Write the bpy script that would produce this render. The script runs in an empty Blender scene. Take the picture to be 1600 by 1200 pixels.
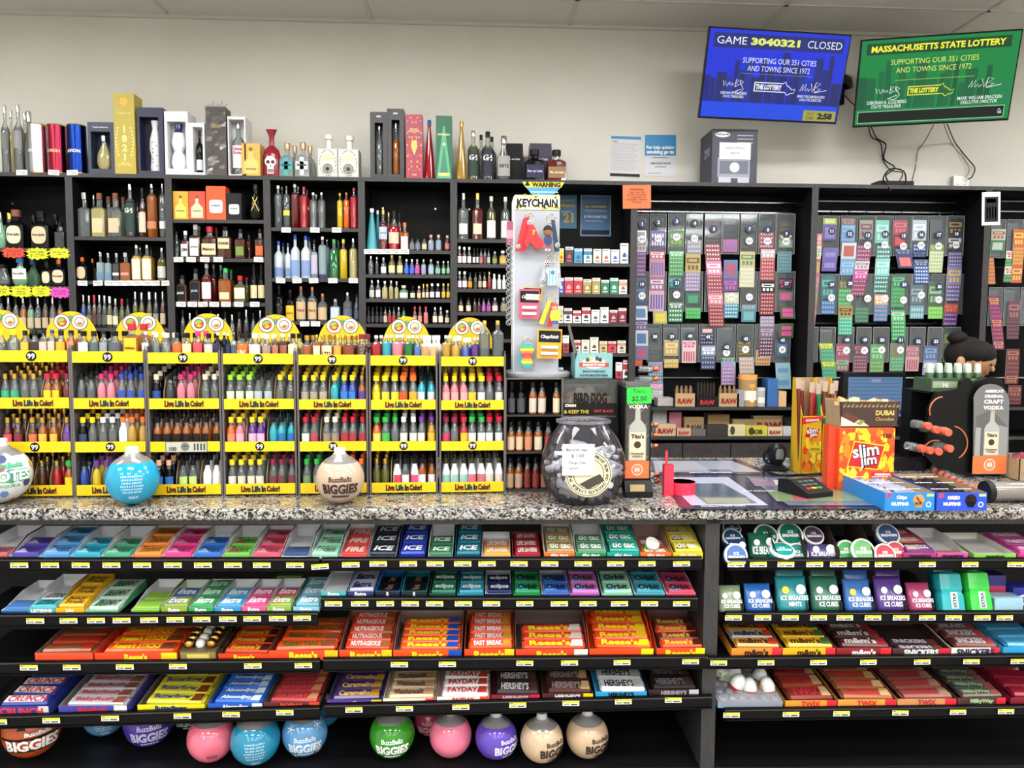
import bpy, math, random
from mathutils import Vector, Matrix
random.seed(7)
sc = bpy.context.scene
C = sc.collection
# ---------------------------------------------------------------- camera
FPX, EYE = 1200.0,1.56
_yaw, _pitch, _roll = math.radians(3.0), math.radians(4.1), math.radians(0.25)
CAMROT = Matrix.Rotation(-_yaw, 3,'Z') @ Matrix.Rotation(math.radians(90) - _pitch, 3,'X') @ Matrix.Rotation(_roll, 3,'Z')
cam_data = bpy.data.cameras.new('camera')
cam_data.sensor_width = 36.0
cam_data.lens = 36.0 * FPX / 1600.0
cam_data.clip_start = 0.05
cam = bpy.data.objects.new('camera', cam_data)
C.objects.link(cam)
cam.matrix_world = Matrix.Translation((0,0, EYE)) @ CAMROT.to_4x4()
sc.camera = cam
# ---------------------------------------------------------------- world, exposure
w = bpy.data.worlds.new('world')
sc.world = w
w.use_nodes = True
w.node_tree.nodes['Background'].inputs[0].default_value = (0.9,0.95,1.0,1)
w.node_tree.nodes['Background'].inputs[1].default_value = 0.25
sc.view_settings.view_transform = 'Standard'
sc.view_settings.look = 'None'
sc.view_settings.gamma = 1.0
sc.view_settings.use_curve_mapping = False
sc.view_settings.exposure = -0.42
LAMP_POWER = 40.0
sc.cycles.max_bounces = 7
sc.cycles.diffuse_bounces = 3
sc.cycles.glossy_bounces = 3
sc.cycles.transmission_bounces = 4
sc.cycles.transparent_max_bounces = 16
sc.cycles.caustics_reflective = False
sc.cycles.caustics_refractive = False
sc.cycles.use_denoising = True
sc.cycles.sample_clamp_indirect = 4.0
# ---------------------------------------------------------------- geometry helpers
def ray(u, v):
 return CAMROT @ Vector(((u - 800) / FPX, -(v - 600) / FPX, -1.0))
def P(u, v, Y):
 d = ray(u, v); t = Y / d.y
 return Vector((d.x * t, Y, EYE + d.z * t))
def PZ(u, v, Z):
 d = ray(u, v); t = (Z - EYE) / d.z
 return Vector((d.x * t, d.y * t, Z))
def R(u0, v0, u1, v1, Y):
 """world rectangle (x0, z0, x1, z1) on the upright plane y = Y"""
 um, vm = (u0 + u1) / 2,(v0 + v1) / 2
 return P(u0, vm, Y).x, P(um, v1, Y).z, P(u1, vm, Y).x, P(um, v0, Y).z
def srgb(h):
 if isinstance(h, str):
  h = [int(h[i:i + 2],16) / 255 for i in (0,2,4)]
 return tuple((c / 12.92 if c <= 0.04045 else ((c + 0.055) / 1.055) ** 2.4) for c in h) + (1.0,)
_mats = {}
def M(col, rough=0.5, kind='p', k=0.0):
 """kind p plain, m metal, g clear/tinted (k = how solid), e emitting (k = strength), n grained card/plastic"""
 key = (col, rough, kind, k)
 if key in _mats: return _mats[key]
 m = bpy.data.materials.new('material_' + kind + '_' + str(col)); _mats[key] = m
 m.use_nodes = True
 nt = m.node_tree; N = nt.nodes; L = nt.links
 b = N['Principled BSDF']; out = N['Material Output']
 c = srgb(col)
 b.inputs['Base Color'].default_value = c
 b.inputs['Roughness'].default_value = rough
 if kind in 'pn' and max(c[:3]) < 0.02: b.inputs['Specular IOR Level'].default_value = 0.2
 if kind == 'm': b.inputs['Metallic'].default_value = 1.0
 if kind == 'e':
  b.inputs['Emission Color'].default_value = c; b.inputs['Specular IOR Level'].default_value = 0.2
  b.inputs['Emission Strength'].default_value = k
  if k > 0.5: b.inputs['Base Color'].default_value = (0.01,0.01,0.01,1)
 if kind == 'g':
  tr = N.new('ShaderNodeBsdfTransparent')
  tr.inputs[0].default_value = tuple(0.35 + 0.65 * x for x in c[:3]) + (1,)
  mx = N.new('ShaderNodeMixShader'); mx.inputs[0].default_value = k
  L.new(tr.outputs[0], mx.inputs[1]); L.new(b.outputs[0], mx.inputs[2])
  gl = N.new('ShaderNodeBsdfGlossy'); gl.inputs['Roughness'].default_value = max(rough, 0.04)
  fr = N.new('ShaderNodeFresnel'); fr.inputs[0].default_value = 1.45
  m2 = N.new('ShaderNodeMixShader')
  L.new(fr.outputs[0], m2.inputs[0]); L.new(mx.outputs[0], m2.inputs[1]); L.new(gl.outputs[0], m2.inputs[2])
  L.new(m2.outputs[0], out.inputs[0])
 if kind == 'n':
  tc = N.new('ShaderNodeTexCoord'); no = N.new('ShaderNodeTexNoise'); no.inputs['Scale'].default_value = 60
  no.inputs['Detail'].default_value = 3
  rp = N.new('ShaderNodeMix'); rp.data_type = 'RGBA'
  rp.inputs[6].default_value = tuple(x * 0.8 for x in c[:3]) + (1,); rp.inputs[7].default_value = tuple(min(1, x * 1.15) for x in c[:3]) + (1,)
  L.new(tc.outputs['Object'], no.inputs['Vector']); L.new(no.outputs[0], rp.inputs[0]); L.new(rp.outputs[2], b.inputs['Base Color'])
 return m
def G(col, k=0.35, rough=0.06): return M(col, rough, 'g', k)
_tx = {}
def text2d(s, bold, it):
 key = (s, bold, it)
 if key in _tx: return _tx[key]
 cu = bpy.data.curves.new('lettering','FONT'); cu.body = s; cu.resolution_u = 2; cu.offset = bold; cu.shear = it
 cu.fill_mode = 'FRONT'; cu.align_x = 'LEFT'; cu.space_line = 0.95
 if '\n' in s: cu.align_x = 'CENTER'
 ob = bpy.data.objects.new('lettering', cu); me = ob.to_mesh()
 vs = [(q.co.x, q.co.y) for q in me.vertices]; fs = [tuple(p.vertices) for p in me.polygons]
 ob.to_mesh_clear(); bpy.data.objects.remove(ob); bpy.data.curves.remove(cu)
 if vs:
  x0 = min(a for a, b in vs); x1 = max(a for a, b in vs); y0 = min(b for a, b in vs); y1 = max(b for a, b in vs)
  dx, dy = max(x1 - x0,1e-6), max(y1 - y0,1e-6)
  vs = [((a - x0) / dx, (b - y0) / dy) for a, b in vs]
 else: dx = dy = 1
 _tx[key] = (vs, fs, dx / dy)
 return _tx[key]
class MB:
 def __init__(s): s.v = []; s.f = []; s.m = []; s.sm = []; s.mats = []
 def mi(s, m):
  if m not in s.mats: s.mats.append(m)
  return s.mats.index(m)
 def face(s, idx, m, smooth=False):
  s.f.append(tuple(idx)); s.m.append(s.mi(m)); s.sm.append(smooth)
 def poly(s, pts, m):
  i = len(s.v); s.v += [tuple(p) for p in pts]; s.face(range(i, i + len(pts)), m); return s
 def box(s, x0, y0, z0, x1, y1, z1, m, front=None, top=None):
  i = len(s.v)
  s.v += [(x0, y0, z0),(x1, y0, z0),(x1, y1, z0),(x0, y1, z0),(x0, y0, z1),(x1, y0, z1),(x1, y1, z1),(x0, y1, z1)]
  for q, mm in (((0,3,2,1), m),((4,5,6,7), top or m),((0,1,5,4), front or m),((1,2,6,5), m),((2,3,7,6), m),((3,0,4,7), m)):
   s.face([i + a for a in q], mm)
  return s
 def prism(s, pts, y0, y1, m, front=None):
  """outline in (x, z), extruded from y0 (front) to y1"""
  n = len(pts); i = len(s.v)
  s.v += [(x, y0, z) for x, z in pts] + [(x, y1, z) for x, z in pts]
  s.face(range(i, i + n), front or m); s.face([i + n + k for k in reversed(range(n))], m)
  for k in range(n):
   j = (k + 1) % n; s.face((i + j, i + k, i + n + k, i + n + j), m)
  return s
 def prismx(s, pts, x0, x1, m, top=None):
  """outline in (y, z), extruded from x0 to x1"""
  n = len(pts); i = len(s.v)
  s.v += [(x0, y, z) for y, z in pts] + [(x1, y, z) for y, z in pts]
  s.face(range(i, i + n), m); s.face([i + n + k for k in reversed(range(n))], m)
  for k in range(n):
   j = (k + 1) % n; s.face((i + j, i + k, i + n + k, i + n + j), m)
  return s
 def lathe(s, prof, mats, n=14, c=(0,0,0), sq=0.0, dep=1.0, a0=None, a1=None, axis='Z'):
  """prof [(r, z)], one material or one per segment; sq 0 round .. 1 square, a0..a1 partial arc in degrees (front = -90)"""
  full = a0 is None
  if full: angs = [2 * math.pi * k / n + math.pi / n for k in range(n)]
  else: angs = [math.radians(a0 + (a1 - a0) * k / n) for k in range(n + 1)]
  def ring(r, z):
   i = len(s.v)
   for a in angs:
    ca, sa = math.cos(a), math.sin(a)
    kk = 1.0
    if sq: kk = (1 - sq) + sq / max(abs(ca), abs(sa)) * 1.0
    x, y, zz = r * kk * ca, r * kk * sa * dep, z
    if axis == 'Z': s.v.append((c[0] + x, c[1] + y, c[2] + zz))
    elif axis == 'Y': s.v.append((c[0] + x, c[1] + zz, c[2] + y))
    else: s.v.append((c[0] + zz, c[1] + x, c[2] + y))
   return i
  prev = None; pd = None
  for k in range(len(prof) - 1):
   (r0, z0),(r1, z1) = prof[k], prof[k + 1]
   m = mats[k] if isinstance(mats, (list, tuple)) else mats
   d = math.atan2(z1 - z0, r1 - r0)
   if prev is None or abs(d - pd) > 0.6: prev = ring(r0, z0)
   cur = ring(r1, z1)
   cnt = len(angs)
   for a in range(cnt if full else cnt - 1):
    b = (a + 1) % cnt
    s.face((prev + a, prev + b, cur + b, cur + a), m, sq < 0.5)
   prev, pd = cur, d
  if full:
   for (r, z), rev, mm in ((prof[0], True, mats[0] if isinstance(mats, (list, tuple)) else mats),(prof[-1], False, mats[-1] if isinstance(mats, (list, tuple)) else mats)):
    if r > 1e-5:
     i = ring(r, z); idx = list(range(i, i + n)); s.face(idx[::-1] if rev else idx, mm)
  return s
 def tube(s, pts, r, m, n=6, flat=1.0):
  pts = [Vector(p) for p in pts]; rings = []
  for k, p in enumerate(pts):
   t = (pts[min(k + 1, len(pts) - 1)] - pts[max(k - 1,0)]).normalized()
   a = t.cross(Vector((0,0,1)))
   if a.length < 0.1: a = t.cross(Vector((0,1,0)))
   a.normalize(); b = t.cross(a).normalized(); i = len(s.v); rr = r[k] if isinstance(r, list) else r
   for j in range(n):
    q = 2 * math.pi * j / n; s.v.append(tuple(p + a * rr * math.cos(q) * flat + b * rr * math.sin(q)))
   rings.append(i)
  for A, B in zip(rings, rings[1:]):
   for j in range(n):
    k = (j + 1) % n; s.face((A + j, A + k, B + k, B + j), m, True)
  s.face([rings[0] + j for j in reversed(range(n))], m); s.face([rings[-1] + j for j in range(n)], m)
  return s
 def ball(s, c, r, m, n=16, q=10, sz=1.0):
  s.lathe([(r * math.sin(math.pi * k / q) + 1e-6,-r * sz * math.cos(math.pi * k / q)) for k in range(q + 1)], m, n, c); return s
 def disc(s, c, r, X, Y, m, n=20, off=0):
  c = Vector(c); X = Vector(X); Y = Vector(Y); N_ = X.cross(Y) * off
  return s.poly([c + N_ + X * r * math.cos(2 * math.pi * k / n) + Y * r * math.sin(2 * math.pi * k / n) for k in range(n)], m)
 def ring2(s, c, r0, r1, X, Y, m, n=20, a0=0, a1=360, off=0):
  c = Vector(c); X = Vector(X); Y = Vector(Y); c = c + X.cross(Y) * off
  for k in range(n):
   a = math.radians(a0 + (a1 - a0) * k / n); b = math.radians(a0 + (a1 - a0) * (k + 1) / n)
   s.poly([c + X * r0 * math.cos(a) + Y * r0 * math.sin(a), c + X * r1 * math.cos(a) + Y * r1 * math.sin(a), c + X * r1 * math.cos(b) + Y * r1 * math.sin(b), c + X * r0 * math.cos(b) + Y * r0 * math.sin(b)], m)
  return s
 def text(s, t, c, X, Y, w, h, m, bold=0.03, it=0.0, fit=False, wrap=None, off=0.0008):
  """lettering centred on c, at most w by h along unit axes X, Y; fit stretches to fill; wrap(p) maps a point onto a curved surface"""
  vs, fs, asp = text2d(t, bold, it)
  if not vs: return s
  if not fit:
   if h * asp > w: h2 = w / asp; w2 = w
   else: h2 = h; w2 = h * asp
   w, h = w2, h2
  c = Vector(c); X = Vector(X); Y = Vector(Y); Nn = X.cross(Y).normalized() * off; i = len(s.v)
  for a, b in vs:
   p = c + X * (a - 0.5) * w + Y * (b - 0.5) * h + Nn
   s.v.append(tuple(wrap(p)) if wrap else tuple(p))
  for f in fs: s.face([i + k for k in f], m)
  return s
 def xf(s, mat):
  s.v = [tuple(mat @ Vector(p)) for p in s.v]; return s
 def mesh(s, name):
  me = bpy.data.meshes.new(name); me.from_pydata(s.v, [], s.f)
  for m in s.mats: me.materials.append(m)
  me.polygons.foreach_set('material_index', s.m); me.polygons.foreach_set('use_smooth', s.sm); me.update(); return me
 def build(s, name, parent=None, label=None):
  o = bpy.data.objects.new(name, s.mesh(name)); C.objects.link(o)
  if parent: o.parent = parent
  if label: o['label'] = label
  return o
FX, FZ = (1,0,0),(0,0,1)          # axes of a face turned to the shop
_labels = {}
def tag(o, label, cat, group=None, kind=None):
 o['label'] = label; o['category'] = cat
 if group: o['group'] = group
 if kind: o['kind'] = kind
 _labels.setdefault(label, []).append((o.name, group))
 return o
def thing(name, label, cat, loc=(0,0,0), rot=(0,0,0), group=None, kind=None):
 o = bpy.data.objects.new(name, None); C.objects.link(o); o.empty_display_size = 0.02
 o.location = loc; o.rotation_euler = rot
 return tag(o, label, cat, group, kind)
def solo(mb, name, label, cat, loc=(0,0,0), rot=(0,0,0), group=None, kind=None):
 o = mb.build(name); o.location = loc; o.rotation_euler = rot
 return tag(o, label, cat, group, kind)
def struct(mb, name, label=None):
 o = mb.build(name); o['kind'] = 'structure'; o['label'] = label or name.replace('_',' '); return o
def copy_thing(r, loc, label, rot=None, group=None):
 n = r.copy(); C.objects.link(n); n.location = loc
 if rot is not None: n.rotation_euler = rot
 n['label'] = label; _labels.setdefault(label, []).append((n.name, group or n.get('group')))
 if group: n['group'] = group
 for ch in r.children:
  c = ch.copy(); C.objects.link(c); c.parent = n
  for g in ch.children:
   d = g.copy(); C.objects.link(d); d.parent = c
 return n
ORD = 'first second third fourth fifth sixth seventh eighth ninth tenth eleventh twelfth thirteenth fourteenth fifteenth sixteenth seventeenth eighteenth nineteenth twentieth twenty-first twenty-second twenty-third twenty-fourth twenty-fifth twenty-sixth twenty-seventh twenty-eighth twenty-ninth thirtieth'.split()
# common materials
WHITE, BLACK = M('f2f2f0',0.5), M('0c0c0e',0.45)
def wood_black():
 m = bpy.data.materials.new('charcoal_woodgrain'); m.use_nodes = True; nt = m.node_tree; N = nt.nodes; L = nt.links; b = N['Principled BSDF']
 tc = N.new('ShaderNodeTexCoord'); mp = N.new('ShaderNodeMapping'); mp.inputs['Scale'].default_value = (60,60,3)
 no = N.new('ShaderNodeTexNoise'); no.inputs['Scale'].default_value = 4; no.inputs['Detail'].default_value = 6
 cr = N.new('ShaderNodeValToRGB'); cr.color_ramp.elements[0].color = srgb('1d1d1f'); cr.color_ramp.elements[1].color = srgb('353436')
 cr.color_ramp.elements[0].position = 0.3; cr.color_ramp.elements[1].position = 0.7
 L.new(tc.outputs['Object'], mp.inputs[0]); L.new(mp.outputs[0], no.inputs['Vector']); L.new(no.outputs[0], cr.inputs[0]); L.new(cr.outputs[0], b.inputs['Base Color'])
 b.inputs['Roughness'].default_value = 0.5
 return m
WOOD = wood_black()
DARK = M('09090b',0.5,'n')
INNER_SHADED = M('0e0e11',0.6,'n')  # bookcase wood with the shade inside the cases put into its colour
for _m in (DARK, INNER_SHADED): _m.node_tree.nodes['Principled BSDF'].inputs['Specular IOR Level'].default_value = 0.12
def granite():
 m = bpy.data.materials.new('speckled_granite'); m.use_nodes = True; nt = m.node_tree; N = nt.nodes; L = nt.links; b = N['Principled BSDF']
 tc = N.new('ShaderNodeTexCoord')
 n0 = N.new('ShaderNodeTexNoise'); n0.inputs['Scale'].default_value = 62; n0.inputs['Detail'].default_value = 5; n0.inputs['Distortion'].default_value = 1.6
 n1 = N.new('ShaderNodeTexNoise'); n1.inputs['Scale'].default_value = 85; n1.inputs['Detail'].default_value = 4; n1.inputs['Distortion'].default_value = 1.2
 n2 = N.new('ShaderNodeTexNoise'); n2.inputs['Scale'].default_value = 7; n2.inputs['Detail'].default_value = 3
 c0 = N.new('ShaderNodeValToRGB'); e = c0.color_ramp.elements
 e[0].position = 0.40; e[0].color = srgb('17161a'); e[1].position = 0.47; e[1].color = srgb('767476')
 x = c0.color_ramp.elements.new(0.53); x.color = srgb('9d9b99'); x = c0.color_ramp.elements.new(0.68); x.color = srgb('c2c0bc')
 c1 = N.new('ShaderNodeValToRGB'); c1.color_ramp.elements[0].position = 0.36; c1.color_ramp.elements[0].color = (0.03,0.03,0.035,1); c1.color_ramp.elements[1].position = 0.46; c1.color_ramp.elements[1].color = (1,1,1,1)
 c2 = N.new('ShaderNodeValToRGB'); c2.color_ramp.elements[0].position = 0.42; c2.color_ramp.elements[0].color = (1,1,1,1); c2.color_ramp.elements[1].position = 0.7; c2.color_ramp.elements[1].color = srgb('dcd2bc')
 mu = N.new('ShaderNodeMix'); mu.data_type = 'RGBA'; mu.blend_type = 'MULTIPLY'; mu.inputs[0].default_value = 1
 mv = N.new('ShaderNodeMix'); mv.data_type = 'RGBA'; mv.blend_type = 'MULTIPLY'; mv.inputs[0].default_value = 1
 for n in (n0, n1, n2): L.new(tc.outputs['Object'], n.inputs['Vector'])
 L.new(n0.outputs[0], c0.inputs[0]); L.new(n1.outputs[0], c1.inputs[0]); L.new(n2.outputs[0], c2.inputs[0])
 L.new(c0.outputs[0], mu.inputs[6]); L.new(c1.outputs[0], mu.inputs[7]); L.new(mu.outputs[2], mv.inputs[6]); L.new(c2.outputs[0], mv.inputs[7])
 L.new(mv.outputs[2], b.inputs['Base Color']); b.inputs['Roughness'].default_value = 0.12
 return m
def noisy(name, c0, c1, scale, rough, bump=0.0):
 m = bpy.data.materials.new(name); m.use_nodes = True; nt = m.node_tree; N = nt.nodes; L = nt.links; b = N['Principled BSDF']
 tc = N.new('ShaderNodeTexCoord'); no = N.new('ShaderNodeTexNoise'); no.inputs['Scale'].default_value = scale; no.inputs['Detail'].default_value = 5
 cr = N.new('ShaderNodeValToRGB'); cr.color_ramp.elements[0].color = srgb(c0); cr.color_ramp.elements[1].color = srgb(c1)
 cr.color_ramp.elements[0].position = 0.35; cr.color_ramp.elements[1].position = 0.65
 L.new(tc.outputs['Object'], no.inputs['Vector']); L.new(no.outputs[0], cr.inputs[0]); L.new(cr.outputs[0], b.inputs['Base Color']); b.inputs['Roughness'].default_value = rough
 if bump:
  bp = N.new('ShaderNodeBump'); bp.inputs['Strength'].default_value = bump; L.new(no.outputs[0], bp.inputs['Height']); L.new(bp.outputs[0], b.inputs['Normal'])
 return m
# ================================================================ the room
CANG = 0.032                 # the counter stands slightly askew to the wall
def PC(u, v, dy=0.0):
 d = ray(u, v); t = (YC + dy) / (d.y + CANG * d.x)
 return Vector((d.x * t, d.y * t, EYE + d.z * t))
YC, ZC = 2.38,1.0            # counter front edge, counter top height
YB, YK, YW = 4.55,4.86,4.90  # bookcase fronts, their backs, the wall
ZTOP = P(700,279, YB).z       # top of the bookcases
ZCEIL = P(500,30, YW).z
XL, XR, YR = -4.6,5.6,-8.0
wallm = noisy('painted_wall','d6d3ca','dbd8d0',3.0,0.7)
struct(MB().box(XL, YW, 0, XR, YW + 0.1, ZCEIL, wallm),'wall_back','cream painted wall behind the bookcases')
struct(MB().box(XL - 0.1, YR, 0, XL, YW, ZCEIL, wallm),'wall_left','cream side wall of the shop')
struct(MB().box(XR, YR, 0, XR + 0.1, YW, ZCEIL, wallm),'wall_right','cream side wall of the shop')
struct(MB().box(XL, YR - 0.1,0, XR, YR, ZCEIL, wallm),'wall_front','cream wall behind the viewer')
struct(MB().box(XL, YR, -0.1, XR, YW, 0, noisy('floor_tile','8d8a84','9a968e',8,0.35)),'floor','grey tile floor')
tilem = noisy('ceiling_tile','cfccc6','dedbd5',220,0.9,0.25)
struct(MB().box(XL, YR, ZCEIL, XR, YW, ZCEIL + 0.05, tilem),'ceiling','grey speckled tile ceiling')
cg = MB(); gm = M('c9c6c0',0.6)
T = 0.61
x_ref = P(580,28, YW).x; y_ref = YW - 0.02
nx = range(-9,8)
for k in nx:
 x = x_ref + k * 1.22
 if XL < x < XR: cg.box(x - 0.012, YR, ZCEIL - 0.006, x + 0.012, YW, ZCEIL + 0.001, gm)
for k in range(0,21):
 y = YW - 0.38 - k * T
 if y > YR: cg.box(XL, y - 0.012, ZCEIL - 0.006, XR, y + 0.012, ZCEIL + 0.001, gm)
cg.box(XL, YW - 0.02, ZCEIL - 0.02, XR, YW, ZCEIL + 0.001, gm)
struct(cg, 'trim_1','pale metal ceiling grid')
# troffer lamps, real ones in the grid over the shop
def troffer(x, y, i):
 t = thing('ceiling_light','ceiling light panel over the shop floor, %s of the rows' % ORD[i],'ceiling light',(x, y, ZCEIL - 0.006), group='ceiling light panels')
 MB().box(-0.6,-0.3,-0.03,0.6,-0.28,0, gm).box(-0.6,0.28,-0.03,0.6,0.3,0, gm).box(-0.6,-0.28,-0.03,-0.58,0.28,0, gm).box(0.58,-0.28,-0.03,0.6,0.28,0, gm).build('frame', t)
 MB().box(-0.58,-0.28,-0.02,0.58,0.28,-0.01, M('fbfaf7',0.5,'e', LAMP_POWER)).build('diffuser', t)
i = 0
for yy in (2.9,0.9,-1.1,-3.1,-5.1,-7.0):
 for xx in (-3.2,-0.75,1.7,4.1):
  troffer(xx, yy, i); i += 1
# ---------------------------------------------------------------- bookcases along the wall
def bookcase(u0, u1, shelves, label, depth_back=YK, z0=0.0, back=True, top=True):
 xa, xb = P(u0,400, YB).x, P(u1,400, YB).x
 t = thing('bookcase', label, 'bookcase',((xa + xb) / 2, YB, z0), group='charcoal bookcases along the wall')
 cx = (xa + xb) / 2; hw = (xb - xa) / 2; D = depth_back - YB
 for s in (-1,1):
  MB().box(min(s * hw, s * (hw - 0.02)),0,0, max(s * hw, s * (hw - 0.02)), D, ZTOP - z0 - 0.022, INNER_SHADED, WOOD).build('side_panel', t)
 MB().box(-hw, -0.002, ZTOP - z0 - 0.022, hw, D, ZTOP - z0, INNER_SHADED, WOOD, WOOD).build('top_panel', t)
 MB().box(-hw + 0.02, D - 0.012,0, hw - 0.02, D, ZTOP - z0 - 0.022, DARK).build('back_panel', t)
 for v in shelves:
  z = P((u0 + u1) / 2, v, YB).z - z0
  MB().box(-hw + 0.02,0.004, z - 0.02, hw - 0.02, D - 0.012, z, INNER_SHADED, WOOD).build('shelf', t)
 for sx in (-hw + 0.09, hw - 0.12): MB().lathe([(0.006,-0.004),(0.004,0)], M('c9c9c9',0.3,'m'),8,(sx, D - 0.013, ZTOP - z0 - 0.13), axis='Y').build('screw', t)
 return t
BAYS = [(-50,111,[387.5,447,515,575],'charcoal bookcase with neon starburst price cards, first from the left'),
  (111,265.5,[370,439,512,575],'charcoal bookcase with square shouldered tequila bottles, second from the left'),
  (265.5,418.5,[343,403.5,473,535,590],'charcoal bookcase holding four upright cartons on its top shelf'),
  (418.5,565.5,[356,435,502,570],'charcoal bookcase of clear and coloured vodka bottles'),
  (565.5,709,[391,429,467,506,560],'charcoal bookcase with a tall turquoise bottle and small bottles'),
  (709,857,[374,413,451.5,488,530,580],'charcoal bookcase partly hidden behind the keychain stand'),
  (857,990,[411,459,505,552,600,640],'charcoal bookcase holding the cigarette packs'),
  (990,1271,[636,682],'wide charcoal bookcase with the first board of lottery tickets'),
  (1271,1541,[636,682],'wide charcoal bookcase with the second board of lottery tickets'),
  (1541,1812,[636,682],'charcoal bookcase at the far right with more tickets')]
for u0, u1, sh, lb in BAYS: bookcase(u0, u1, sh, lb)
# ---------------------------------------------------------------- service counter
GR = granite()
xl, xr = -2.6,3.1
ct = thing('service_counter','long service counter with speckled granite top and charcoal base','counter',(0, YC, 0),(0,0,-CANG))
YBK = PZ(1100,713, ZC).y      # back edge of the deep part
top_m = MB()
th = 0.036
top_m.prismx([(0.0, ZC - th),(-0.012, ZC - th),(-0.018, ZC - th + 0.006),(-0.018, ZC - 0.006),(-0.012, ZC),(YBK - YC, ZC),(YBK - YC, ZC - th)], xl, xr, GR)
top_m.build('granite_top', ct, 'speckled grey, black and cream granite top')
xm0, xm1 = P(1099,900, YC).x, P(1121,900, YC).x
body = MB(); zt = ZC - th
BZ = P(1100,1192, YC + 0.02).z   # bottom board
body.box(xl, 0.012, zt - 0.02, xr, 0.03, zt, WOOD)
body.build('front_rail', ct)
MB().box(xm0,0.012,0, xm1,0.6, zt, WOOD).build('divider', ct)
MB().box(xl, 0.6,0, xr, 0.62, zt, M('08080a',0.5)).build('back_panel', ct)
MB().box(xl, 0.02, max(BZ - 0.02,0.05), xr, 0.6, BZ, M('101013',0.4)).build('bottom_shelf', ct)
MB().box(xl, 0.05,0, xr, 0.07, BZ - 0.02, DARK).build('toe_kick', ct)
MB().box(xl, 0.63,0, xl + 0.02, YBK - YC, zt, WOOD).box(xr - 0.02,0.63,0, xr, YBK - YC, zt, WOOD).build('end_panel', ct)
# ================================================================ bottles
CLR = G('dfe6e6',0.13); GREY = G('8d9698',0.32); SMOKE = G('3a3f42',0.6)
COL = dict(clr=CLR, grey=GREY, smoke=SMOKE, amb=G('9a5216',0.78), gold=G('c49a3e',0.7), brown=G('4a2412',0.85), red=G('a3121c',0.8), blk=M('0b0b0c',0.12),
           blu=G('1c3f9c',0.8), grn=G('0f6a35',0.8), lgrn=G('8fc8a0',0.5), mag=G('a01878',0.8), pnk=G('e58a9a',0.7), teal=G('1aa0b4',0.8), pale=G('b9cfd8',0.5), yel=G('e6c41e',0.7),
           pur=G('5a2480',0.8), org=G('e2641a',0.8), frost=M('b8c2cb',0.35), turq=M('3d98a4',0.25), olive=G('5a5a26',0.75), wht=M('eeeef0',0.3), dred=G('5c0f14',0.88), straw=G('d8cf8e',0.5), cream=M('d9c7a4',0.4), cloud=G('eef2f2',0.85))
CAPS = dict(w=M('f0f0f0',0.35), k=M('101012',0.35), g=M('c9a24a',0.3,'m'), s=M('c9ccd0',0.2,'m'), r=M('b3122a',0.35), b=M('1f3f9e',0.35), c=M('7a4630',0.6), o=M('f06a1e',0.4), y=M('f2cf12',0.4),
   G=M('22a040',0.4), m=M('c01e62',0.4), p=M('6a2a86',0.4), n=M('14161c',0.4), C=M('b8603c',0.3,'m'), l=M('8fd12e',0.4), B=M('2f7fd0',0.4), t=M('12a08c',0.4), e=M('e8dcc0',0.4), P=M('e8a890',0.4), K=M('4a5238',0.3,'m'), d=M('7a1030',0.4))
ST = {  # body top, shoulder top, neck radius, cap fraction, cap radius, squareness, depth
 't': (.62,.74,.32,.10,.36,0,1),'v': (.70,.79,.34,.09,.37,0,1),'q': (.62,.70,.34,.13,.42,.85,1),'w': (.50,.74,.36,.20,.40,0,1),
 'n': (.56,.74,.44,.16,.52,0,1),'f': (.60,.72,.34,.17,.46,.6,.62),'x': (.62,.68,.30,.14,.36,.9,.8),'h': (.76,.83,.30,.06,.34,0,1),'c': (.05,.92,.22,.08,.34,0,1),
 'o': (.45,.72,.36,.16,.44,0,.6),'z': (.55,.60,.26,.12,.3,.95,1)}
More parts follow.
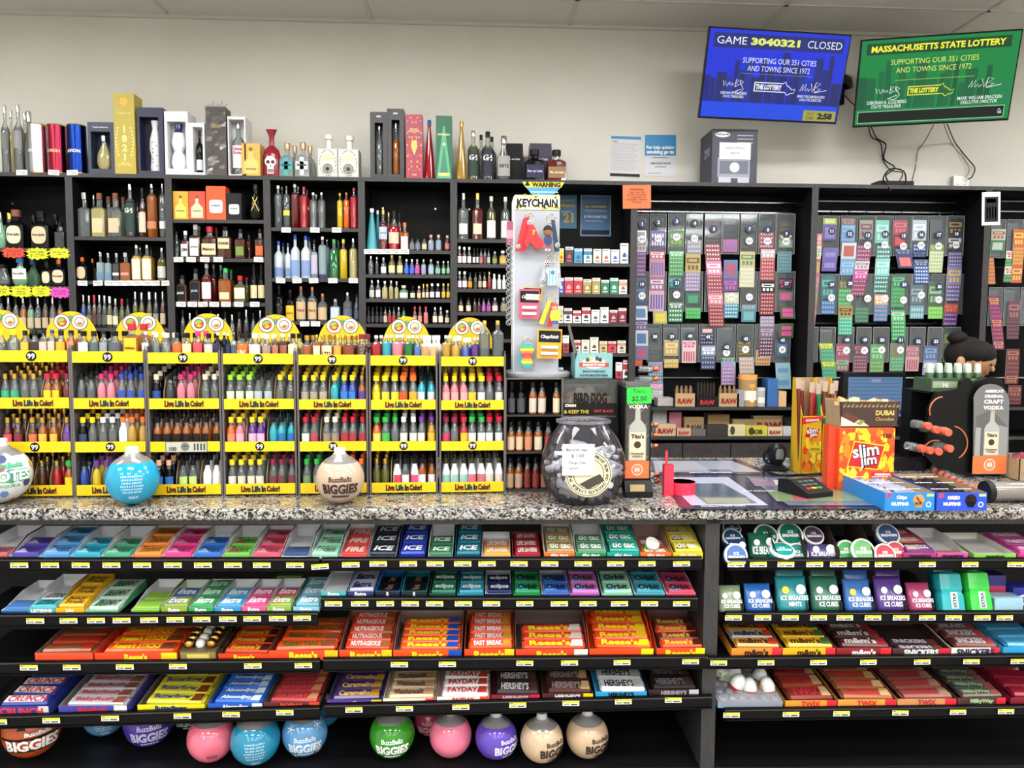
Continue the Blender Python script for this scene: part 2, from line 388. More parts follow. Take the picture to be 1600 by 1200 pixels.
def bottle(label, loc, h, r, st, col, cap, lab=None, group=None, name='liquor_bottle', cat='liquor bottle', fill=0.86, n=14, rot=0, txt=None, text2=None):
 B, S, NR, CF, CR, sq, dep = ST[st]
 liq = COL[col]; gl = CLR if col not in ('blk','frost','turq','wht','cream') else liq
 t = thing(name, label, cat, loc, (0,0, rot), group)
 zb, zs, zc = B * h, S * h, (1 - CF) * h
 nr = NR * r
 prof = [(r * .86,0),(r, h * .02)]; mm = [liq]
 if st == 'c': prof += [(r * .85, h * .25),(r * .55, h * .6),(nr, zs)]; mm += [liq] * 3
 elif st == 'o': prof = [(r * .6,0),(r * .95, h * .12),(r, h * .28),(r * .9, zb),(nr, zs)]; mm = [liq] * 4
 else: prof += [(r, zb),(r * (.5 + NR / 2) * 1.12,(zb + zs) / 2),(nr, zs)]; mm += [liq, liq if fill > .7 else gl, gl]
 prof += [(nr, zc)]; mm += [gl if fill < .95 else liq]
 MB().lathe(prof, mm, n, sq=sq, dep=dep).build('glass_body', t)
 c = CAPS[cap]
 MB().lathe([(CR * r, zc - h * .01),(CR * r * 1.02, h * .985),(CR * r * .9, h)], c, max(8, n - 2), sq=0 if st != 'x' else .8).build('cap', t)
 if lab:
  z0, z1, lc = lab[:3]; lm = M(lc, 0.6)
  mb = MB()
  if sq > .5:
   y = -r * dep * 1.0 - 0.0006 if sq >= .9 else -r * dep * (1 - sq + sq) - 0.0006
   wv = r * (.8 if len(lab) < 4 else lab[3])
   if len(lab) > 4 and lab[4] == 'oval':
    zc_, hz = (z0 + z1) / 2 * h, (z1 - z0) / 2 * h
    pts = [(wv * (abs(math.cos(a)) ** .7) * math.copysign(1, math.cos(a)), zc_ + hz * (abs(math.sin(a)) ** .7) * math.copysign(1, math.sin(a))) for a in [2 * math.pi * k / 20 for k in range(20)]]
    mb.prism(pts, y - .0004, y, lm)
   else: mb.box(-wv, y - .0004, z0 * h, wv, y, z1 * h, lm)
   if txt: mb.text(txt[0],(0, y - .001,(z0 + z1) / 2 * h if len(txt) < 3 else txt[2] * h), FX, FZ, wv * 1.7,(z1 - z0) * h * .35, M(txt[1],.5),.04)
  else:
   rr = r * (1.012 if st != 'o' else 1.0) + .0005
   mb.lathe([(rr, z0 * h),(rr, z1 * h)], lm, 10, dep=dep, a0=-150, a1=-30)
   if txt:
    wr = lambda p: (lambda a: (math.sin(a) * (rr + .0008),-math.cos(a) * (rr + .0008) * dep, p.z))(p.x / rr)
    mb.text(txt[0],(0,0,(z0 + z1) / 2 * h if len(txt) < 3 else txt[2] * h), FX, FZ, r * 1.5,(z1 - z0) * h * .4, M(txt[1],.5),.04, wrap=wr)
  mb.build('paper_label', t)
 return t
def shelf_row(vbase, Y, where, items, grp=None, zb=None):
 """items: (u0, u1, vtop, style, colour, cap, look[, label, text, dy]) standing on the shelf whose front edge is seen at vbase"""
 for it in items:
  u0, u1, vt, st, col, cap, look = it[:7]
  lab = it[7] if len(it) > 7 else None; txt = it[8] if len(it) > 8 else None; dy = it[9] if len(it) > 9 else 0
  um = (u0 + u1) / 2
  z0 = (P(um, vbase, YB).z if zb is None else zb) + 0.0005
  w0 = P(u1, vt, Y + dy).x - P(u0, vt, Y + dy).x
  r = w0 / 2
  y = Y + dy + r * ST[st][6]
  zt = P(um, vt, y).z; x = P(um, vbase - 5, y).x
  if zb is not None: z0 = zb + .0005
  bottle(look + ' ' + where, (x, y, z0), zt - z0, r, st, col, cap, lab, grp, n=14 if u1 - u0 > 12 else 10, txt=txt)
Y1, Y2 = YB + 0.02, YB + 0.13
LC = 'e9e0cc'; LW = 'eeeeea'
# ---- bookcase 1 (neon price cards)
w0 = 'on the bookcase shelf above the neon cards'
shelf_row(387.5, Y1, w0,[(-8,11,331,'o','lgrn','s','round pale green bottle'),(12,42,328,'f','blk','c','squat black bottle with cream oval label',(.12,.58,'d8cdb4',.75,'oval'),('Don Julio','3a2c20')),
 (51,81,330,'f','blk','k','squat black bottle with tan oval label',(.12,.58,'d6bf9c',.75,'oval'),('Don Julio','3a2c20')),(88,103,348,'x','smoke','k','black faceted bottle')])
shelf_row(387.5, Y2, w0,[(7,26,333,'f','pale','g','blue necked bottle in the back row'),(46,62,336,'f','blk','k','coral necked bottle in the back row'),(80,97,335,'f','blk','k','pink necked bottle in the back row')])
w0 = 'above the lower neon price cards'
shelf_row(447, Y1, w0,[(-6,16,413,'o','grey','k','round grey bottle'),(20,45,403,'o','lgrn','B','round frosted bottle with white label',(.25,.62,'ece9e2'),('Don Julio','33414a')),
 (66,83,408,'f','blk','k','squat black bottle with hidden label',(.12,.58,'d6c8a8',.7,'oval')),(83,105,405,'f','blk','C','squat black bottle with round label',(.12,.6,'d8c4a4',.78,'oval'),('Don Julio','3a2c20'))])
shelf_row(447, Y2, w0,[(2,18,414,'o','grey','k','round grey bottle in back'),(42,64,406,'o','lgrn','B','round frosted bottle in back')])
shelf_row(515, Y1,'behind the first yellow arch',[(-2 + k * 11.5,8.5 + k * 11.5,463 + (k % 3),'w',('grey','grey','lgrn','brown','amb')[(k * 3) % 5],'s' if k % 2 else 'k','long necked bottle with beige label',(.05,.36,'b8a68a')) for k in range(9)])
# ---- bookcase 2
w0 = 'on the top shelf of the second bookcase'
shelf_row(370, Y1, w0,[(125,143,301,'x','grey','s','silver diamond textured bottle'),(147,167,302,'q','straw','c','square straw coloured bottle with cork',(.10,.42,'d9bf96')),(172,192,302,'q','clr','c','square clear bottle with cork',(.10,.42,'d6b896')),
 (196,214,288,'t','smoke','s','dark green labelled bottle',(.10,.62,'16352f'),('G4','f4f4ee',.5)),(218,230,294,'w','brown','k','dark wine shaped bottle',(.1,.5,'d0c6b4')),
 (231,247,288,'h','amb','s','ribbed amber cylinder bottle',(.16,.3,'c4805c')),(250,261,288,'h','clr','s','ribbed clear cylinder bottle',(.16,.3,'d6dade'))])
shelf_row(370, Y2, w0,[(142,154,304,'t','grey','s','clear bottle in the back row'),(164,178,307,'q','straw','c','corked yellow bottle in the back row'),(188,200,308,'q','straw','c','corked bottle in the back row'),(211,221,317,'t','olive','k','olive bottle in the back row')])
w0 = 'on the middle shelf of the second bookcase'
shelf_row(439, Y1, w0,[(120,139,402,'f','blk','C','squat black bottle with cream label',(.1,.6,'d6b896',.7,'oval')),(152,164,394,'x','pale','s','blue tinted faceted bottle',(.05,.3,'5f7f99')),(165,175,396,'x','pale','s','second blue tinted faceted bottle',(.05,.3,'5f7f99')),
 (177,189,396,'x','smoke','s','dark faceted bottle',(.2,.3,'d8d8d8')),(190,205,395,'x','amb','s','amber faceted bottle with pink band',(.2,.3,'c98e84')),(207,222,382,'t','gold','s','tall bottle with ivory label',(.05,.60,'e6dfc8')),
 (223,239,382,'t','gold','s','tall gold bottle with ivory label',(.05,.60,'e6dfc8')),(247,261,388,'t','olive','s','tall bottle with checkered label',(.1,.45,'c8c8c8'))])
shelf_row(439, Y2, w0,[(138,152,404,'f','blk','C','squat black bottle in back'),(215,226,384,'t','gold','s','gold bottle in back'),(232,243,385,'t','gold','k','dark capped gold bottle in back')])
shelf_row(512, Y1,'on the third shelf of the second bookcase',[(u, u + 9, v, 'w', c, cp, lk + ' long necked bottle',(.1,.4, lc)) for u, v, c, cp, lk, lc in
 [(127,461,'blu','s','blue','28303c'),(136,462,'smoke','s','smoky','60605c'),(144,461,'brown','r','red necked','4c2a24'),(152,461,'smoke','s','black','40403c'),(160,462,'smoke','s','dark slim','50504c'),(168,463,'olive','w','white necked','c8c0a8'),
     (177,467,'clr','s','clear cream labelled','d8cfae'),(187,467,'olive','r','red capped','4c4a3c'),(196,467,'smoke','k','black capped','606058'),(208,456,'olive','s','tall silver capped','b0ac98'),(218,457,'olive','s','tall olive','8c8c78'),
     (230,456,'olive','w','white capped tall','a8a490'),(240,457,'smoke','s','grey tall','8a8678'),(251,456,'brown','s','brown tall','b4a890')]])
# ---- bookcase 3
w0 = 'on the second shelf of the third bookcase'
shelf_row(343, Y1,'beside the black carton',[(390,411,288,'o','blk','k','black bottle with crossed gold strips')])
for o in list(C.objects):
 if 'crossed gold' in str(o.get('label')):
  for s_ in (-1,1): MB().poly([(s_ * -.022 - .002,-.026,.05),(s_ * -.022 + .002,-.026,.05),(s_ * .014 + .002,-.026,.13),(s_ * .014 - .002,-.026,.13)], M('c8a850',.3,'m')).build('gold_strip', o)
shelf_row(403.5, Y1, w0,[(271,282,362,'t','smoke','k','dark clear bottle in shade'),(284,297,361,'q','brown','w','small white labelled bourbon bottle',(.08,.52,'e8e6e0'),('JIM','30303a')),(298,315,351,'q','brown','w','tall white labelled bourbon bottle',(.08,.58,'e8e6e0'),('JIM BEAM','30303a')),
 (317,340,354,'f','brown','r','brown bottle with dripping red wax neck',(.12,.46,'e0d3a8',.95),('Makers','4a2c20')),(342,364,354,'q','brown','k','square brown bottle with block letter label',(.3,.62,'d8c8a0'),('KNOB','20180e')),
 (369,384,358,'q','brown','k','brown bottle with green label',(.1,.4,'6f8a3a')),(400,414,358,'q','brown','k','brown bottle with orange label',(.1,.42,'d8602a'))])
shelf_row(403.5, Y2, w0,[(306,318,352,'q','brown','w','white capped bourbon in back'),(334,345,355,'f','brown','r','red waxed bottle in back'),(385,394,362,'t','brown','k','green labelled bottle in back')])
w0 = 'on the third shelf of the third bookcase'
shelf_row(473, Y1, w0,[(277,294,430,'q','brown','k','square whiskey bottle with black label',(.08,.6,'181818'),('JACK','d8d8d8')),(299,315,420,'q','brown','k','taller square whiskey bottle with blue black label',(.08,.6,'141a24'),('JACK','a8c4d8')),(316,332,412,'t','dred','w','dark bottle with white label and emblem',(.1,.52,'e8e8e6')),
 (344,363,419,'q','amb','G','green capped rye bottle',(.1,.3,'d8cca0')),(367,385,431,'f','olive','r','red capped bottle with cream and green label',(.15,.55,'e0dcc0',.9)),(392,403,412,'w','blk','k','tall black bottle with cream label',(.12,.45,'d9cba0')),(403.5,415,412,'w','blk','k','tall black bottle with tan label',(.12,.45,'dac79a'))])
shelf_row(473, Y2, w0,[(330,340,413,'t','dred','w','white capped dark bottle in back'),(341,351,414,'t','dred','w','white capped dark bottle behind rye'),(357,367,421,'q','amb','G','green capped bottle in back'),(381,391,433,'t','olive','r','red capped bottle in back')])
shelf_row(535, Y1,'low in the third bookcase',[(282 + k * 11,291 + k * 11,484 + (k * 5) % 9,'w',('smoke','grey','brown')[k % 3],'s' if k % 2 else 'k','dark slim necked bottle') for k in range(12)])
# ---- bookcase 4 vodkas
w0 = 'on the top shelf of the vodka bookcase'
shelf_row(356, Y1, w0,[(429,442,290,'h','clr','w','clear cylinder bottle'),(443,454,291,'h','grey','K','grey cylinder with yellow stripes',(.3,.42,'d8cc38')),(455,468,288,'h','dred','w','clear bottle with crimson liquid'),(469,482,292,'h','red','r','bright red cylinder bottle'),
 (484,496,301,'h','clr','w','shorter clear cylinder bottle'),(497,509,301,'h','clr','s','shorter silver capped clear bottle'),(527,536,302,'h','yel','y','yellow liquid bottle'),(537,546,301,'h','org','o','orange liquid bottle'),(547,560,294,'h','red','r','tall red liquid bottle')])
shelf_row(356, Y2, w0,[(437,446,292,'h','clr','w','clear bottle in the back row'),(462,471,291,'h','clr','w','white capped bottle in the back row'),(476,485,296,'h','red','r','red capped bottle in the back row'),(490,499,304,'h','clr','w','low clear bottle in the back row')])
w0 = 'on the middle shelf of the vodka bookcase'
shelf_row(435, Y1, w0,[(429,443,377,'t','frost','b','short frosted bottle with blue cap',(.06,.3,'6d88b8')),(446,455,380,'t','frost','b','narrow frosted bottle with blue cap',(.06,.3,'6d88b8')),(455,469,367,'t','frost','b','tall frosted bottle with blue cap',(.06,.42,'7c96c4')),(471,486,368,'t','frost','b','second tall frosted bottle with blue cap',(.06,.42,'7c96c4')),
 (486,497,375,'t','pale','k','dark capped bottle with lilac label',(.12,.6,'b8b0c8')),(498,511,370,'h','pale','w','clear bottle with purple disc',(.0,.1,'38285a')),(515,530,374,'v','grn','G','green tinted bottle'),(531,543,374,'v','yel','y','yellow tinted bottle'),(546,559,373,'v','straw','s','pale amber bottle')])
shelf_row(435, Y2, w0,[(438,448,379,'t','frost','b','frosted bottle in back'),(478,490,370,'t','frost','b','tall frosted bottle in back'),(507,516,373,'h','pale','s','clear bottle in back'),(524,534,376,'v','grn','G','green bottle in back')])
w0 = 'on the third shelf of the vodka bookcase'
shelf_row(502, Y1, w0,[(428,445,445,'t','blk','k','black bottle'),(447,461,453,'t','blk','k','black bottle with bright yellow label',(.02,.5,'e8b81e'),('Kahlua','7a1010')),(463,479,447,'t','clr','C','copper capped bottle with tan label',(.06,.56,'c8a880'),("Tito's", '5a3020')),(481,496,448,'t','clr','C','second copper capped bottle with tan label',(.06,.56,'c8a880'),("Tito's", '5a3020')),
 (497,512,459,'t','clr','C','short copper capped bottle with tan label',(.06,.5,'c8a880')),(517,532,467,'q','pale','s','short blue and white labelled bottle',(.1,.6,'b8c8e0')),(536,551,457,'t','grey','s','grey blue labelled bottle',(.1,.4,'52627c')),(553,562,460,'t','smoke','k','dark navy labelled bottle',(.1,.4,'3c4c66'))])
# ---- bookcase 5 minis
w0 = 'on the top shelf of the fifth bookcase'
shelf_row(391, Y1, w0,[(572,591,326,'c','turq','w','turquoise tapered bottle with white neck'),(592,606,328,'t','dred','g','dark red bottle with white and blue label',(.28,.58,'b8c8e0'),('CAMPARI','20306a')),(607,625,330,'w','red','n','red aperitif bottle with ornate label',(.18,.46,'d8c8b0')),(626,639,348,'q','amb','o','square orange capped bottle',(.06,.5,'e8e0d8'))])
shelf_row(391, Y2, w0,[(585,596,329,'c','turq','w','turquoise bottle in back'),(603,612,332,'t','dred','g','gold capped bottle in back'),(620,629,333,'w','red','n','navy capped bottle in back')])
def minis(vb, where, lst, grp):
 for u0, u1, vt, col, cap, lc, look in lst:
  y = YB + .012 + (P(u1, vt, YB).x - P(u0, vt, YB).x) / 2
  r = (P(u1, vt, y).x - P(u0, vt, y).x) / 2
  z0 = P((u0 + u1) / 2, vb, YB).z + .0005
  bottle(look + ' ' + where, (P((u0 + u1) / 2, vb, y).x, y, z0), P((u0 + u1) / 2, vt, y).z - z0, r, 'n', col, cap, (.1,.46, lc) if lc else None, grp, 'small_bottle','small liquor bottle', n=10)
minis(391,'at the right end of the fifth bookcase top shelf',[(640,648,371,'grey','k','6c7686','small clear bottle'),(648.5,657,371,'grey','k','6c7686','small grey bottle'),(659,667,370,'olive','k','c8c0a0','small olive bottle'),(669,678,367,'pale','P','8a94b0','small cork topped bottle'),(680.5,690,367,'pale','P','8a94b0','small cork capped bottle'),(695,703,368,'dred','P','c07070','small reddish bottle')],'small bottles on the fifth bookcase')
minis(429,'on the second shelf of the fifth bookcase',[(575,584,399,'clr','s', None, 'tall clear small bottle'),(586,592,401,'smoke','s', None, 'dark small bottle'),(595,604,402,'clr','s','d8d8d8','clear small bottle'),(607,618,398,'olive','g','d8cc9c','champagne shaped small bottle'),(620,630,398,'olive','g','d8cc9c','olive champagne shaped bottle'),(631.5,639,405,'blu','s','3a6ad0','bright blue small bottle'),
 (640,647.5,405,'blu','s','3a6ad0','cobalt small bottle'),(648,656,405,'mag','s','c04898','magenta small bottle'),(658,666,405,'pale','s','9a8cc0','lilac labelled small bottle'),(669,678,405,'pale','s','a8b4d0','pale small bottle'),(680,688.5,408,'grn','s','8ab0a0','green small bottle'),(690,696,408,'grn','s','8ab0a0','slim green small bottle'),(697.5,703.5,408,'grn','s','8ab0a0','last green small bottle')],'small bottles on the fifth bookcase')
minis(467,'on the third shelf of the fifth bookcase',[(577,585.5,437,'clr','s','b8bcb8','clear small bottle'),(587,595,437,'clr','s','e0e0dc','white labelled small bottle'),(597,606,439,'straw','s','a89c70','straw small bottle'),(607.5,615,438,'straw','s','8c8058','yellowish small bottle'),(616.5,623,440,'straw','s', None, 'tan small bottle'),(624,638,446,'lgrn','e','dfe6e6','round bluish small bottle'),
 (641,649,447,'blk','k','e0d4b8','black round small bottle'),(651.5,658,447,'amb','e','c8b890','amber small bottle'),(659.5,664,444,'brown','y','d8c8a0','brown slim small bottle'),(665,670,444,'brown','y','d8c8a0','brown second slim bottle'),(671.5,679,443,'blk','w','d8d8e0','black and white small bottle'),(680.5,688,443,'blk','w','d8d8e0','black and grey small bottle'),(690,696,443,'brown','y','d8b030','yellow labelled small bottle'),(697.5,703.5,443,'brown','y','d8b030','yellow labelled end bottle')],'small bottles on the fifth bookcase')
minis(506,'on the fourth shelf of the fifth bookcase',[(573 + k * 6.6,579 + k * 6.6,479 + (k % 2),'blk' if k < 4 else 'brown','k','2c2c30' if k < 4 else ('b03030','c8b0a0','a02828')[k % 3],'dark small bottle' if k < 4 else 'reddish black small bottle') for k in range(7)] +
 [(620,626,480,'grey','s', None, 'clear small bottle'),(628,634,480,'grn','k','d8d8a8','green small bottle'),(645,651.5,479,'dred','r','c89090','red capped small bottle'),(653,659.5,479,'dred','r','c89090','second red small bottle'),(662,669,479,'pnk','r','e06a5a','salmon small bottle'),(676,683.5,480,'brown','s','e6dcc8','white labelled brown bottle'),(685,692.5,480,'brown','s','e6dcc8','cream labelled brown bottle'),(695,702.5,485,'brown','w','d0b8a0','short brown bottle')],'small bottles on the fifth bookcase')
# ---- bookcase 6
w0 = 'on the top shelf beside the keychain stand'
shelf_row(374, Y1, w0,[(716,732,302,'q','clr','s','clear square bottle with ball stopper',(.12,.34,'d8dcd0')),(738,754,302,'q','dred','g','dark amber square bottle',(.12,.34,'d6c8b0')),(760,775,307,'t','olive','e','olive bottle with tapered white label',(.05,.44,'e4e2dc')),(782,797,308,'t','grey','e','grey bottle with white label',(.05,.44,'e4e2dc'))])
gk = 'small bottles beside the keychain stand'
minis(413,'on the second shelf beside the keychain stand',[(714.5,721.5,385,'brown','w','e6e6e6','white labelled small bottle'),(722,729,386,'brown','w','e6e6e6','second white labelled bottle'),(730,736.5,386,'brown','w','dcdcdc','third white labelled bottle'),(738.5,743,388,'blk','k','c8d0d0','slim black small bottle'),(744,748,388,'blk','k','c8d0d0','narrow black bottle'),(749,754.5,389,'grey','k','b86a60','red labelled small bottle'),(755,760.5,388,'grey','k','6c3430','dark labelled small bottle'),(761,766,389,'grey','k','b8b8b8','grey small bottle'),(769,777,393,'olive','s','7c9440','green labelled squat bottle'),(780,791,392,'gold','w','c8a850','golden squat bottle')], gk)
minis(451.5,'on the third shelf beside the keychain stand',[(714.5,721.5,424,'brown','w','d8d8e0','circle labelled small bottle'),(722,730,424,'brown','w','d8d8e0','circle labelled white capped bottle'),(731,738,426,'brown','k','d88a20','orange labelled bottle'),(740,746,426,'smoke','k','3a3a38','black small bottle'),(747,753,425,'smoke','k','a8a080','khaki labelled bottle'),(754,760,425,'brown','k','d8d0b8','cream labelled bottle'),(761.5,767.5,425,'dred','g','98202c','deep red small bottle'),(769,775.5,428,'wht','w','d0e0d8','white small bottle'),(777,783,429,'wht','w','d0d8d0','white second small bottle'),(784.5,790,430,'wht','w','d8d8d8','white end small bottle')], gk)
minis(488,'on the fourth shelf beside the keychain stand',[(716,724,465,'brown','k','e0d0b0','cream labelled squat bottle'),(728,736,465,'brown','k','e0d0b0','tan labelled squat bottle'),(739,745,466,'smoke','k','403030','black squat bottle'),(746,751,466,'dred','k','4a2030','wine red squat bottle'),(752.5,759,466,'pur','k','9a5090','purple small bottle'),(760,767,466,'pur','k','9a5090','violet small bottle'),(768.5,778,465,'brown','s','d0c4c0','silver capped small bottle'),(781.5,792,465,'olive','s','8c7a68','silver capped brown bottle')], gk)
# ================================================================ on top of the bookcases
ZT = ZTOP
def zh(u, v, Y): return P(u, v, Y).z - ZT
def carton(u0, u1, vt, body, label, depth=0.09, win=None, front=None, group=None, name='gift_carton', Y=None, base=None, cat='bottle carton'):
 Y = Y or YB + .02; base = ZT if base is None else base
 x0, x1 = P(u0, vt, Y).x, P(u1, vt, Y).x; h = P((u0 + u1) / 2, vt, Y).z - base
 t = thing(name, label, cat, ((x0 + x1) / 2, Y, base + .0005), group=group); w = (x1 - x0) / 2
 bm = M(body, .45,'n'); MBb = MB()
 if win:
  a, b, c, d = win   # window as fractions left, right, bottom, top
  xa, xb, za, zb = -w + 2 * w * a, -w + 2 * w * b, h * c, h * d
  dp = min(depth, .075)
  MBb.box(-w, 0,0, xa, depth, h, bm).box(xb, 0,0, w, depth, h, bm).box(xa, 0,0, xb, depth, za, bm).box(xa, 0, zb, xb, depth, h, bm).box(xa, dp, za, xb, depth, zb, bm)
 else: MBb.box(-w, 0,0, w, depth, h, bm)
 MBb.build('carton_body', t)
 return t, w, h
def put(t, fn, name='printed_front'):
 mb = MB(); fn(mb); return mb.build(name, t)
# tall clear bottles on the left end
shelf_row(0, YB + .03,'at the left end on top of the bookcases',[(-7,6,165,'t','grey','s','tall clear silver capped bottle',(.35,.6,'70706c')),(13,28,164,'t','grey','s','tall clear bottle with grey label',(.36,.62,'8c8890')),(28.5,46,174,'o','grey','s','clear skull relief bottle')], zb=ZT)
shelf_row(0, YB + .14,'behind the clear ones on top of the bookcases',[(3,15,172,'t','straw','s','yellow tinted bottle'),(24,38,176,'t','amb','s','amber bottle')], zb=ZT)
def canister(u0, u1, vt, body, tc, label):
 Y = YB + .02; r = (P(u1, vt, Y).x - P(u0, vt, Y).x) / 2; y = Y + r; h = zh((u0 + u1) / 2, vt, y)
 t = thing('bottle_canister', label, 'canister',(P((u0 + u1) / 2,260, y).x, y, ZT), group='metallic gift canisters')
 MB().lathe([(r, 0.012),(r, h - .006)], M(body, .25,'m'),24).build('canister_body', t)
 MB().lathe([(r * 1.01,0),(r * 1.02,.012)], CAPS['g'],24).build('base_ring', t)
 MB().lathe([(r * 1.01, h - .006),(r * .98, h)], CAPS['g'],24).build('lid', t)
 wr = lambda p: (math.sin(p.x / r) * (r + .001),-math.cos(p.x / r) * (r + .001), p.z)
 MB().text('AVION',(0,0, h * .36 + h * .1), FX, FZ, r * 1.5, h * .1, M(tc, .3),.04, wrap=wr).build('lettering', t)
canister(46,74,195,'d4d8dc','f4f4f4','silver white metallic canister with gold rings')
canister(76,104,196,'84283a','f0c090','crimson metallic canister with gold rings')
canister(107,136,196,'1a347c','f4f4f4','royal blue metallic canister with gold rings')
def inner(t, h, r, st, col, cap, lab=None, z=.01, y=.04, x=0, **k):
 """what shows in a carton window: the bottle is its own thing"""
 loc = t.matrix_world.translation if False else Vector(t.location)
 b = bottle(k.pop('label'),(loc.x + x, loc.y + y, loc.z + z), h, r, st, col, cap, lab, name='boxed_bottle', cat='boxed bottle', **k); return b
t, w, h = carton(136,177,191,'26304a','navy carton with a window showing a decanter',.1,(.12,.86,.1,.82)); put(t, lambda m: m.text('Tequila Cazadores',(0,-.001, h * .9), FX, FZ, w * 1.2, h * .08, M('e8e8f0',.5),.02))
inner(t, h * .66, w * .58,'o','straw','s', z=h * .11, y=.038, label='round decanter bottle inside the navy window carton')
t, w, h = carton(176,209,146,'b9a63c','tallest gold carton printed 1821',.11)
gd = M('efe08a',.35)
def f1821(m):
 for k, ch in enumerate('1821'): m.text(ch, (0,-.001, h * (.56 - .115 * k)), FX, FZ, w * .5, h * .09, gd, .05)
 m.text('Cazadores',(0,-.001, h * .76), FX, FZ, w * 1.3, h * .08, gd, .02,.3).disc((0,-.0008, h * .9), w * .38, FX, FZ, M('d8b020',.4)).text('TEQUILA\nEXTRA ANEJO',(0,-.001, h * .13), FX, FZ, w * 1.4, h * .05, gd, .02)
 for s in (-1,1):
  for k in range(9): m.disc((s * w * (.62 + .18 * math.sin(k / 8 * math.pi)),-.0009, h * (.24 + .042 * k)), w * .09, FX, FZ, gd, 8)
put(t, f1821)
t, w, h = carton(213,254,168,'1c2240','dark navy carton holding a white fish shaped bottle',.12,(.1,.82,.06,.86))
fb = thing('fish_bottle','white fish shaped ceramic bottle in the dark navy carton','ceramic bottle',(t.location.x + w * .2, t.location.y + .035, t.location.z + h * .06 + .001))
MB().lathe([(w * .38,0),(w * .42, h * .06),(w * .34, h * .22),(w * .45, h * .34),(w * .42, h * .48),(w * .2, h * .64),(w * .3, h * .76)], M('dcdce0',.25),18, dep=.7).build('bottle_body', fb)
def fd(m):
 for k in range(8): m.disc((w * (.2 * math.cos(k * 2.1)),-w * .33, h * (.08 + .05 * k)), w * .05, FX, FZ, M('28304a',.4),10)
put(fb, fd, 'painted_decor')
def blueflowers(fb, r, h, dens=26, col='24347a'):
 m = MB(); mm = M(col, .35)
 for k in range(dens):
  a = (k * 2.4) % 2.4 - 1.2; z = h * (.08 + .8 * ((k * .618) % 1)); m.disc((math.sin(a) * r * .98,-math.cos(a) * r * 1.04, z), r * .1,(math.cos(a), math.sin(a),0), FZ, mm, 8)
 m.build('painted_decor', fb)
t, w, h = carton(256,293,174,'e9e9ee','white carton with a blue and white ceramic bottle',.13,(.12,.9,.1,.84))
fb = thing('ceramic_bottle','blue and white ceramic bottle in its white carton','ceramic bottle',(t.location.x, t.location.y + .036, t.location.z + h * .1 + .001))
MB().lathe([(w * .5,0),(w * .66, h * .1),(w * .55, h * .22),(w * .36, h * .28),(w * .55, h * .36),(w * .62, h * .44),(w * .42, h * .58),(w * .3, h * .62),(w * .34, h * .72)],[M('eef0f6',.2)] * 6 + [M('1e2a66',.2)] * 2,20, dep=.8).build('bottle_body', fb); blueflowers(fb, w * .5, h * .52)
t, w, h = carton(293,319,192,'e6e6ea','short white carton with open front holding a dark blue bottle',.12,(.3,.88,.06,.92))
inner(t, h * .8, w * .42,'t','blk','n',(.05,.3,'d8dce4'), z=h * .07, x=w * .18, y=.03, label='dark blue bottle standing in the short white carton')
t, w, h = carton(321,352,167,'3a3536','tall dark box wrapped in crinkled clear plastic',.1, name='wrapped_box')
m = MB(); random.seed(3); pl = G('cfc8c8',.12,.1)
nn = 14
for a in range(3):
 for b in range(nn):
  x0 = -w - .004 + (2 * w + .008) * a / 3; x1 = x0 + (2 * w + .008) / 3; z0 = h * b / nn; z1 = h * (b + 1) / nn; q = lambda: -.003 - random.random() * .008
  m.poly([(x0, q(), z0),(x1, q(), z0),(x1, q(), z1)], pl).poly([(x0, q(), z0),(x1, q(), z1),(x0, q(), z1)], pl)
for k in range(5): m.poly([(-w + k * w * .4,.0, h),(-w + (k + 1) * w * .4,.02, h),(-w + (k + .6) * w * .45,.03, h + .03 + .02 * (k % 2))], pl)
m.build('plastic_wrap', t, 'crinkled clear plastic wrap')
put(t, lambda m: m.text('1800',(0,-.001, h * .72), FX, FZ, w, h * .06, M('c8b060',.4),.04))
t, w, h = carton(355,383,182,'dcdcde','white open carton with a pink lettered clear bottle',.13,(.08,.92,.03,.95))
inner(t, h * .88, w * .68,'t','clr','s',(.12,.55,'dfe0e4'), z=h * .035, y=.036, label='clear pink lettered bottle in the white open carton', txt=('Clase\nRosa','b02848',.45))
t, w, h = carton(377,406,224,'d8a84a','gold carton printed with a corked bottle',.1)
put(t, lambda m: (m.text('PATRON',(0,-.001, h * .22), FX, FZ, w * 1.2, h * .06, M('6a4a10',.5),.03), m.poly([(-w * .75,-.0008, h * .08),(w * .75,-.0008, h * .08),(w * .8,-.0008, h * .42),(w * .28,-.0008, h * .56),(w * .22,-.0008, h * .78),(-w * .22,-.0008, h * .78),(-w * .28,-.0008, h * .56),(-w * .8,-.0008, h * .42)], M('e6c26a',.4)), m.disc((0,-.0009, h * .82), w * .22, FX, FZ, M('8a5a30',.6))))
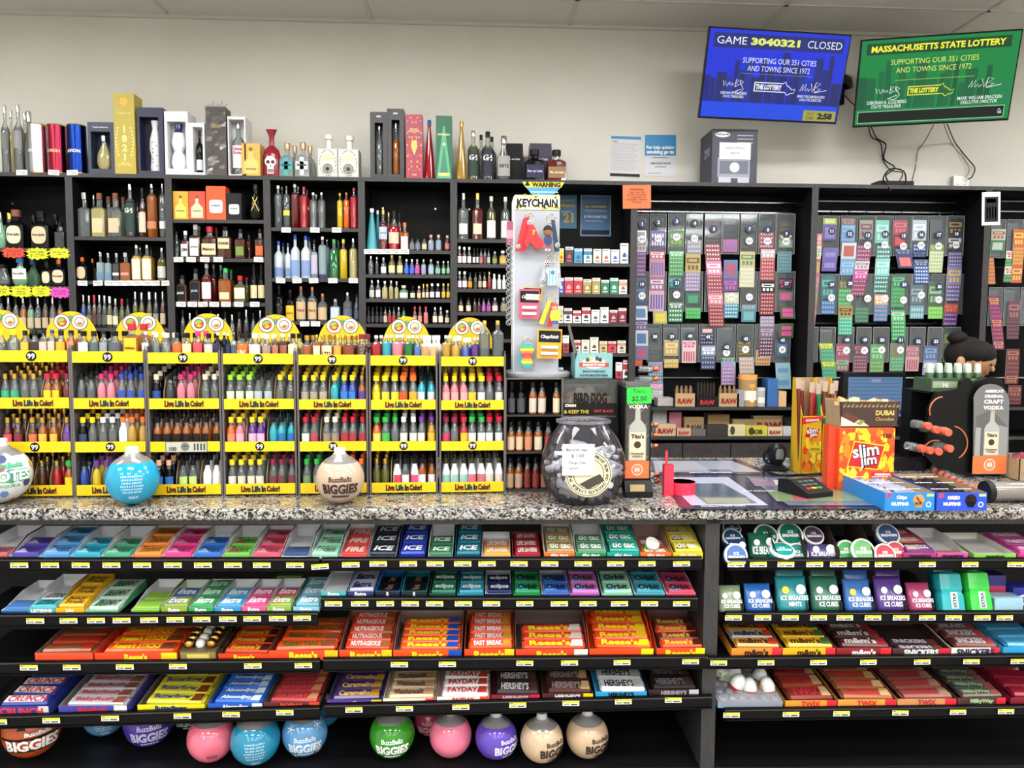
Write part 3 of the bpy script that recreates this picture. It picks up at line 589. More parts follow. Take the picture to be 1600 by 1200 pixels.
# skull bottle
r = (P(439,250, YB + .05).x - P(411,250, YB + .05).x) / 2; hh = zh(425,199, YB + .05)
t = thing('skull_bottle','red bottle painted with a sugar skull','decorated bottle',(P(425,250, YB + .055).x, YB + .055, ZT))
MB().lathe([(r * .95,0),(r, hh * .03),(r, hh * .42),(r * .8, hh * .55),(r * .3, hh * .64),(r * .27, hh * .8),(r * .55, hh * .93),(r * .62, hh * .95)], M('86182a',.2),22, dep=.7).build('bottle_body', t)
MB().lathe([(r * .62, hh * .95),(r * .66, hh * .985),(r * .5, hh)], M('c8b8b0',.3),16, dep=.7).build('cap', t)
wd = M('f0ece6',.4); kd = M('161214',.4); m = MB(); yy = -r * .72
m.disc((0, yy, hh * .3), r * .62, FX, FZ, wd, 24).box(-r * .36, yy - .001, hh * .06, r * .36, yy, hh * .2, wd)
for s in (-1,1): m.disc((s * r * .27, yy - .002, hh * .29), r * .2, FX, FZ, kd, 14).disc((s * r * .27, yy - .003, hh * .29), r * .08, FX, FZ, M('9c2032',.3),10)
m.poly([(-r * .08, yy - .002, hh * .19),(r * .08, yy - .002, hh * .19),(0, yy - .002, hh * .25)], kd)
for k in range(5): m.box(-r * .3 + k * r * .13, yy - .002, hh * .08,-r * .22 + k * r * .13, yy - .001, hh * .15, kd)
m.build('painted_skull', t, 'white painted sugar skull face')
def crossbottle(u0, u1, vt, glass, cr, label, dy=0, txt='Sagrado'):
 Y = YB + .03 + dy; r = (P(u1, vt, Y).x - P(u0, vt, Y).x) / 2; h = zh((u0 + u1) / 2, vt, Y)
 t = thing('tequila_bottle', label, 'decorated bottle',(P((u0 + u1) / 2,260, Y + r).x, Y + r, ZT))
 MB().lathe([(r * .95,0),(r, h * .04),(r * .9, h * .5),(r * .6, h * .62),(r * .26, h * .66),(r * .24, h * .8)], G(glass, .4),12, sq=.85).build('glass_body', t)
 MB().lathe([(r * .34, h * .8),(r * .38, h * .86),(r * .42, h * .95),(r * .34, h)], M('c8a880',.4,'m'),12).build('stopper', t)
 if cr:
  m = MB(); c = M(cr, .4); y = -r * .98
  m.box(-r * .26, y - .002, h * .06, r * .26, y, h * .56, c).box(-r * .8, y - .002, h * .22, r * .8, y, h * .44, c).text(txt, (0, y - .003, h * .34), FX, FZ, r * 1.4, h * .14, M('22262e',.4),.04,.2); m.build('cross_label', t)
crossbottle(438,461,221,'b8d0c8','3aa0a8','clear square bottle with turquoise cross label'); crossbottle(462,486,220,'c8d0d0','e8eaec','clear square bottle with white cross label')
crossbottle(452,470,226,'b8c0c0', None, 'unlabelled clear bottle behind the turquoise cross one',.13); crossbottle(476,494,226,'b8c0c0', None, 'unlabelled clear bottle behind the white cross one',.13)
for u0, u1, vt, vs, lb in ((496,527,232,211,'ornate silver patterned carton with white crown stopper, left of two'),(528,560,233,213,'ornate silver patterned carton with white crown stopper, right of two')):
 t, w, h = carton(u0, u1, vt, 'bdbdb8', lb, .11, name='ornate_bottle', cat='decorated bottle')
 m = MB(); dk = M('5a5856',.5); cb = M('d9c8aa',.5)
 m.box(-w * .94,-.001, h * .04, w * .94,0, h * .97, M('cfcdc6',.4)).box(-w * .6,-.002, h * .58, w * .6,-.001, h * .78, cb)
 for k in range(8):
  a = math.pi * k / 8; m.poly([(w * .42 * math.cos(a + d),-.003, h * .3 + w * .42 * math.sin(a + d)) for d in (-.07,.07, math.pi - .07, math.pi + .07)], dk)
 for k in range(26): m.disc((w * (.8 * math.cos(k * .95)),-.0025, h * (.5 + .44 * math.sin(k * .95))), w * .06, FX, FZ, dk, 6)
 m.ring2((0,-.003, h * .3), w * .42, w * .5, FX, FZ, dk).build('engraved_front', t)
 q = MB(); hs = zh((u0 + u1) / 2, vs, YB + .06) - h
 q.lathe([(w * .3, h),(w * .28, h + hs * .65),(w * .42, h + hs * .7),(w * .46, h + hs)], M('e4e4e2',.35),14,(0,.05,0)).build('crown_stopper', t)
# centre group
for u0, u1, vt, col, lb, bl in ((578,605,175,'clr','left black window carton beside the ornate bottles','clear twisted bottle in the left black carton'),(604.5,631,170,'amb','right black window carton, slightly taller','amber bottle in the right black carton')):
 t, w, h = carton(u0, u1, vt, '2a292c', lb, .12,(.26,.74,.06,.84)); put(t, lambda m: m.box(-w * .25,-.001, h * .92, w * .25,0, h * .945, M('c8c8c8',.4)))
 inner(t, h * .74, w * .44,'t', col, 's', z=h * .07, y=.03, label=bl)
t, w, h = carton(634,660,179,'a83244','red carton with purple and gold dragon ornament',.08)
def fred(m):
 random.seed(5)
 for k in range(60):
  x = random.uniform(0,.85); z = random.uniform(.05,.95); c = (('6a4a9a','d88a5a','c84a6a','8a3a7a','e0b070')[k % 5]); rr = random.uniform(.06,.14) * w
  for s in (-1,1): m.disc((s * x * w, -.0008 - k * .00003, z * h), rr, FX, FZ, M(c, .4),6)
 m.text('TEQUILA\nDON JULIO',(0,-.0035, h * .75), FX, FZ, w * 1.3, h * .09, M('f0c890',.4),.03).poly([(0,-.0034, h * .36),(w * .4,-.0034, h * .5),(w * .3,-.0034, h * .6),(-w * .3,-.0034, h * .6),(-w * .4,-.0034, h * .5)], M('e8b868',.4)).text('1942',(0,-.0035, h * .06), FX, FZ, w, h * .03, M('f0c890',.4),.03)
put(t, fred)
shelf_row(0, YB + .03,'on top of the bookcases',[(661,679,188,'c','red','b','tapered ruby bottle with blue stopper'),(712,730,190,'c','gold','g','tapered golden bottle')], zb=ZT)
t, w, h = carton(681,706,181,'146044','green carton with a pale agave outline',.08)
put(t, lambda m: (m.poly([(-w * .9,-.0008,0),(w * .9,-.0008,0),(w * .1,-.0008, h * .84),(-w * .1,-.0008, h * .84)], M('4aa87a',.4)), m.poly([(-w * .5,-.0012, h * .1),(w * .5,-.0012, h * .1),(0,-.0012, h * .55)], M('2f7a60',.4)), m.text('DON JULIO',(0,-.0016, h * .7), FX, FZ, w * 1.5, h * .06, M('e8e0a0',.4),.04), m.box(-w * .7,-.0015, h * .05, w * .7,-.001, h * .1, M('d8cc70',.4)), m.disc((0,-.0016, h * .55), w * .16, FX, FZ, M('e8e0a0',.4))))
shelf_row(0, YB + .03,'on top of the bookcases',[(730.5,749,205,'t','olive','s','clear bottle with dark green oval label',(.08,.6,'1c2f2b'),('G4','f4f4ee',.45)),(752,773,206,'t','smoke','n','clear bottle with navy oval label',(.08,.6,'181c30'),('G4','f4f4ee',.45)),(777,799,213,'o','grey','s','round shouldered bottle with silver oval label',(.1,.55,'9c9c98'),('SIETE','303030'))], zb=ZT)
shelf_row(0, YB + .14,'in the back on top of the bookcases',[(745,759,211,'t','grey','n','navy necked bottle'),(762,776,214,'t','grey','n','navy capped bottle behind the labelled pair')], zb=ZT)
def trap(u0, u1, vt, col, label, txt, dy):
 Y = YB + dy; x0, x1 = P(u0,270, Y).x, P(u1,270, Y).x; w = (x1 - x0) / 2; h = zh((u0 + u1) / 2, vt, Y)
 t = thing('tapered_carton', label, 'bottle carton',((x0 + x1) / 2, Y, ZT))
 MB().prism([(-w, 0),(w, 0),(w * .86, h),(-w * .86, h)],0,.1, M(col, .4)).build('carton_body', t)
 MB().text(txt, (0,-.001, h * .62), FX, FZ, w * 1.2, h * .14, M('c8d0d8',.3),.04).build('lettering', t)
trap(786,819,224,'141416','black tapered carton behind the silver oval bottle','Flor de Caña',.16); trap(825,864,224,'33203e','dark purple tapered carton behind two rum bottles','Flor de Caña',.16)
shelf_row(0, YB + .03,'on top of the bookcases above the warning sign',[(821,853,234,'f','blk','k','broad dark rum bottle with indigo label',(.1,.5,'1c1c44',.85),('Flor de Caña','d0d0e0')),(856,887,235,'f','dred','k','broad brown rum bottle with copper label',(.1,.45,'8a6a48',.85),('Flor de Caña','e8dcc0'))], zb=ZT)
# cartons on the third bookcase
zs = P(340,343, YB).z
for u0, u1, vt, c, bc, lb, wb in ((269.5,293.5,299,'d9a21e','e8cc60','yellow carton printed with a tequila bottle',1),(294.5,320,299,'d8452a','e8d8a8','red orange carton printed with a tequila bottle',1),(321.5,352,291,'e8531a','f0e8e8','plain orange carton with white square label',0),(353.5,377,302,'1e1e20','e6e6e6','black carton with white square label',0)):
 t, w, h = carton(u0, u1, vt, c, lb, .09, base=zs, Y=YB + .015)
 m = MB(); q = M(bc, .4)
 if wb: m.poly([(-w * .72,-.001, h * .06),(w * .72,-.001, h * .06),(w * .72,-.001, h * .42),(w * .2,-.001, h * .58),(w * .18,-.001, h * .74),(-w * .18,-.001, h * .74),(-w * .2,-.001, h * .58),(-w * .72,-.001, h * .42)], q).disc((0,-.0012, h * .8), w * .2, FX, FZ, M('7a4a2a',.5)).text('PATRON',(0,-.0015, h * .3), FX, FZ, w, h * .06, M('4a3a18',.5),.03)
 else: m.prism([(w * .68 * math.copysign(abs(math.cos(a)) ** .35, math.cos(a)), h * .4 + w * .68 * math.copysign(abs(math.sin(a)) ** .35, math.sin(a))) for a in [2 * math.pi * k / 24 for k in range(24)]],-.001,0, q).text('PATRON',(0,-.002, h * .42), FX, FZ, w * .9, h * .07, M('3a3a50',.5),.04)
 m.build('printed_front', t)
# ---- price stickers on the bookcase edges
def sticker(u, v, wpx=13, hpx=7.5, col='f2f0ec', label='', tilt=0, Y=None):
 Y = (Y or YB) - .004; x = P(u, v, Y).x; z = P(u, v, Y).z; k = Y / FPX; w, h = wpx * k / 2, hpx * k / 2
 m = MB().box(-w, -.0006,-h, w, .0004, h, M(col, .5)); g = M('8a8a8a',.6)
 m.box(-w * .8,-.001, h * .2, w * .7,-.0006, h * .45, g).box(-w * .2,-.001,-h * .5, w * .7,-.0006,-h * .2, g)
 return solo(m, 'price_sticker', label, 'price sticker',(x, Y, z),(0, math.radians(tilt),0),'white price stickers on the bookcase shelves')
for lb, v, us in (('second shelf edge of the third bookcase',405.5,[279,298.5,320,341,404]),('third shelf edge of the third bookcase',475.5,[283,300.5,317,334.5,353,373,398]),('top shelf edge of the vodka bookcase',359.5,[447,492,526]),('middle shelf edge of the vodka bookcase',438.5,[438.5,464,490,520,552]),
                  ('third shelf edge of the vodka bookcase',506,[476,493]),('second bookcase middle shelf edge',442.5,[129,153,171,186,200,215,230,245,257]),('top shelf edge of the fifth bookcase',393,[576,590,604,618,632]),('top edge of the first bookcase',269.5,[34,84,113])):
 for u in us: sticker(u, v, label='white sticker on the ' + lb, tilt=random.uniform(-3,3), wpx=16 if 'top edge' in lb else 14)
def burst(u0, u1, v0, v1, col, label, txt, seed):
 random.seed(seed); Y = YB - .006; x0, z0, x1, z1 = R(u0, v0, u1, v1, Y); cx, cz = (x0 + x1) / 2,(z0 + z1) / 2; a, b = (x1 - x0) / 2,(z1 - z0) / 2; pts = []
 for k in range(36):
  t = 2 * math.pi * k / 36; q = 1.06 if k % 2 else .78; q *= random.uniform(.94,1.05)
  pts.append((a * q * math.copysign(abs(math.cos(t)) ** .6, math.cos(t)), b * q * math.copysign(abs(math.sin(t)) ** .6, math.sin(t))))
 m = MB().prism(pts, -.0008,0, M(col, .5)); m.text(txt, (0,-.001,0), FX, FZ, a * 1.3, b * 1.3, M('3a2410',.6),.015,.15)
 solo(m, 'starburst_price_card', label, 'price card',(cx, Y, cz), group='neon starburst price cards')
burst(3,40,386.5,403.5,'f0472c','red orange starburst price card','Don Julio\n$ 109.99',1); burst(41,76,387,406,'dff01e','yellow starburst card right of the red one','Don Julio\n$ 127.99',2); burst(76,109,387,404,'e6ee28','yellow starburst card at the bookcase post, upper row','Don Julio 1942\nSmall',3)
burst(-18,18,446,463,'e2ee1c','yellow starburst card cut by the picture edge','Don Julio\n$ 47.99',4); burst(16,50,446,465,'e2ee1c','yellow starburst card under the round frosted bottle','Don Julio\nBlanco\n$ 49.99',5); burst(48,80,446.5,464,'e2ee1c','yellow starburst card left of the pink one','Don Julio\nRepo\n$ 54.99',6); burst(78,110,448,466,'ee46b8','hot pink starburst price card','Don Julio\n$ 59.99',7)
# ================================================================ yellow racks of miniatures on the counter
YEL = M('e6c000',0.45); ACR = G('a8a4a4',0.30,0.08); ACRE = G('6d6769',0.7,0.15); KRAFT = M('9c8566',0.8,'n')
NIP_H = 0.108
_nip = {}
def nip_meshes(cap, col, lab, big):
 key = (cap, col, lab, big)
 if key in _nip: return _nip[key]
 r = 0.0148 if big else 0.0142; h = NIP_H
 liq = COL[col]; gl = COL[col] if col in ('wht',) else CLR
 b = MB().lathe([(r * .9,0),(r, .004),(r, h * .56),(r * .55, h * .72),(r * .46, h * .84)],[liq, liq, gl if col in ('clr','grey') else liq, gl],12).mesh('glass_body')
 cr = r * (.74 if big else .6)
 c = MB().lathe([(cr, h * .83),(cr * 1.02, h * .985),(cr * .88, h)], CAPS[cap],12).mesh('cap')
 l = MB().lathe([(r * 1.03, h * .14),(r * 1.03, h * .48)], M(lab, .6),8, a0=-150, a1=-30).mesh('paper_label') if lab else None
 _nip[key] = (b, c, l); return _nip[key]
CAPW = dict(w='white', k='black', g='gold', s='silver', r='red', b='blue', c='brown', o='orange', y='yellow', G='green', m='magenta', p='purple', n='navy', C='copper', l='lime', e='cream', P='peach', K='khaki', d='maroon', t='teal', B='blue')
LIQW = dict(clr='clear', cloud='clear', grey='grey', amb='amber', gold='golden', brown='brown', red='red', blk='black', blu='blue', grn='green', pnk='pink', teal='teal', pur='purple', org='orange', yel='yellow', wht='white', dred='dark red', smoke='smoky', pale='pale', mag='magenta', straw='straw', olive='olive', cream='cream', frost='frosted', lgrn='light green', turq='turquoise')
def nip(cap, col, lab, label, loc, rot=(0,0,0), big=False, group=None, scale=1.0):
 b, c, l = nip_meshes(cap, col, lab, big)
 t = thing('miniature_bottle', label, 'miniature bottle', loc, rot, group); t.scale = (scale,) * 3
 for nm, me in (('glass_body', b),('cap', c),('paper_label', l)):
  if me:
   o = bpy.data.objects.new(nm, me); C.objects.link(o); o.parent = t
 return t
# each tier: (cap, liquid, label colour, count, big cap) or 'D' a cardboard divider
RK = [
 [[('g','clr','2f9c74',2),('g','clr', None, 2),'D',('r','amb','e8c018',2,1),('d','dred', None, 1)],[('g','dred','d04858',1),('g','brown','7a2038',1),'D',('g','brown','c86a4a',1),('g','amb','e0b040',2),'D',('g','pur','6a3a88',1)],[('t','teal', None, 1),'D',('g','amb', None, 1),'D',('g','brown', None, 1),'D',('g','red', None, 1),('G','amb','e8c018',1,1)]],
 [[('k','grey', None, 2),('m','pnk', None, 2),('b','clr','2a4aa8',3)],[('y','blk','22365c',1),('y','clr', None, 1),('w','clr', None, 2),('o','wht', None, 1),('o','gold', None, 2)],[('k','blu', None, 1),'D',('p','yel', None, 1),('p','grey', None, 2),('p','yel', None, 1),('w','clr', None, 2)]],
 [[('e','blk','22408c',1),'D',('k','smoke', None, 1),('m','pnk', None, 2),'D',('e','clr', None, 2)],[('k','amb','1c1a1a',4),('k','amb','1c1a1a',3)],[('P','blk','2a6ab8',2),'D',('k','clr','b8d87a',2),'D',('k','wht','e0e0e0',2)]],
 [[('l','clr','d8e0c0',3),('n','clr','a8b4bc',2),'D',('y','clr','5a5c50',2)],[('y','org','e88060',1),('y','pnk','e8a0b0',1),'D',('y','pur','e0a8c8',2),'D',('k','teal', None, 1),('k','teal','2060a0',2)],[('y','clr','d0ccb8',4),'D',('d','clr','6a3038',3)]],
 [[('y','clr','9c9484',3),'D',('y','teal', None, 1),('y','blu','2870c0',2),('g','amb','50308a',1)],[('r','clr','e0e0e0',1),('r','clr','a83850',1),'D',('e','clr','8a7868',2),('r','clr','a02838',3)],[('G','clr','6a8a60',2),('k','grn', None, 1),('g','clr', None, 1),'D',('o','clr', None, 2)]],
 [[('y','yel','e0c820',1,1),('y','clr','e0cc30',2,1),('o','clr','c84a20',1,1),('o','clr','e0a020',1,1),('k','teal','c8c8d0',2)],[('G','org','d8cc60',1,1),('G','clr','38a848',1,1),('G','clr', None, 1),('w','clr','d0d0c8',2),('p','clr','d8d0d0',1),('p','gold','d8a828',1)],[('g','olive', None, 2),'D',('k','wht','c83850',1),('k','grey','d0d0d0',1),('k','wht','d04878',1),('k','amb','d0d0d8',2)]],
 [[('y','pnk','e8a0a0',3),('y','clr','d8b820',1,1),('y','clr','c8ccd0',1,1),('r','clr', None, 1,1),('r','clr','c8c8c8',1,1)],[('d','clr','b83058',1,1),('d','clr', None, 1,1),('r','red','d8b020',1,1),('G','clr','d0d0d0',2,1),('r','clr','d0d4d8',2,1)],[('K','wht','8ab8b0',3),('K','wht','c86070',2),('K','wht','c8c0b0',2)]],
]
TOPS = [  # u0, u1, v_top, cap, liquid, label colour, words
 [(-8,11,515,'y','clr', None, 0),(12,32,515,'y','clr', None, 0),(33,47,516,'k','amb','d8b040',0),(47.5,61,516,'k','clr','282428',0),(62,75,516,'k','clr','d8b8b0',0),(75,87,515,'b','clr','d8b8b0',0),(88,104,516,'k','amb','e0a828',0),(105,117,516,'k','amb','c88860',0)],
 [(123,140,517,'k','clr','ecebe4',0),(141,155,517,'k','clr','4c5c60',0),(156,169,517,'k','clr','8c949c',0),(170,190,517,'k','clr','505860',0),(193,221,505.5,'r','amb','e8b820','FIREBALL'),(222,234,518,'w','clr','d8d8d8',0)],
 [(238,251,519,'e','clr', None, 0),(252,269,520,'e','clr', None, 0),(270,284,520,'k','org','e8602a',0),(285,301,520,'k','amb','e4d8a0',0),(302,318,517,'m','dred','c04858',0),(319,334,521,'k','clr','cfc4b4',0),(335,346,519,'w','blk','1c2050',0)],
 [(353,360,520,'w','blk','1c2050',0),(361,369,521,'n','pale','38506c',0),(370,388,521,'k','org','c06820','UV'),(389,409,521,'e','clr','d8d8d4',0),(410,424,522,'e','clr','a08478',0),(425,436,522,'e','brown','a86a58',0),(437,449,522,'e','brown','8c5040',0),(450,466,521,'k','straw','e0dcb8',0)],
 [(472,488,524,'g','amb','8c4a28',0),(489,501,523,'g','amb','d8d0b8',0),(502,520,523,'g','amb','e0d8b0','LTD'),(521,534,523,'g','amb','d89838',0),(535,555,524,'g','brown','7a3820',0),(556,575,522,'d','brown', None, 0)],
 [(580,596,524,'w','red', None, 'VODKA'),(597,611,523,'w','teal', None, 'VODKA'),(612,630,523,'w','pnk', None, 'VODKA'),(631,646,524,'w','grn', None, 'VODKA'),(647,657,524,'w','clr','4868a8',0),(658,671,524,'w','wht','c88a60',0),(672,685,524,'w','wht','d8a878',0)],
 [(690,704,524,'w','gold', None, 'VODKA'),(705,719,525,'w','gold', None, 0),(720,735,528,'w','blu', None, 0),(736,747,527,'w','pur', None, 0),(748,766,501,'g','grey', None, 'ROKIT'),(768,787,501,'g','grey', None, 'ROKIT')]]
RU = [(-118,-2),(2,116),(120,232.5),(236.5,348),(352,464),(468,575.5),(579,683.5),(687.5,789)]
RVB = [778,777,776,775.2,774.2,773.2,771.7,770.3]
RACKW = ['leftmost, mostly unseen','first','second','third','fourth','fifth','sixth','seventh']
def lerp(a, b, t): return a + (b - a) * t
stuffb = []
RANG = math.radians(2.2)
for k, (u0, u1) in enumerate(RU):
 um = (u0 + u1) / 2; q = (um - 60) / (738 - 60)
 b = PZ(um, RVB[k], ZC); Y = b.y; w = (P(u1,640, Y).x - P(u0,640, Y).x) / 2 * .995 / math.cos(RANG)
 t = thing('miniature_rack','yellow fronted clear rack of miniature bottles, %s from the left' % RACKW[k],'bottle rack',(b.x, Y, ZC),(0,0, RANG),'yellow racks of miniatures along the counter')
 zv = lambda v: P(um, v, Y).z - ZC
 strips = [(lerp(547.5,557, q), lerp(565.5,572, q)),(lerp(621,625, q), lerp(638,640, q)),(lerp(690,689, q), lerp(706.5,703.5, q)),(lerp(758,752.5, q), lerp(774.7,768, q))]
 D = 0.265; ztop = zv(strips[0][0])
 for s in (-1,1):
  MB().box(s * w - .0015,.002,0, s * w + .0015, D, ztop + .02, ACR).build('side_panel', t)
  MB().box(s * w - .003,-.003,0, s * w + .003,.003, ztop + .008, ACRE).build('corner_post', t)
 MB().box(-w, D, 0, w, D + .003, ztop, G('504c4e',.6)).build('back_panel', t)
 tiers = []
 for j, (va, vb) in enumerate(strips):
  za, zb = zv(vb), zv(va)
  m = MB().box(-w + .004,-.005, za, w - .004,-.002, zb, YEL)
  zc = (za + zb) / 2; hh = zb - za
  if j == 2 and k == 3:
   gc = M('b8b8ac',.5); gd_ = M('3a3a38',.5); m.box(-w * .55,-.006, za - hh * .05, w * .62,-.005, zb, gd_).box(-w * .53,-.0063, za, w * .6,-.006, zb - hh * .05, gc).disc((0,-.0066, zc), hh * .42, FX, FZ, M('6c6c66',.5),16).box(-hh * .2,-.007, zc, hh * .2,-.0068, zc + hh * .12, gd_).text('100',(-w * .34,-.0066, zc - hh * .2), FX, FZ, w * .3, hh * .4, gd_, .04)
   for q_ in range(4): m.box(w * .24 + q_ * w * .09,-.0068, zc - hh * .35, w * .29 + q_ * w * .09,-.0064, zc + hh * .3, gd_)
  elif j % 2 == 0: m.disc((0,-.0055, zc), hh * .44, FX, FZ, M('141414',.5),24).text('99',(0,-.006, zc), FX, FZ, hh * .62, hh * .5, WHITE, .02)
  else:
   xo = -w * .55
   for ch, cc, wd in (('Live','7a1a1a',.26),('Life','14506a',.24),('In','201a40',.12),('Color!','5a1420',.36)):
    wx = wd * w * 1.1
    m.text(ch, (xo + wx / 2,-.0058, zc), FX, FZ, wx * .95, hh * .62, M('161210',.5),.07,0, True).text(ch, (xo + wx / 2,-.0064, zc), FX, FZ, wx * .9, hh * .5, M(cc, .5),.0,0, True); xo += wx * 1.04
  m.build('yellow_strip', t)
  zf = za + .003
  MB().prismx([(0, zf - .002),(D, zf + (.052 if j else 0) - .002),(D, zf + (.052 if j else 0)),(0, zf)],-w + .002, w - .002, ACR).build('shelf', t)
  tiers.append(zf)
 # arched sign on the back
 va = lerp(486,496,(um - 60) / 680.) if k else 484
 za = P(um, va, Y + D).z - ZC; aw = w * .8; m = MB(); hz = .115
 yb = D + .006; pts = [(aw * math.cos(math.pi * a / 20), za - hz + hz * math.sin(math.pi * a / 20)) for a in range(21)]
 m.prism(pts[::-1], yb, yb + .004, YEL)
 for s in (-1,1):
  c = (s * aw * .33, yb, za - .038); rr = aw * .31
  m.disc(c, rr, FX, FZ, M('151515',.5),24,.0008).disc(c, rr * .92, FX, FZ, M('f4f4f4',.5),24,.0012).disc(c, rr * .62, FX, FZ, M('2c2a2a',.5),20,.0016).disc(c, rr * .54, FX, FZ, M('e8c8a0' if s > 0 else 'd8402a',.5),20,.002)
  m.ring2(c, 0.001, rr * .5, FX, FZ, M('8fb84a' if s < 0 else 'f4ead8',.5),10,30,190,.0024).ring2(c, 0.001, rr * .4, FX, FZ, M('f0c030' if s < 0 else 'b86a40',.5),10,220,340,.0024)
 m.disc((0, yb, za - .026), rr * .4, FX, FZ, M('6f9a50',.5),14,.0006)
 m.build('arch_sign', t, 'yellow half round sign with two round fruit emblems')
 if k == 0: continue
 Rm = Matrix.Rotation(RANG, 3,'Z'); org = Vector((b.x, Y, ZC))
 # front and second rows as single bottles, rows behind as one mass
 for j in range(1,4):
  segs = RK[k - 1][j - 1]; nb = sum(s[3] if s != 'D' else .35 for s in segs); step = (2 * w - .008) / nb; x = -w + .004; n = 0
  dm = MB()
  for s in segs:
   if s == 'D':
    xd = x + step * .17
    dm.prismx([(.02, tiers[j] + .008),(D - .01, tiers[j] + .06),(D - .01, tiers[j] + .145),(.045, tiers[j] + .10),(.02, tiers[j] + .05)], xd - .0012, xd + .0012, KRAFT); x += step * .35; continue
   cap, col, lab, cnt = s[:4]; big = len(s) > 4
   for c in range(cnt):
    xc = x + step * .5; x += step; n += 1
    for row in range(5):
     p = Vector((xc + (.002 * math.sin(n * 3 + row)),.019 + row * .040, tiers[j] + .0055 + row * .0092)); loc = org + Rm @ p
     if row < 2:
      lb = '%s miniature, %s cap, %s in %s row, tier %s, %s yellow rack' % (LIQW[col], CAPW[cap], ORD[n - 1],('front','second')[row],('two','three','four')[j - 1], ORD[k - 1])
      nip(cap, col, lab if row == 0 else None, lb, loc, (0,0, RANG + .3 * math.sin(n * 7 + row)), big, 'miniatures in the yellow racks',.97)
     else: stuffb.append((cap, col, big, loc))
  if dm.v: dm.build('cardboard_divider', t)
 n = 0
 for it in TOPS[k - 1]:
  a0, a1, vt, cap, col, lab, tx = it; n += 1
  yy = Y + .03 + (a0 + a1 - 2 * um) / 2 * Y / FPX * math.tan(RANG); r = (P(a1, vt, yy).x - P(a0, vt, yy).x) / 2 * .97
  yy = Y + .004 + r + (P((a0 + a1) / 2, vt, Y).x - b.x) * math.tan(RANG)
  z0 = ZC + tiers[0] + .001; h = P((a0 + a1) / 2, vt, yy).z - z0
  st = 'f' if tx == 'FIREBALL' else ('v' if tx in ('VODKA','ROKIT') or r < .013 else 'n')
  bottle('%s%s flask with %s cap, %s along the top of the %s yellow rack' % ('tall ' if tx == 'ROKIT' else '', LIQW[col], CAPW[cap], ORD[n - 1], ORD[k - 1]),(P((a0 + a1) / 2,540, yy).x, yy, z0), h, r, st, col, cap, (.08,.62, lab, .7) if lab else None, 'flasks along the top of the yellow racks','flask_bottle','flask bottle', n=12, txt=(tx, 'f0f0f0' if tx == 'UV' else '5a1010',.35) if tx in ('FIREBALL','UV','LTD') else None)
  # a second row behind
  if tx != 'ROKIT':
   bottle('%s %s-capped flask behind the %s one atop the %s yellow rack' % (LIQW[col], CAPW[cap], ORD[n - 1], ORD[k - 1]),(P((a0 + a1) / 2,540, yy).x + .012, yy + 2 * r + .008, z0), h, r, st, col, cap, None, 'flasks along the top of the yellow racks','flask_bottle','flask bottle', n=10)
m = MB()
for cap, col, big, loc in stuffb:
 r = .0142; h = NIP_H
 m.lathe([(r, h * .1),(r, h * .56),(r * .5, h * .75),(r * .46, h * .84)], COL[col],8, loc); cr = r * (.74 if big else .6)
 m.lathe([(cr, h * .83),(cr, h)], CAPS[cap],8, loc)
solo(m, 'miniature_bottles','rows of miniature bottles behind the front rows in the yellow racks','miniature bottles', kind='stuff')
# ================================================================ candy shelves below the counter
RAILM = M('070708',0.3); RAILE = M('38383c',0.3)
RAILM.node_tree.nodes['Principled BSDF'].inputs['Specular IOR Level'].default_value = 0.15
def candy_shelf(u0, v0, u1, v1, hpx, label):
 a, b = PC(u0, v0), PC(u1, v1); h = hpx * YC / FPX
 t = thing('candy_shelf', label, 'shelf', a, group='black candy shelves under the counter')
 d = b - a
 def q(s, y, z): return d * s + Vector((0, y, z))
 m = MB()
 def slab(y0, y1, z0, z1, mt, tiltz=0):
  i = len(m.v); m.v += [tuple(q(s, y, z)) for s in (0,1) for y, z in ((y0, z0),(y1, z0 + tiltz),(y1, z1 + tiltz),(y0, z1))]
  for f in ((0,3,2,1),(4,5,6,7),(0,4,7,3),(1,2,6,5),(3,7,6,2),(0,1,5,4)): m.face([i + k for k in f], mt)
 slab(-.004,.004,-h, 0, RAILM); slab(-.007,.003,-h * .2,-h * .12, RAILE); slab(-.009,.003,-h, -h * .93, RAILM); slab(-.007,.003,-h * .04,.0, RAILM)
 m.build('price_rail', t)
 m = MB(); i = 0
 slab(.004,.27,-h * .5,-h * .5 + .004, M('0a0a0b',.5),.012); m.build('shelf_plate', t)
 return t
RAILS = [(-60,871.5,499,870.5,21,'top'),(503,870.5,1096,869,21,'top middle'),(-60,958.5,497,954.5,22,'second'),(502,931,1090,931,22,'second middle'),(-60,1033,500,1028.5,22,'third'),(505,1027,1105,1022.5,22,'third middle'),
         (-60,1118,500,1102,22,'lowest'),(508,1099,1112,1085,22,'lowest middle'),(1136,871.5,1700,871,19,'top right'),(1134,955,1700,953,20,'second right'),(1104,1025,1700,1020,20,'third right'),(1132,1106,1700,1099,20,'lowest right')]
for r_ in RAILS: candy_shelf(*r_[:5],'black steel candy shelf with price rail, %s one below the counter' % r_[5])
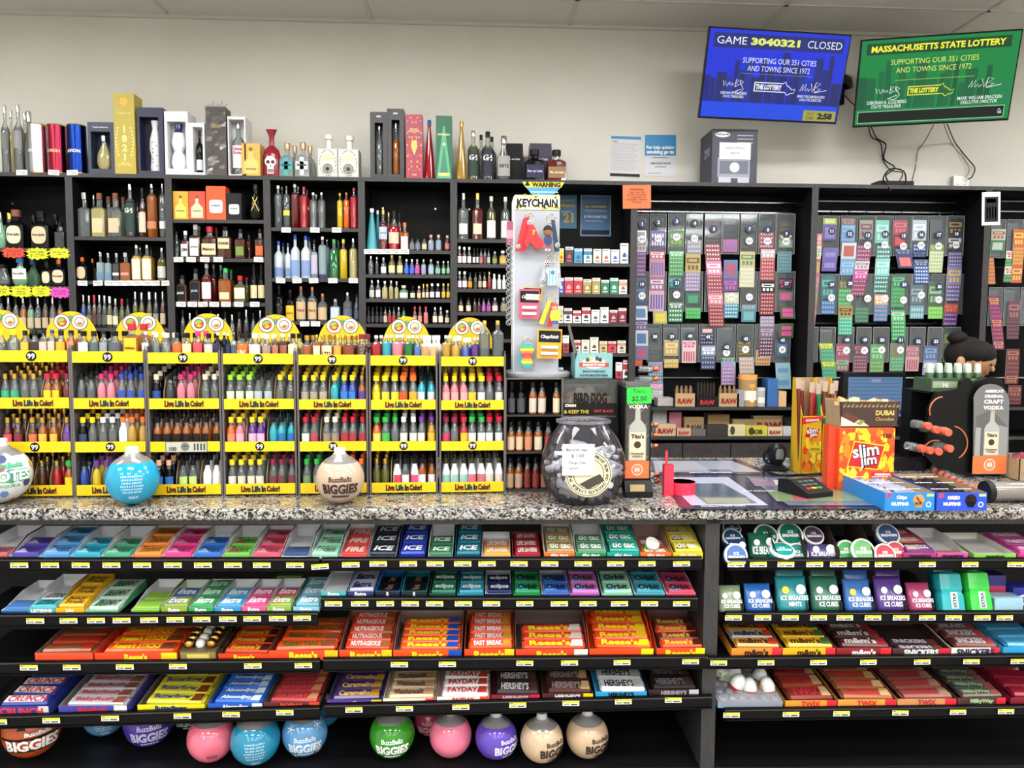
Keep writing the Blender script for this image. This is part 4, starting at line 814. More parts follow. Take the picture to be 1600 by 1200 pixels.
def railtag(u, v, label, tilt=0, col='f2e21e'):
 p = PC(u, v, -.0095); k = p.y / FPX; w, h = 13.6 * k, 4.2 * k
 m = MB().box(-w, 0,-h, w, .0008, h, M('f2f2ee',.4)).box(-w, -.0004, h * .1, w, 0, h, M(col, .4)); g = M('3c3c3c',.6)
 for s in range(9):
  x = -w * .85 + s * w * .08; m.box(x, -.0004,-h * .8, x + w * .045,0,-h * .1, g)
 m.box(w * .0,-.0004,-h * .75, w * .8,0,-h * .2, g).box(-w * .9,-.0008, h * .5,-w * .6,-.0004, h * .8, g)
 solo(m, 'shelf_price_tag', label, 'price tag', p, (0, math.radians(tilt),-CANG),'yellow and white price tags on the candy rails')
TAGR = [('top rail',[(u, 883.3) for u in (30,78,126,174,222,270,317,364,409,461)] + [(500,885.5),(548,882.5)] + [(u, 881) for u in (591,638,680,723,761,811,859,911,962,1011,1065)]),
  ('second rail',[(55,970.3),(107,970),(150,969.7),(190,969.5),(233,969),(274,968.5),(315,968),(356,967.5),(394,967),(434,966.5),(472,966)] + [(u, 943.3) for u in (521,562,602,641,679,724,768,820,874,919,968,1015,1065)]),
  ('third rail',[(45,1043.3),(112,1043),(195,1042.3),(278,1041.5),(395,1040.5),(474,1040),(624,1038.5),(699,1038),(820,1036.5),(890,1036),(972,1035.3),(1079,1034)]),
  ('lowest rail',[(-3,1128),(80,1126),(172,1122.5),(285,1119),(361,1116.5),(445,1113.5),(553,1109.5),(632,1107.5),(720,1105),(809,1101.8),(892,1099),(974,1096.5),(1052,1094)]),
  ('top rail of the right unit',[(u, 882) for u in (1150,1185,1228,1273,1310,1345,1380,1449,1516,1587)]),('second rail of the right unit',[(u, 965.5) for u in (1146,1192,1235,1279,1320,1364,1408,1449,1490,1535,1570)]),
  ('third rail of the right unit',[(u, 1036 - (u - 1123) * .005) for u in (1123,1197,1279,1357,1441,1518,1592)]),('lowest rail of the right unit',[(u, 1117.5 - (u - 1143) * .013) for u in (1143,1236,1315,1407,1497,1572)])]
random.seed(11)
for nm, L_ in TAGR:
 for k, (u, v) in enumerate(L_): railtag(u, v, 'yellow topped price tag, %s from the left on the %s' % (ORD[k], nm),-4 if (u, v) == (500,885.5) else random.uniform(-.8,.8))
EXP = dict(w=('f2f2f0'), k='141414')
def crn(L, a): return L
def tray(u0, u1, vf, vb, lip, inner, look, where, spec, liptext=None, ltc='f4f4f4', L=.19, lipfrac=.28, lipz=None, packs=None, dy=.012, accent=None, cat='carton', name='candy_carton', backless=False, extra=None, kindp='gum pack'):
 """open display carton. spec: (rows front to back that fit, rows filled, colour, lettering, letter colour, accent, stack height 0..1)"""
 um = (u0 + u1) / 2; f = PC(um, vf, dy); w = (PC(u1, vf, dy).x - PC(u0, vf, dy).x) / 2 * .985
 d = ray(um, vb); tt = (YC + dy + L) / (d.y + CANG * d.x); ztop = EYE + d.z * tt
 H = max(ztop - f.z, .03)
 if lipz: H += .004
 rise = H * .30; hb = H - rise; tilt = math.asin(min(.6, rise / L)); Lp = L / math.cos(tilt)
 t = thing(name, '%s, %s' % (look, where), cat, f, (tilt, 0,-CANG))
 om = M(lip, .45); im = M(inner, .7); hb = hb * math.cos(tilt); zl = hb * lipfrac; th = .0012
 if lipz: zl = min(lipz, hb * .8)
 # side walls: inner faces one colour, outer the print
 b = MB()
 for s in (-1,1):
  x0, x1 = (-w, -w + th) if s < 0 else (w - th, w)
  prof = [(0,0),(Lp, 0),(Lp, hb),(Lp * .55, hb),(Lp * .12, zl),(0, zl)]
  i = len(b.v); n = len(prof); b.v += [(x0, y, z) for y, z in prof] + [(x1, y, z) for y, z in prof]
  b.face([i + k for k in range(n)], om if s < 0 else im); b.face([i + n + k for k in reversed(range(n))], im if s < 0 else om)
  for k in range(n): j = (k + 1) % n; b.face((i + j, i + k, i + n + k, i + n + j), im)
 b.box(-w, 0,0, w, Lp, th, im)
 if not backless: b.box(-w, Lp - th, 0, w, Lp, hb, im)
 b.build('carton_body', t)
 fm = MB().box(-w, -th, 0, w, 0, zl, im, om)
 if accent: fm.box(w * .62,-th - .0003,0, w, -th, zl, M(accent, .45))
 if liptext and zl > .008: fm.text(liptext, (0,-th - .0004, zl * .5), FX, FZ, w * 1.6, zl * .75, M(ltc, .45),.05)
 fm.build('front_lip', t)
 if spec:
  n, fill, col, tx, tc, ac, st = spec[:7]; wide = len(spec) > 7 and spec[7]
  R_ = Matrix.Rotation(-CANG, 3,'Z') @ Matrix.Rotation(tilt, 3,'X'); ln = (Lp - .006) / n
  up = hb * st; slope = math.atan2(up * .55, Lp) if st > .4 else 0
  th_p = min(max(.008, ln * .22),.016) if kindp == 'gum pack' else min(max(.010, ln * .36),.02)
  for k in range(fill):
   c = col[k % len(col)] if isinstance(col, (list, tuple)) else col
   yy = .004 + ln * (k + .02); zz = th + .0005 + up * (.1 + .62 * (k + .5) / n) - th_p * .4 if st > .4 else th + .0005
   if st > .4 and lipz: zz = max(zz, zl - th_p * .6 + (hb - zl) * max(0, st * .9 - .35) * (k + .3) / n)
   zz = max(zz, th + .0005)
   pk = MB(); ww = w * .88; cm = M(c, .3); l2 = ln * (.96 if kindp == 'gum pack' else .93); hh = th_p
   sh = 1 if kindp == 'gum pack' else .8
   pk.prismx([(0, hh * .2),(l2 * .1,0),(l2 * .9,0),(l2, hh * .2),(l2 * (1 if kindp == 'gum pack' else .98), hh * .7),(l2 * (.9 if kindp == 'gum pack' else .84), hh),(l2 * (.1 if kindp == 'gum pack' else .16), hh),(l2 * (0 if kindp == 'gum pack' else .02), hh * .7)],-ww * (sh if sh == 1 else .93), ww * (sh if sh == 1 else .93), cm)
   if kindp != 'gum pack':
    for s in (-1,1): pk.box(min(s * ww * .93, s * ww), l2 * .1, hh * .4, max(s * ww * .93, s * ww), l2 * .9, hh * .5, cm)
   X_, Y_ = (1,0,0),(0,1,0)
   a2 = M(ac, .35) if ac else None
   if a2:
    if kindp == 'gum pack': pk.poly([(-ww * .95, l2 * .12, hh + .0003),(ww * .1, l2 * .14, hh + .0003),(-ww * .55, l2 * .62, hh + .0003)], a2)
    else: pk.poly([(ww * .5, l2 * .12, hh + .0003),(ww * .92, l2 * .12, hh + .0003),(ww * .92, l2 * .88, hh + .0003),(ww * .6, l2 * .88, hh + .0003)], a2)
   if tx == 'CRUNCH': pk.poly([(-ww * .9, l2 * .16, hh + .0003),(ww * .7, l2 * .16, hh + .0003),(ww * .7, l2 * .84, hh + .0003),(-ww * .9, l2 * .84, hh + .0003)], WHITE)
   if tx: pk.text(tx, (-ww * .12 if a2 and kindp != 'gum pack' else 0, l2 * .5, hh), X_, Y_, ww * (1.3 if a2 and kindp != 'gum pack' else 1.6), l2 * (.6 if kindp == 'gum pack' else .62), M(tc, .4),.012 if tx == 'Trident' else .035,.15 if kindp == 'gum pack' else .0, len(tx) > 3, None, .0006)
   loc = f + R_ @ Vector((w * .07 + random.uniform(-.001,.001), yy, zz))
   solo(pk, 'gum_pack' if kindp == 'gum pack' else 'candy_bar','%s, %s from the front in the %s' % (plook(c, kindp), ORD[k], where), kindp, loc, (tilt + slope, 0,-CANG + random.uniform(-.03,.03) * (1 if kindp == 'gum pack' else 2)),'packs in the ' + where)
 return t, f, w, tilt, Lp, hb
def hue(c):
 r, g, b = [int(c[i:i + 2],16) for i in (0,2,4)]; mx, mn = max(r, g, b), min(r, g, b)
 if mx < 70: return 'dark'
 if mx - mn < 28: return 'white' if mx > 200 else 'grey'
 if r == mx: return ('yellow' if g > .72 * r else 'orange' if g > .4 * r else 'pink' if b > .45 * r else 'red') if r > 110 else 'brown'
 if g == mx: return 'teal' if b > .72 * g else 'green'
 return 'teal' if g > .75 * b else 'purple' if r > .45 * b else 'blue'
def plook(c, kp): return hue(c) + (' gum pack' if kp == 'gum pack' else ' wrapped bar')
random.seed(21)
Wc = 'e4e6ea'
# ---- row 1
TR = 'Trident'
row1 = [(-34,11,822,'7a1a2a', Wc, 'white carton nearly out of red gum',(3,1,'b06068', TR, '3a2030','e8e0e0',.1)),(13,60,823,'2a2458', Wc, 'white carton of purple gum',(3,2,'4a3f9a', TR, '14102c','c8c4e0',.7)),(61,108,823,'4a8ac8','c8d8e8','full light blue gum carton',(3,3,'4f8fcc', TR, '101828','a8c8e8',.9)),(109,156,823,'2a9ab0', Wc, 'white carton of teal gum',(3,2,'2f9ab8', TR, '101828','a8dce8',.6)),
  (157,204,823,'2c8a60', Wc, 'white carton of green gum',(3,2,'4a9a78', TR, '101c18','a8d8c0',.5)),(205,251,822,'e8623a','e8d8d0','orange lipped gum carton',(3,3,'e08838', TR, '2a1410','b0703a',.8)),(252,299,822,'c83a70', Wc, 'white carton of hot pink gum',(3,3,'d83c80', TR, '281018','eca0c0',.7)),(300,345,822,'2a62b8', Wc, 'white carton of royal blue gum',(3,2,'2f68b8', TR, '101430','9ab8e0',.7)),
  (346,391,822,'5aa83a', Wc, 'white carton of lime and red gum',(3,2,'6aae48', TR, '141a10','b04858',.7)),(392,437,822,'d8405a', Wc, 'white carton of strawberry red gum',(3,3,'d05068', TR, '28101c','e8a0a8',.6)),(439,481,820,'e8e8ea', Wc, 'white carton with one loose navy gum pack',(3,1,'38507c', None, 'd0d8e8', None, .05)),(483,528,820,'8fc8a8','d8e0ee','pale carton of mint green gum',(3,3,'8fc8a8', TR, '101c18','c8e8d4',.6)),
  (530,573,820,'d8482a', Wc, 'white carton of fiery red gum',(3,3,'c83838','FIRE','f0dcc8', None, .6)),(574,619,820,'1c222c','c8ccd4','full black gum carton',(3,3,'1a222e','ICE','f0f0f0', None, .95)),(622,664,818,'1c3aa0','2038a0','overfull blue gum carton',(3,3,'2238a0','ICE','e8ecf8', None, 1.)),(668,707,818,'2c5c40', Wc, 'white carton of dark green gum',(3,2,'33704e','ICE','ecf4ec', None, .7)),
  (710,751,817,'176072','1a6478','overfull deep teal gum carton',(3,3,'1a6478','ICE','ecf4f8', None, 1.)),(752,798,835,'e8e8e8', Wc, 'short white carton of orange candy rolls',(3,2,['e0a040','c87838'],'LIFE SAVERS','f4f0e8', None, .5)),(801,845,836,'e0e0e0','8a1c2c','short carton of dark red candy rolls',(3,3,'9a2030','LIFE SAVERS','f4f0e8', None, .6)),
  (850,898,817,'e8702a', Wc, 'carton of orange mint boxes with green and orange lip',(3,3,'a88858','tic tac','e8f0e0','2f7a40',.6)),(899,947,817,'1f8a48', Wc, 'carton of green mint boxes',(3,2,'5a8a70','tic tac','f0f4f0','1c5a34',.5)),(948,999,817,'1f9a92','3aa8a0','full turquoise mint box carton',(3,3,'2f9a88','tic tac','f0f4f0','14604c',.95)),(1000,1049,818,'e8702a','9c7c78','orange lipped carton with a green jar inside',(3,2,'c8603a','tic tac','f0f0f0', None, .3)),(1051,1098,818,'d8c020','b8a878','full yellow mint box carton',(3,3,'e0cc38','tic tac','f4f4e8','303830',.9))]
for k, (u0, u1, vb, lip, inn, look, sp) in enumerate(row1):
 lt = 'tic tac' if 'mint box' in look or 'jar' in look else None
 tray(u0, u1,873, vb, lip, inn, look, '%s top shelf carton' % ORD[k], sp, lt, lipz=.022 if lt else .009, L=.2)
m = MB().lathe([(.022,0),(.022,.045)], M('48a838',.3),18).lathe([(.024,.045),(.024,.052)], WHITE, 18)
p = PC(1013,858,.07); j = thing('mint_jar','green mint jar with round white lid tipped in the orange carton','mint jar', p, (math.radians(38), math.radians(18),0))
m = MB().lathe([(.021,-.02),(.021,.028)], M('58a848',.3),18).build('jar_body', j); MB().lathe([(.023,.028),(.023,.037),(.02,.038)], WHITE, 18).build('lid', j)
# ---- row 2
EX = 'Extra'
row2 = [(2,44,958,908,'2458a0', Wc, 'white carton nearly out of blue gum',(3,1,'4878b8', None, '203050', None, .1), None),(45,87,958,898,'3aa8b0', Wc, 'tall white carton of white and teal strips',(4,2,['40b0b8','e4ecec'],'LISTERINE','28303c', None, .5),'LISTERINE'),(88,132,958,898,'e8b020','d8a018','full golden yellow gum carton',(3,3,'e0aa28','Juicy\nFruit','30281c', None, 1.),'Juicy'),(133,185,958,907,'58b080','e0ece4','full white and green gum carton',(3,3,'b8d4c4','SPEARMINT','1c2c24','58b070',1.), None),
  (205,249,957,906,'7aba30', Wc, 'white carton with lime packs',(3,2,'88b848', None, '385a20', None, .25), None),(252,293,957,907,'8aa830','dce8d8','blue and yellow green gum carton',(3,2,['8aa048','4458a0'], EX, 'f0f4f0','384c98',.8), EX),(295,334,957,906,'30a058', Wc, 'white carton of emerald gum',(3,3,'38985c', EX, 'f4f8f4','a8e0b8',.8), EX),(335,377,957,906,'3890c8', Wc, 'white carton of sky blue gum',(3,2,'4898c8', EX, 'f4f8f8','a8d8f0',.6), EX),(378,416,956,906,'e85890', Wc, 'white carton of rose pink gum',(3,2,'d04880', EX, 'f8f0f4','e89ac0',.6), EX),(417,455,956,905,'88b048', Wc, 'white carton of watermelon gum',(3,2,['90a848','b04860'], EX, 'f8f4f0','c85070',.6), EX),
  (458,499,956,903,'88c8dc','68a0b4','full pale teal gum carton',(3,3,'68a4b8', EX, 'f0f8f8','a0d0e0',.9), EX),(502,541,932,886,'40a8b0', Wc, 'empty white carton with teal lip', None, EX),(543,584,932,885,'2c3468','c8ccd8','full silver and navy gum carton',(3,3,'a8acc0', EX, '202450','3c4478',.95), EX),(586,625,932,885,'101c34','2a88d8','bright blue carton of black gum',(3,2,'101418','5','9a6858', None, .2),'5'),(627,667,932,885,'102428','28a0b0','teal carton of black gum',(3,2,'10181a','5','9a6858', None, .2),'5'),
  (670,712,932,883,'184838','1f5a48','full dark green gum carton',(3,3,'226a54','eclipse','f4f8f4','14382c',.95), None),(714,756,932,884,'1c7890','2c90a8','full cyan gum carton',(3,3,'3488a0','eclipse','f4f8f8','184c60',.95), None),(758,799,932,884,'141c44', Wc, 'white carton of midnight blue gum',(3,2,'1a2450','eclipse','f0f4f8','0c1230',.8), None),(801,845,932,884,'1f7a48','2a8a58','full green gum carton with blue swirls',(3,3,'2a8650','Orbit','101820','58a8d8',.95), None),(846,889,932,884,'28489a', Wc, 'white carton of cobalt gum',(3,2,'3458a8','Orbit','101830','68b0e0',.8), None),
  (890,937,932,884,'a058a8','b880b8','full orchid pink gum carton',(3,3,'c070b8','Orbit','201428','78b8e8',.95), None),(940,989,932,883,'80b8a0','98c8b0','full pale green gum carton',(3,3,'90c4a8','Orbit','141c20','60a8d0',.95), None),(991,1039,932,884,'2f8898', Wc, 'white carton of deep aqua gum',(3,3,'3890a0','Orbit','101c28','78c8e8',.85), None),(1041,1087,932,886,'b83048', Wc, 'white carton of crimson gum',(3,3,'b84058','Orbit','200c14','68a0d0',.8), None)]
for k, (u0, u1, vf, vb, lip, inn, look, sp, lt) in enumerate(row2):
 tray(u0, u1, vf, vb, lip, inn, look, '%s second shelf carton' % ORD[k], sp, lt, L=.2, lipz=.018 if lt else .010)
pk = MB().box(-.042,0,0,.042,.03,.05, M('5a7a38',.4)).text('Extra',(0,-.0004,.028), FX, FZ, .07,.022, M('f0e8e8',.4),.05,.15)
pk.poly([(-.04,-.0004,.004),(.04,-.0004,.004),(.02,-.0004,.016),(-.03,-.0004,.014)], M('a84058',.4))
solo(pk, 'gum_box','tall green and maroon gum box standing behind the watermelon carton','gum box', PC(452,922,.235),(0,0,-CANG))
# ---- rows 3 and 4, chocolate
OR = 'e8441c'
row3 = [(55,146,1032,972,'e84a28','8c7468','orange carton of brown caramel bars',(4,3,['8a4a30','b03a20'], None, 'e8a060','c02818',.5), None, 'd8e8e0', None),(148,278,1032,972, OR, 'd83a18','wide orange carton with yellow corners',(4,4,'e85018', "Reese's STICKS", 'e8d820','7a3c20',1.), "Reese's", 'f0dc28','f0cc18'),(341,423,1032,974,'d83c14','604038','dark orange carton with white lined side',(4,4,'b83810', "Reese's", 'c8a030','3c1c10',.6), "Reese's", 'f0dc28', None),
  (420,529,1031,966, OR, '70483c','orange carton of five layer bars',(4,4,'d84818', "Reese's TAKE 5", '2c6a20','8a4a2c',.85), "Reese's", 'f0dc28','f0b818'),(530,613,1031,952,'e8481c','8a5c50','red orange carton of nutty bars',(5,5,'cc3418','NUTRAGEOUS','f4ece0','9a5830',.9), "Reese's", 'f0dc28','f0c81c'),(614,722,1031,950,'e8521c','887068','half orange half blue carton',(6,5,'e4541c', "Reese's", 'f0dc28','1c48a8',.8), "Reese's", 'f0dc28','1c48a8'),
  (725,804,1030,952, OR, 'a04a30','orange carton of bars with blue stripes',(5,5,'dc4c1c','FAST BREAK','e8f0f8','c89038',.9), "Reese's", 'f0dc28','f0cc18'),(805,919,1030,944,'e84420','6c564e','orange carton with torn white edge',(5,3,'d84020', "Reese's", 'f0dc28','d8d0c8',.8), "Reese's", 'f0dc28','e4e0dc'),(920,1021,1029,944,'e84a18','e04c18','overfull orange carton with yellow ends',(5,5,'e44c18', "Reese's", 'f0dc28','e8c018',1.), None, 'f0dc28','f0dc18'),(1025,1101,1028,946,'e84a1c','6a4440','orange and brown carton of big cup bars',(5,4,['d84018','7a2c1c'], "Reese's", 'd8b848','4c1c14',.6), "Reese's", 'f0dc28','f0dc18')]
row4 = [(-8,78,1119,1046,'2a3a8c','40342c','blue carton of crisp bars with white band',(4,4,'243482','CRUNCH','c83048', None, .9),'CRUNCH','d03848','c8ccd8'),(92,200,1117,1046,'4840a0','8c8680','grey and blue carton of silver bars',(5,5,'a8a8b0','BabyRuth','b82838','884838',.85),'BabyRuth','c02c3c','e8e8ec'),(215,321,1113,1046,'e8d818','7c7064','bright yellow carton',(4,4,'ccc428','Butterfinger','18307c','6a3418',.9),'Butterfinger','18307c', None),
  (325,411,1110,1046,'2858b8','2a60c0','blue and white carton with coconut bars',(5,5,'2a64c4','AlmondJoy','f4f8fc','d8e8f4',.95),'AlmondJoy','f0f4f8','e8ecf4'),(412,500,1106,1048,'5c2c28','605450','torn brown carton of maroon bars',(4,4,'9c2c34','PAYDAY','c84848','c88c58',.6),'PAYDAY','f04838','e0441c'),(511,597,1102,1044,'58389c','584c78','purple carton with gold lettered bars',(4,4,'3c2c60','Caramello','e8b860','c08c28',.8),'C','e8c078','e8c020'),
  (598,681,1100,1044,'ece4cc','d8ccb0','cream carton of tan bars',(4,4,'c0a888','Whatchamacallit','4c2418','b89068',.9), None, '7a2c1c','d83048'),(682,766,1097,1042,'e8e4e0','d0a8a0','white and red carton of peanut bars',(4,4,'ecebea','PAYDAY','d02c30','c83c28',.95),'PAYDAY','d02c30','e04418'),(767,844,1094,1042,'7c2030','54101c','burgundy carton of black bars',(3,3,'2c2424', "HERSHEY'S", 'e8e4e4','4c3030',.9), "HERSHEY'S", 'b8a8a8','c01c48'),(847,927,1092,1040,'4a2028','54301c','brown carton with yellow corners',(3,3,'40241e', "HERSHEY'S", 'a89898','c8a878',.8), "HERSHEY'S", 'd8d0d0','e8c818'),
  (930,1011,1089,1040,'2c94c8','3aa0d0','blue edged carton of white bars',(3,3,'dcdee2', "HERSHEY'S", '141414','b8b8b8',.9), "HERSHEY'S", '141414','2c94c8'),(1013,1092,1086,1040,'2a1c1c','1c1414','black carton with silver end',(3,3,'221a1c', "HERSHEY'S", '7c7478','40302c',.7), "HERSHEY'S", '9c9498','b8b8c0')]
for nm, rw in (('third', row3),('lowest', row4)):
 for k, (u0, u1, vf, vb, lip, inn, look, sp, lt, ltc, acc) in enumerate(rw):
  tray(u0, u1, vf, vb, lip, inn, look, '%s candy carton, %s shelf' % (ORD[k], nm), sp, lt, ltc, L=.21, lipz=.036, accent=acc, kindp='candy bar')
# clear box of gold chocolates
f = PC(310,1031,.015)
t = thing('chocolate_box','clear box of gold foiled round chocolates on the third shelf','chocolate box', f, (.1,0,-CANG))
w = .058
MB().box(-w, 0,0, w, .15,.03, G('a89a70',.25)).build('clear_tray', t)
MB().box(-w * .95,-.001,.002, w * .95,.0,.026, M('8c7840',.35)).box(-w * .6,-.002,.006, w * .6,-.001,.02, M('d8c068',.3)).build('front_label', t)
for a in range(3):
 for b in range(4):
  m = MB(); white = a == 1; random.seed(a * 5 + b); m.ball((0,0,0),.0165, M('d8d4cc' if white else 'b8924a',.3,'m' if not white else 'p'),9,6)
  m.v = [(x * random.uniform(.93,1.07), y * random.uniform(.93,1.07), z) for x, y, z in m.v]
  if not white: m.lathe([(.0168,-.010),(.013,-.017)], M('4a2414',.5),10)
  solo(m, 'foil_chocolate','%s wrapped chocolate ball, %s row back, %s in its row of the clear box' % ('white' if white else 'gold', ORD[b], ORD[a]),'chocolate', f + Vector((-w * .6 + a * w * .6,.024 + b * .034,.044 + b * .004)), group='chocolates in the clear box')
# ---- right hand unit
row3r = [(1142,1221,1026,962,'d8862c','403028','caramel orange carton of sweets',(4,3,['c88838','b8b8b8'], "m&m's", '2c1c14','c8402c',.8), "m&m's", '2c1c14','d82838'),(1222,1305,1026,962,'e8b018','40362c','egg yolk yellow carton of sweets',(4,3,'dca828', "m&m's", '3c2414','407048',.9), "m&m's", '3c2414','d82838'),(1306,1392,1026,962,'8a1c24','3c2824','dark red carton of sweets',(4,3,['54282c','3c2424'], "m&m's", 'e8e4e0','a02830',.9), "m&m's", 'f0ece8','d82838'),
         (1393,1484,1025,964,'442824','382420','dark brown carton nearly sold out',(5,2,'3c2c38','SNICKERS','e8e8f0','7c3c2c',.2),'SNICKERS','e8ecf4','c02434'),(1485,1561,1025,962,'e8e0cc','4c3c30','cream carton of peanut bars',(4,4,'6c3c38','SNICKERS','e8ecf4','b0484c',.8),'SNICKERS','2c2c60','d02838'),(1566,1640,1024,962,'2c94c8','3898c8','sky blue carton at the right edge',(4,3,'4898c4', None, 'e8f0f4', None, .8), None, 'f0f0f0', None)]
row4r = [(1226,1307,1105,1040,'d8942c','3c2c22','gold carton of pouch bites',(3,3,['7a2c28','8c3c28'],'TWIX','c83038','c8a878',.7),'TWIX','d02834','d82838'),(1308,1400,1104,1038,'d8983c','402c20','gold carton of caramel bars',(4,4,'9c5838','TWIX','d83038','d8b078',.9),'TWIX','d02834','d82838'),(1401,1494,1102,1038,'c88c58','40301f','tan carton of cookie bars',(4,4,'84483c','TWIX','b83040','a8846c',.7),'TWIX','b8283c','d82838'),(1495,1571,1101,1036,'4a2c24','3a2c24','dark carton of green lettered bars',(5,5,['4c4438','38403a'],'MilkyWay','98b890','984848',.8),'MilkyWay','98b890','c82434'),(1578,1650,1100,1036,'7a1828','701424','burgundy carton at the right edge',(4,4,'8a1c30', None, 'e0b8b8', None, .9), None, 'f0f0f0', None)]
for nm, rw in (('third', row3r),('lowest', row4r)):
 for k, (u0, u1, vf, vb, lip, inn, look, sp, lt, ltc, acc) in enumerate(rw):
  tray(u0, u1, vf, vb, lip, inn, look, '%s right unit carton, %s shelf' % (ORD[k], nm), sp, lt, ltc, L=.22, lipz=.036, accent=acc, kindp='candy bar')
for k, (u0, u1, vf, vb, lip, inn, look, sp, lt) in enumerate([(1412,1462,874,827,'a83878','c8a0b8','purple and orange carton of candy rolls',(3,3,['6a3070','c86040','b03060'],'mentos','f4e8f0','e8b040',.9),'mentos'),(1464,1512,874,826,'c8489a','dcd8dc','orange and purple carton almost empty',(4,1,'b06858', None, 'f4f0f0', None, .1),'mentos'),(1521,1587,874,836,'7cc048','dcdad4','wide empty green lipped carton', None, 'mentos'),(1590,1650,874,836,'c82878','d8a8c0','pink and cyan carton at the right edge',(3,3,'c84898','mentos','f4f0f4', None, .9), None)]):
 tray(u0, u1, vf, vb, lip, inn, look, '%s candy roll carton' % ORD[k], sp, lt, '1c1430', L=.2, lipz=.022)
# brown dividers and pouches
CB = M('2c211c',.85,'n')
def divider(u, v0, v1, label):
 f = PC(u, v0,.01); h = .085; L = .21
 solo(MB().prismx([(0,0),(L, .012),(L, h),(L * .5, h * 1.02),(0,.025)],-.0012,.0012, CB),'cardboard_divider', label, 'cardboard divider', f, (0,0,-CANG))
for k, u in enumerate((1213,1261,1312,1365)): divider(u, 873,820,'brown cardboard divider between mint tubs, %s from the left' % ORD[k])
for k, u in enumerate((1161,1210,1262,1316,1367,1417,1459)): divider(u, 957,900,'brown cardboard divider between mint pouches, %s from the left' % ORD[k])
def pouch(u0, u1, vt, vb, col, tx, label, dy=.03, tc='f4f4f4', lean=.35, top=None):
 f = PC((u0 + u1) / 2, vb, dy); w = (PC(u1, vb, dy).x - PC(u0, vb, dy).x) / 2; h = (vb - vt) * f.y / FPX * 1.02
 t = thing('mint_pouch', label, 'mint pouch', f, (-lean, 0,-CANG),'pouches of mints in the right unit'); cm = M(col, .25)
 m = MB(); ring = []
 for z, ww, d in ((0,.92,.016),(.12,1,.024),(.5,.98,.022),(.85,.95,.010),(1,.97,.0015)):
  i = len(m.v); n = 12
  for k in range(n):
   a = 2 * math.pi * k / n; m.v.append((w * ww * math.copysign(abs(math.cos(a)) ** .6, math.cos(a)), d * math.copysign(abs(math.sin(a)) ** .8, math.sin(a)), h * z))
  ring.append(i)
 for A, B in zip(ring, ring[1:]):
  for k in range(12): j = (k + 1) % 12; m.face((A + k, A + j, B + j, B + k), cm, True)
 m.face([ring[0] + k for k in reversed(range(12))], cm); m.face([ring[-1] + k for k in range(12)], cm); m.build('pouch_body', t)
 q = MB()
 q.text(tx, (0,-.0262, h * .3), FX, FZ, w * 1.7, h * .3, M(tc, .4),.015, fit=True)
 q.disc((w * .45,-.0245, h * .62), w * .3, FX, FZ, M('e8f0f4',.4),14).disc((-w * .5,-.0245, h * .6), w * .22, FX, FZ, M(top or 'e8f0f4',.4),14); q.build('printed_front', t)
 return t
IB = 'ICE BREAKERS\nICE CUBES'
for k, (u0, u1, vt, col, tx, lk, tp) in enumerate([(1122,1160,915,'7c8c70', IB, 'white and olive mint pouch torn open','f4f4f4'),(1164,1207,912,'2c64b0', IB, 'bright blue mint pouch', None),(1214,1264,900,'28848c','ICE BREAKERS\nMINTS','teal mint pouch with yellow corner','e8d820'),(1268,1314,900,'2c6450', IB, 'dark green mint pouch', None),(1320,1364,905,'3c6cb0', IB, 'blue and yellow mint pouch','e8cc20'),(1369,1414,900,'50347c', IB, 'violet mint pouch', None),(1419,1457,910,'a03c68', IB, 'raspberry mint pouch', None)]):
 pouch(u0, u1, vt, 956, col, tx, lk + ' on the second shelf of the right unit', top=tp)
 if k in (2,3,4,5): pouch(u0 - 4, u1 - 8, vt - 16,947, col, None or ' ', lk.replace('mint pouch','pouch') + ' behind, leaning back', dy=.09, lean=.1)
for u0, u1, vt, col, lk, tx in ((1170,1214,832,'1f6048','green ice breaker style pouch standing among the tubs','ICE BREAKERS'),(1260,1308,850,'5c5088','lilac mint pouch lying among the tubs','ICE BREAKERS'),(1132,1168,840,'24406c','navy mint pouch behind the blue tub',' ')):
 pouch(u0, u1, vt, 873, col, tx, lk.replace('ice breaker style','mint'), dy=.06)
def tub(u, v, rpx, col, label, dy=.03, tilt=65, tx='ICE\nBREAKERS', yaw=0):
 p = PC(u, v, dy); r = rpx * p.y / FPX
 t = thing('mint_tub', label, 'mint tub', p, (math.radians(tilt),0, yaw),'round mint tubs in the right unit')
 MB().lathe([(r * .93,-.022),(r * .96,.0)], M(col, .3),24).build('tub_body', t)
 MB().lathe([(r, 0),(r, .008),(r * .94,.010)], WHITE, 24).lathe([(r * .84,.0102),(r * .84,.0106)], M(col, .3),24).build('lid', t)
 MB().text(tx, (0,0,.0108),(1,0,0),(0,1,0), r * 1.4, r * .7, M('f0f4f4',.4),.04).build('lid_print', t)
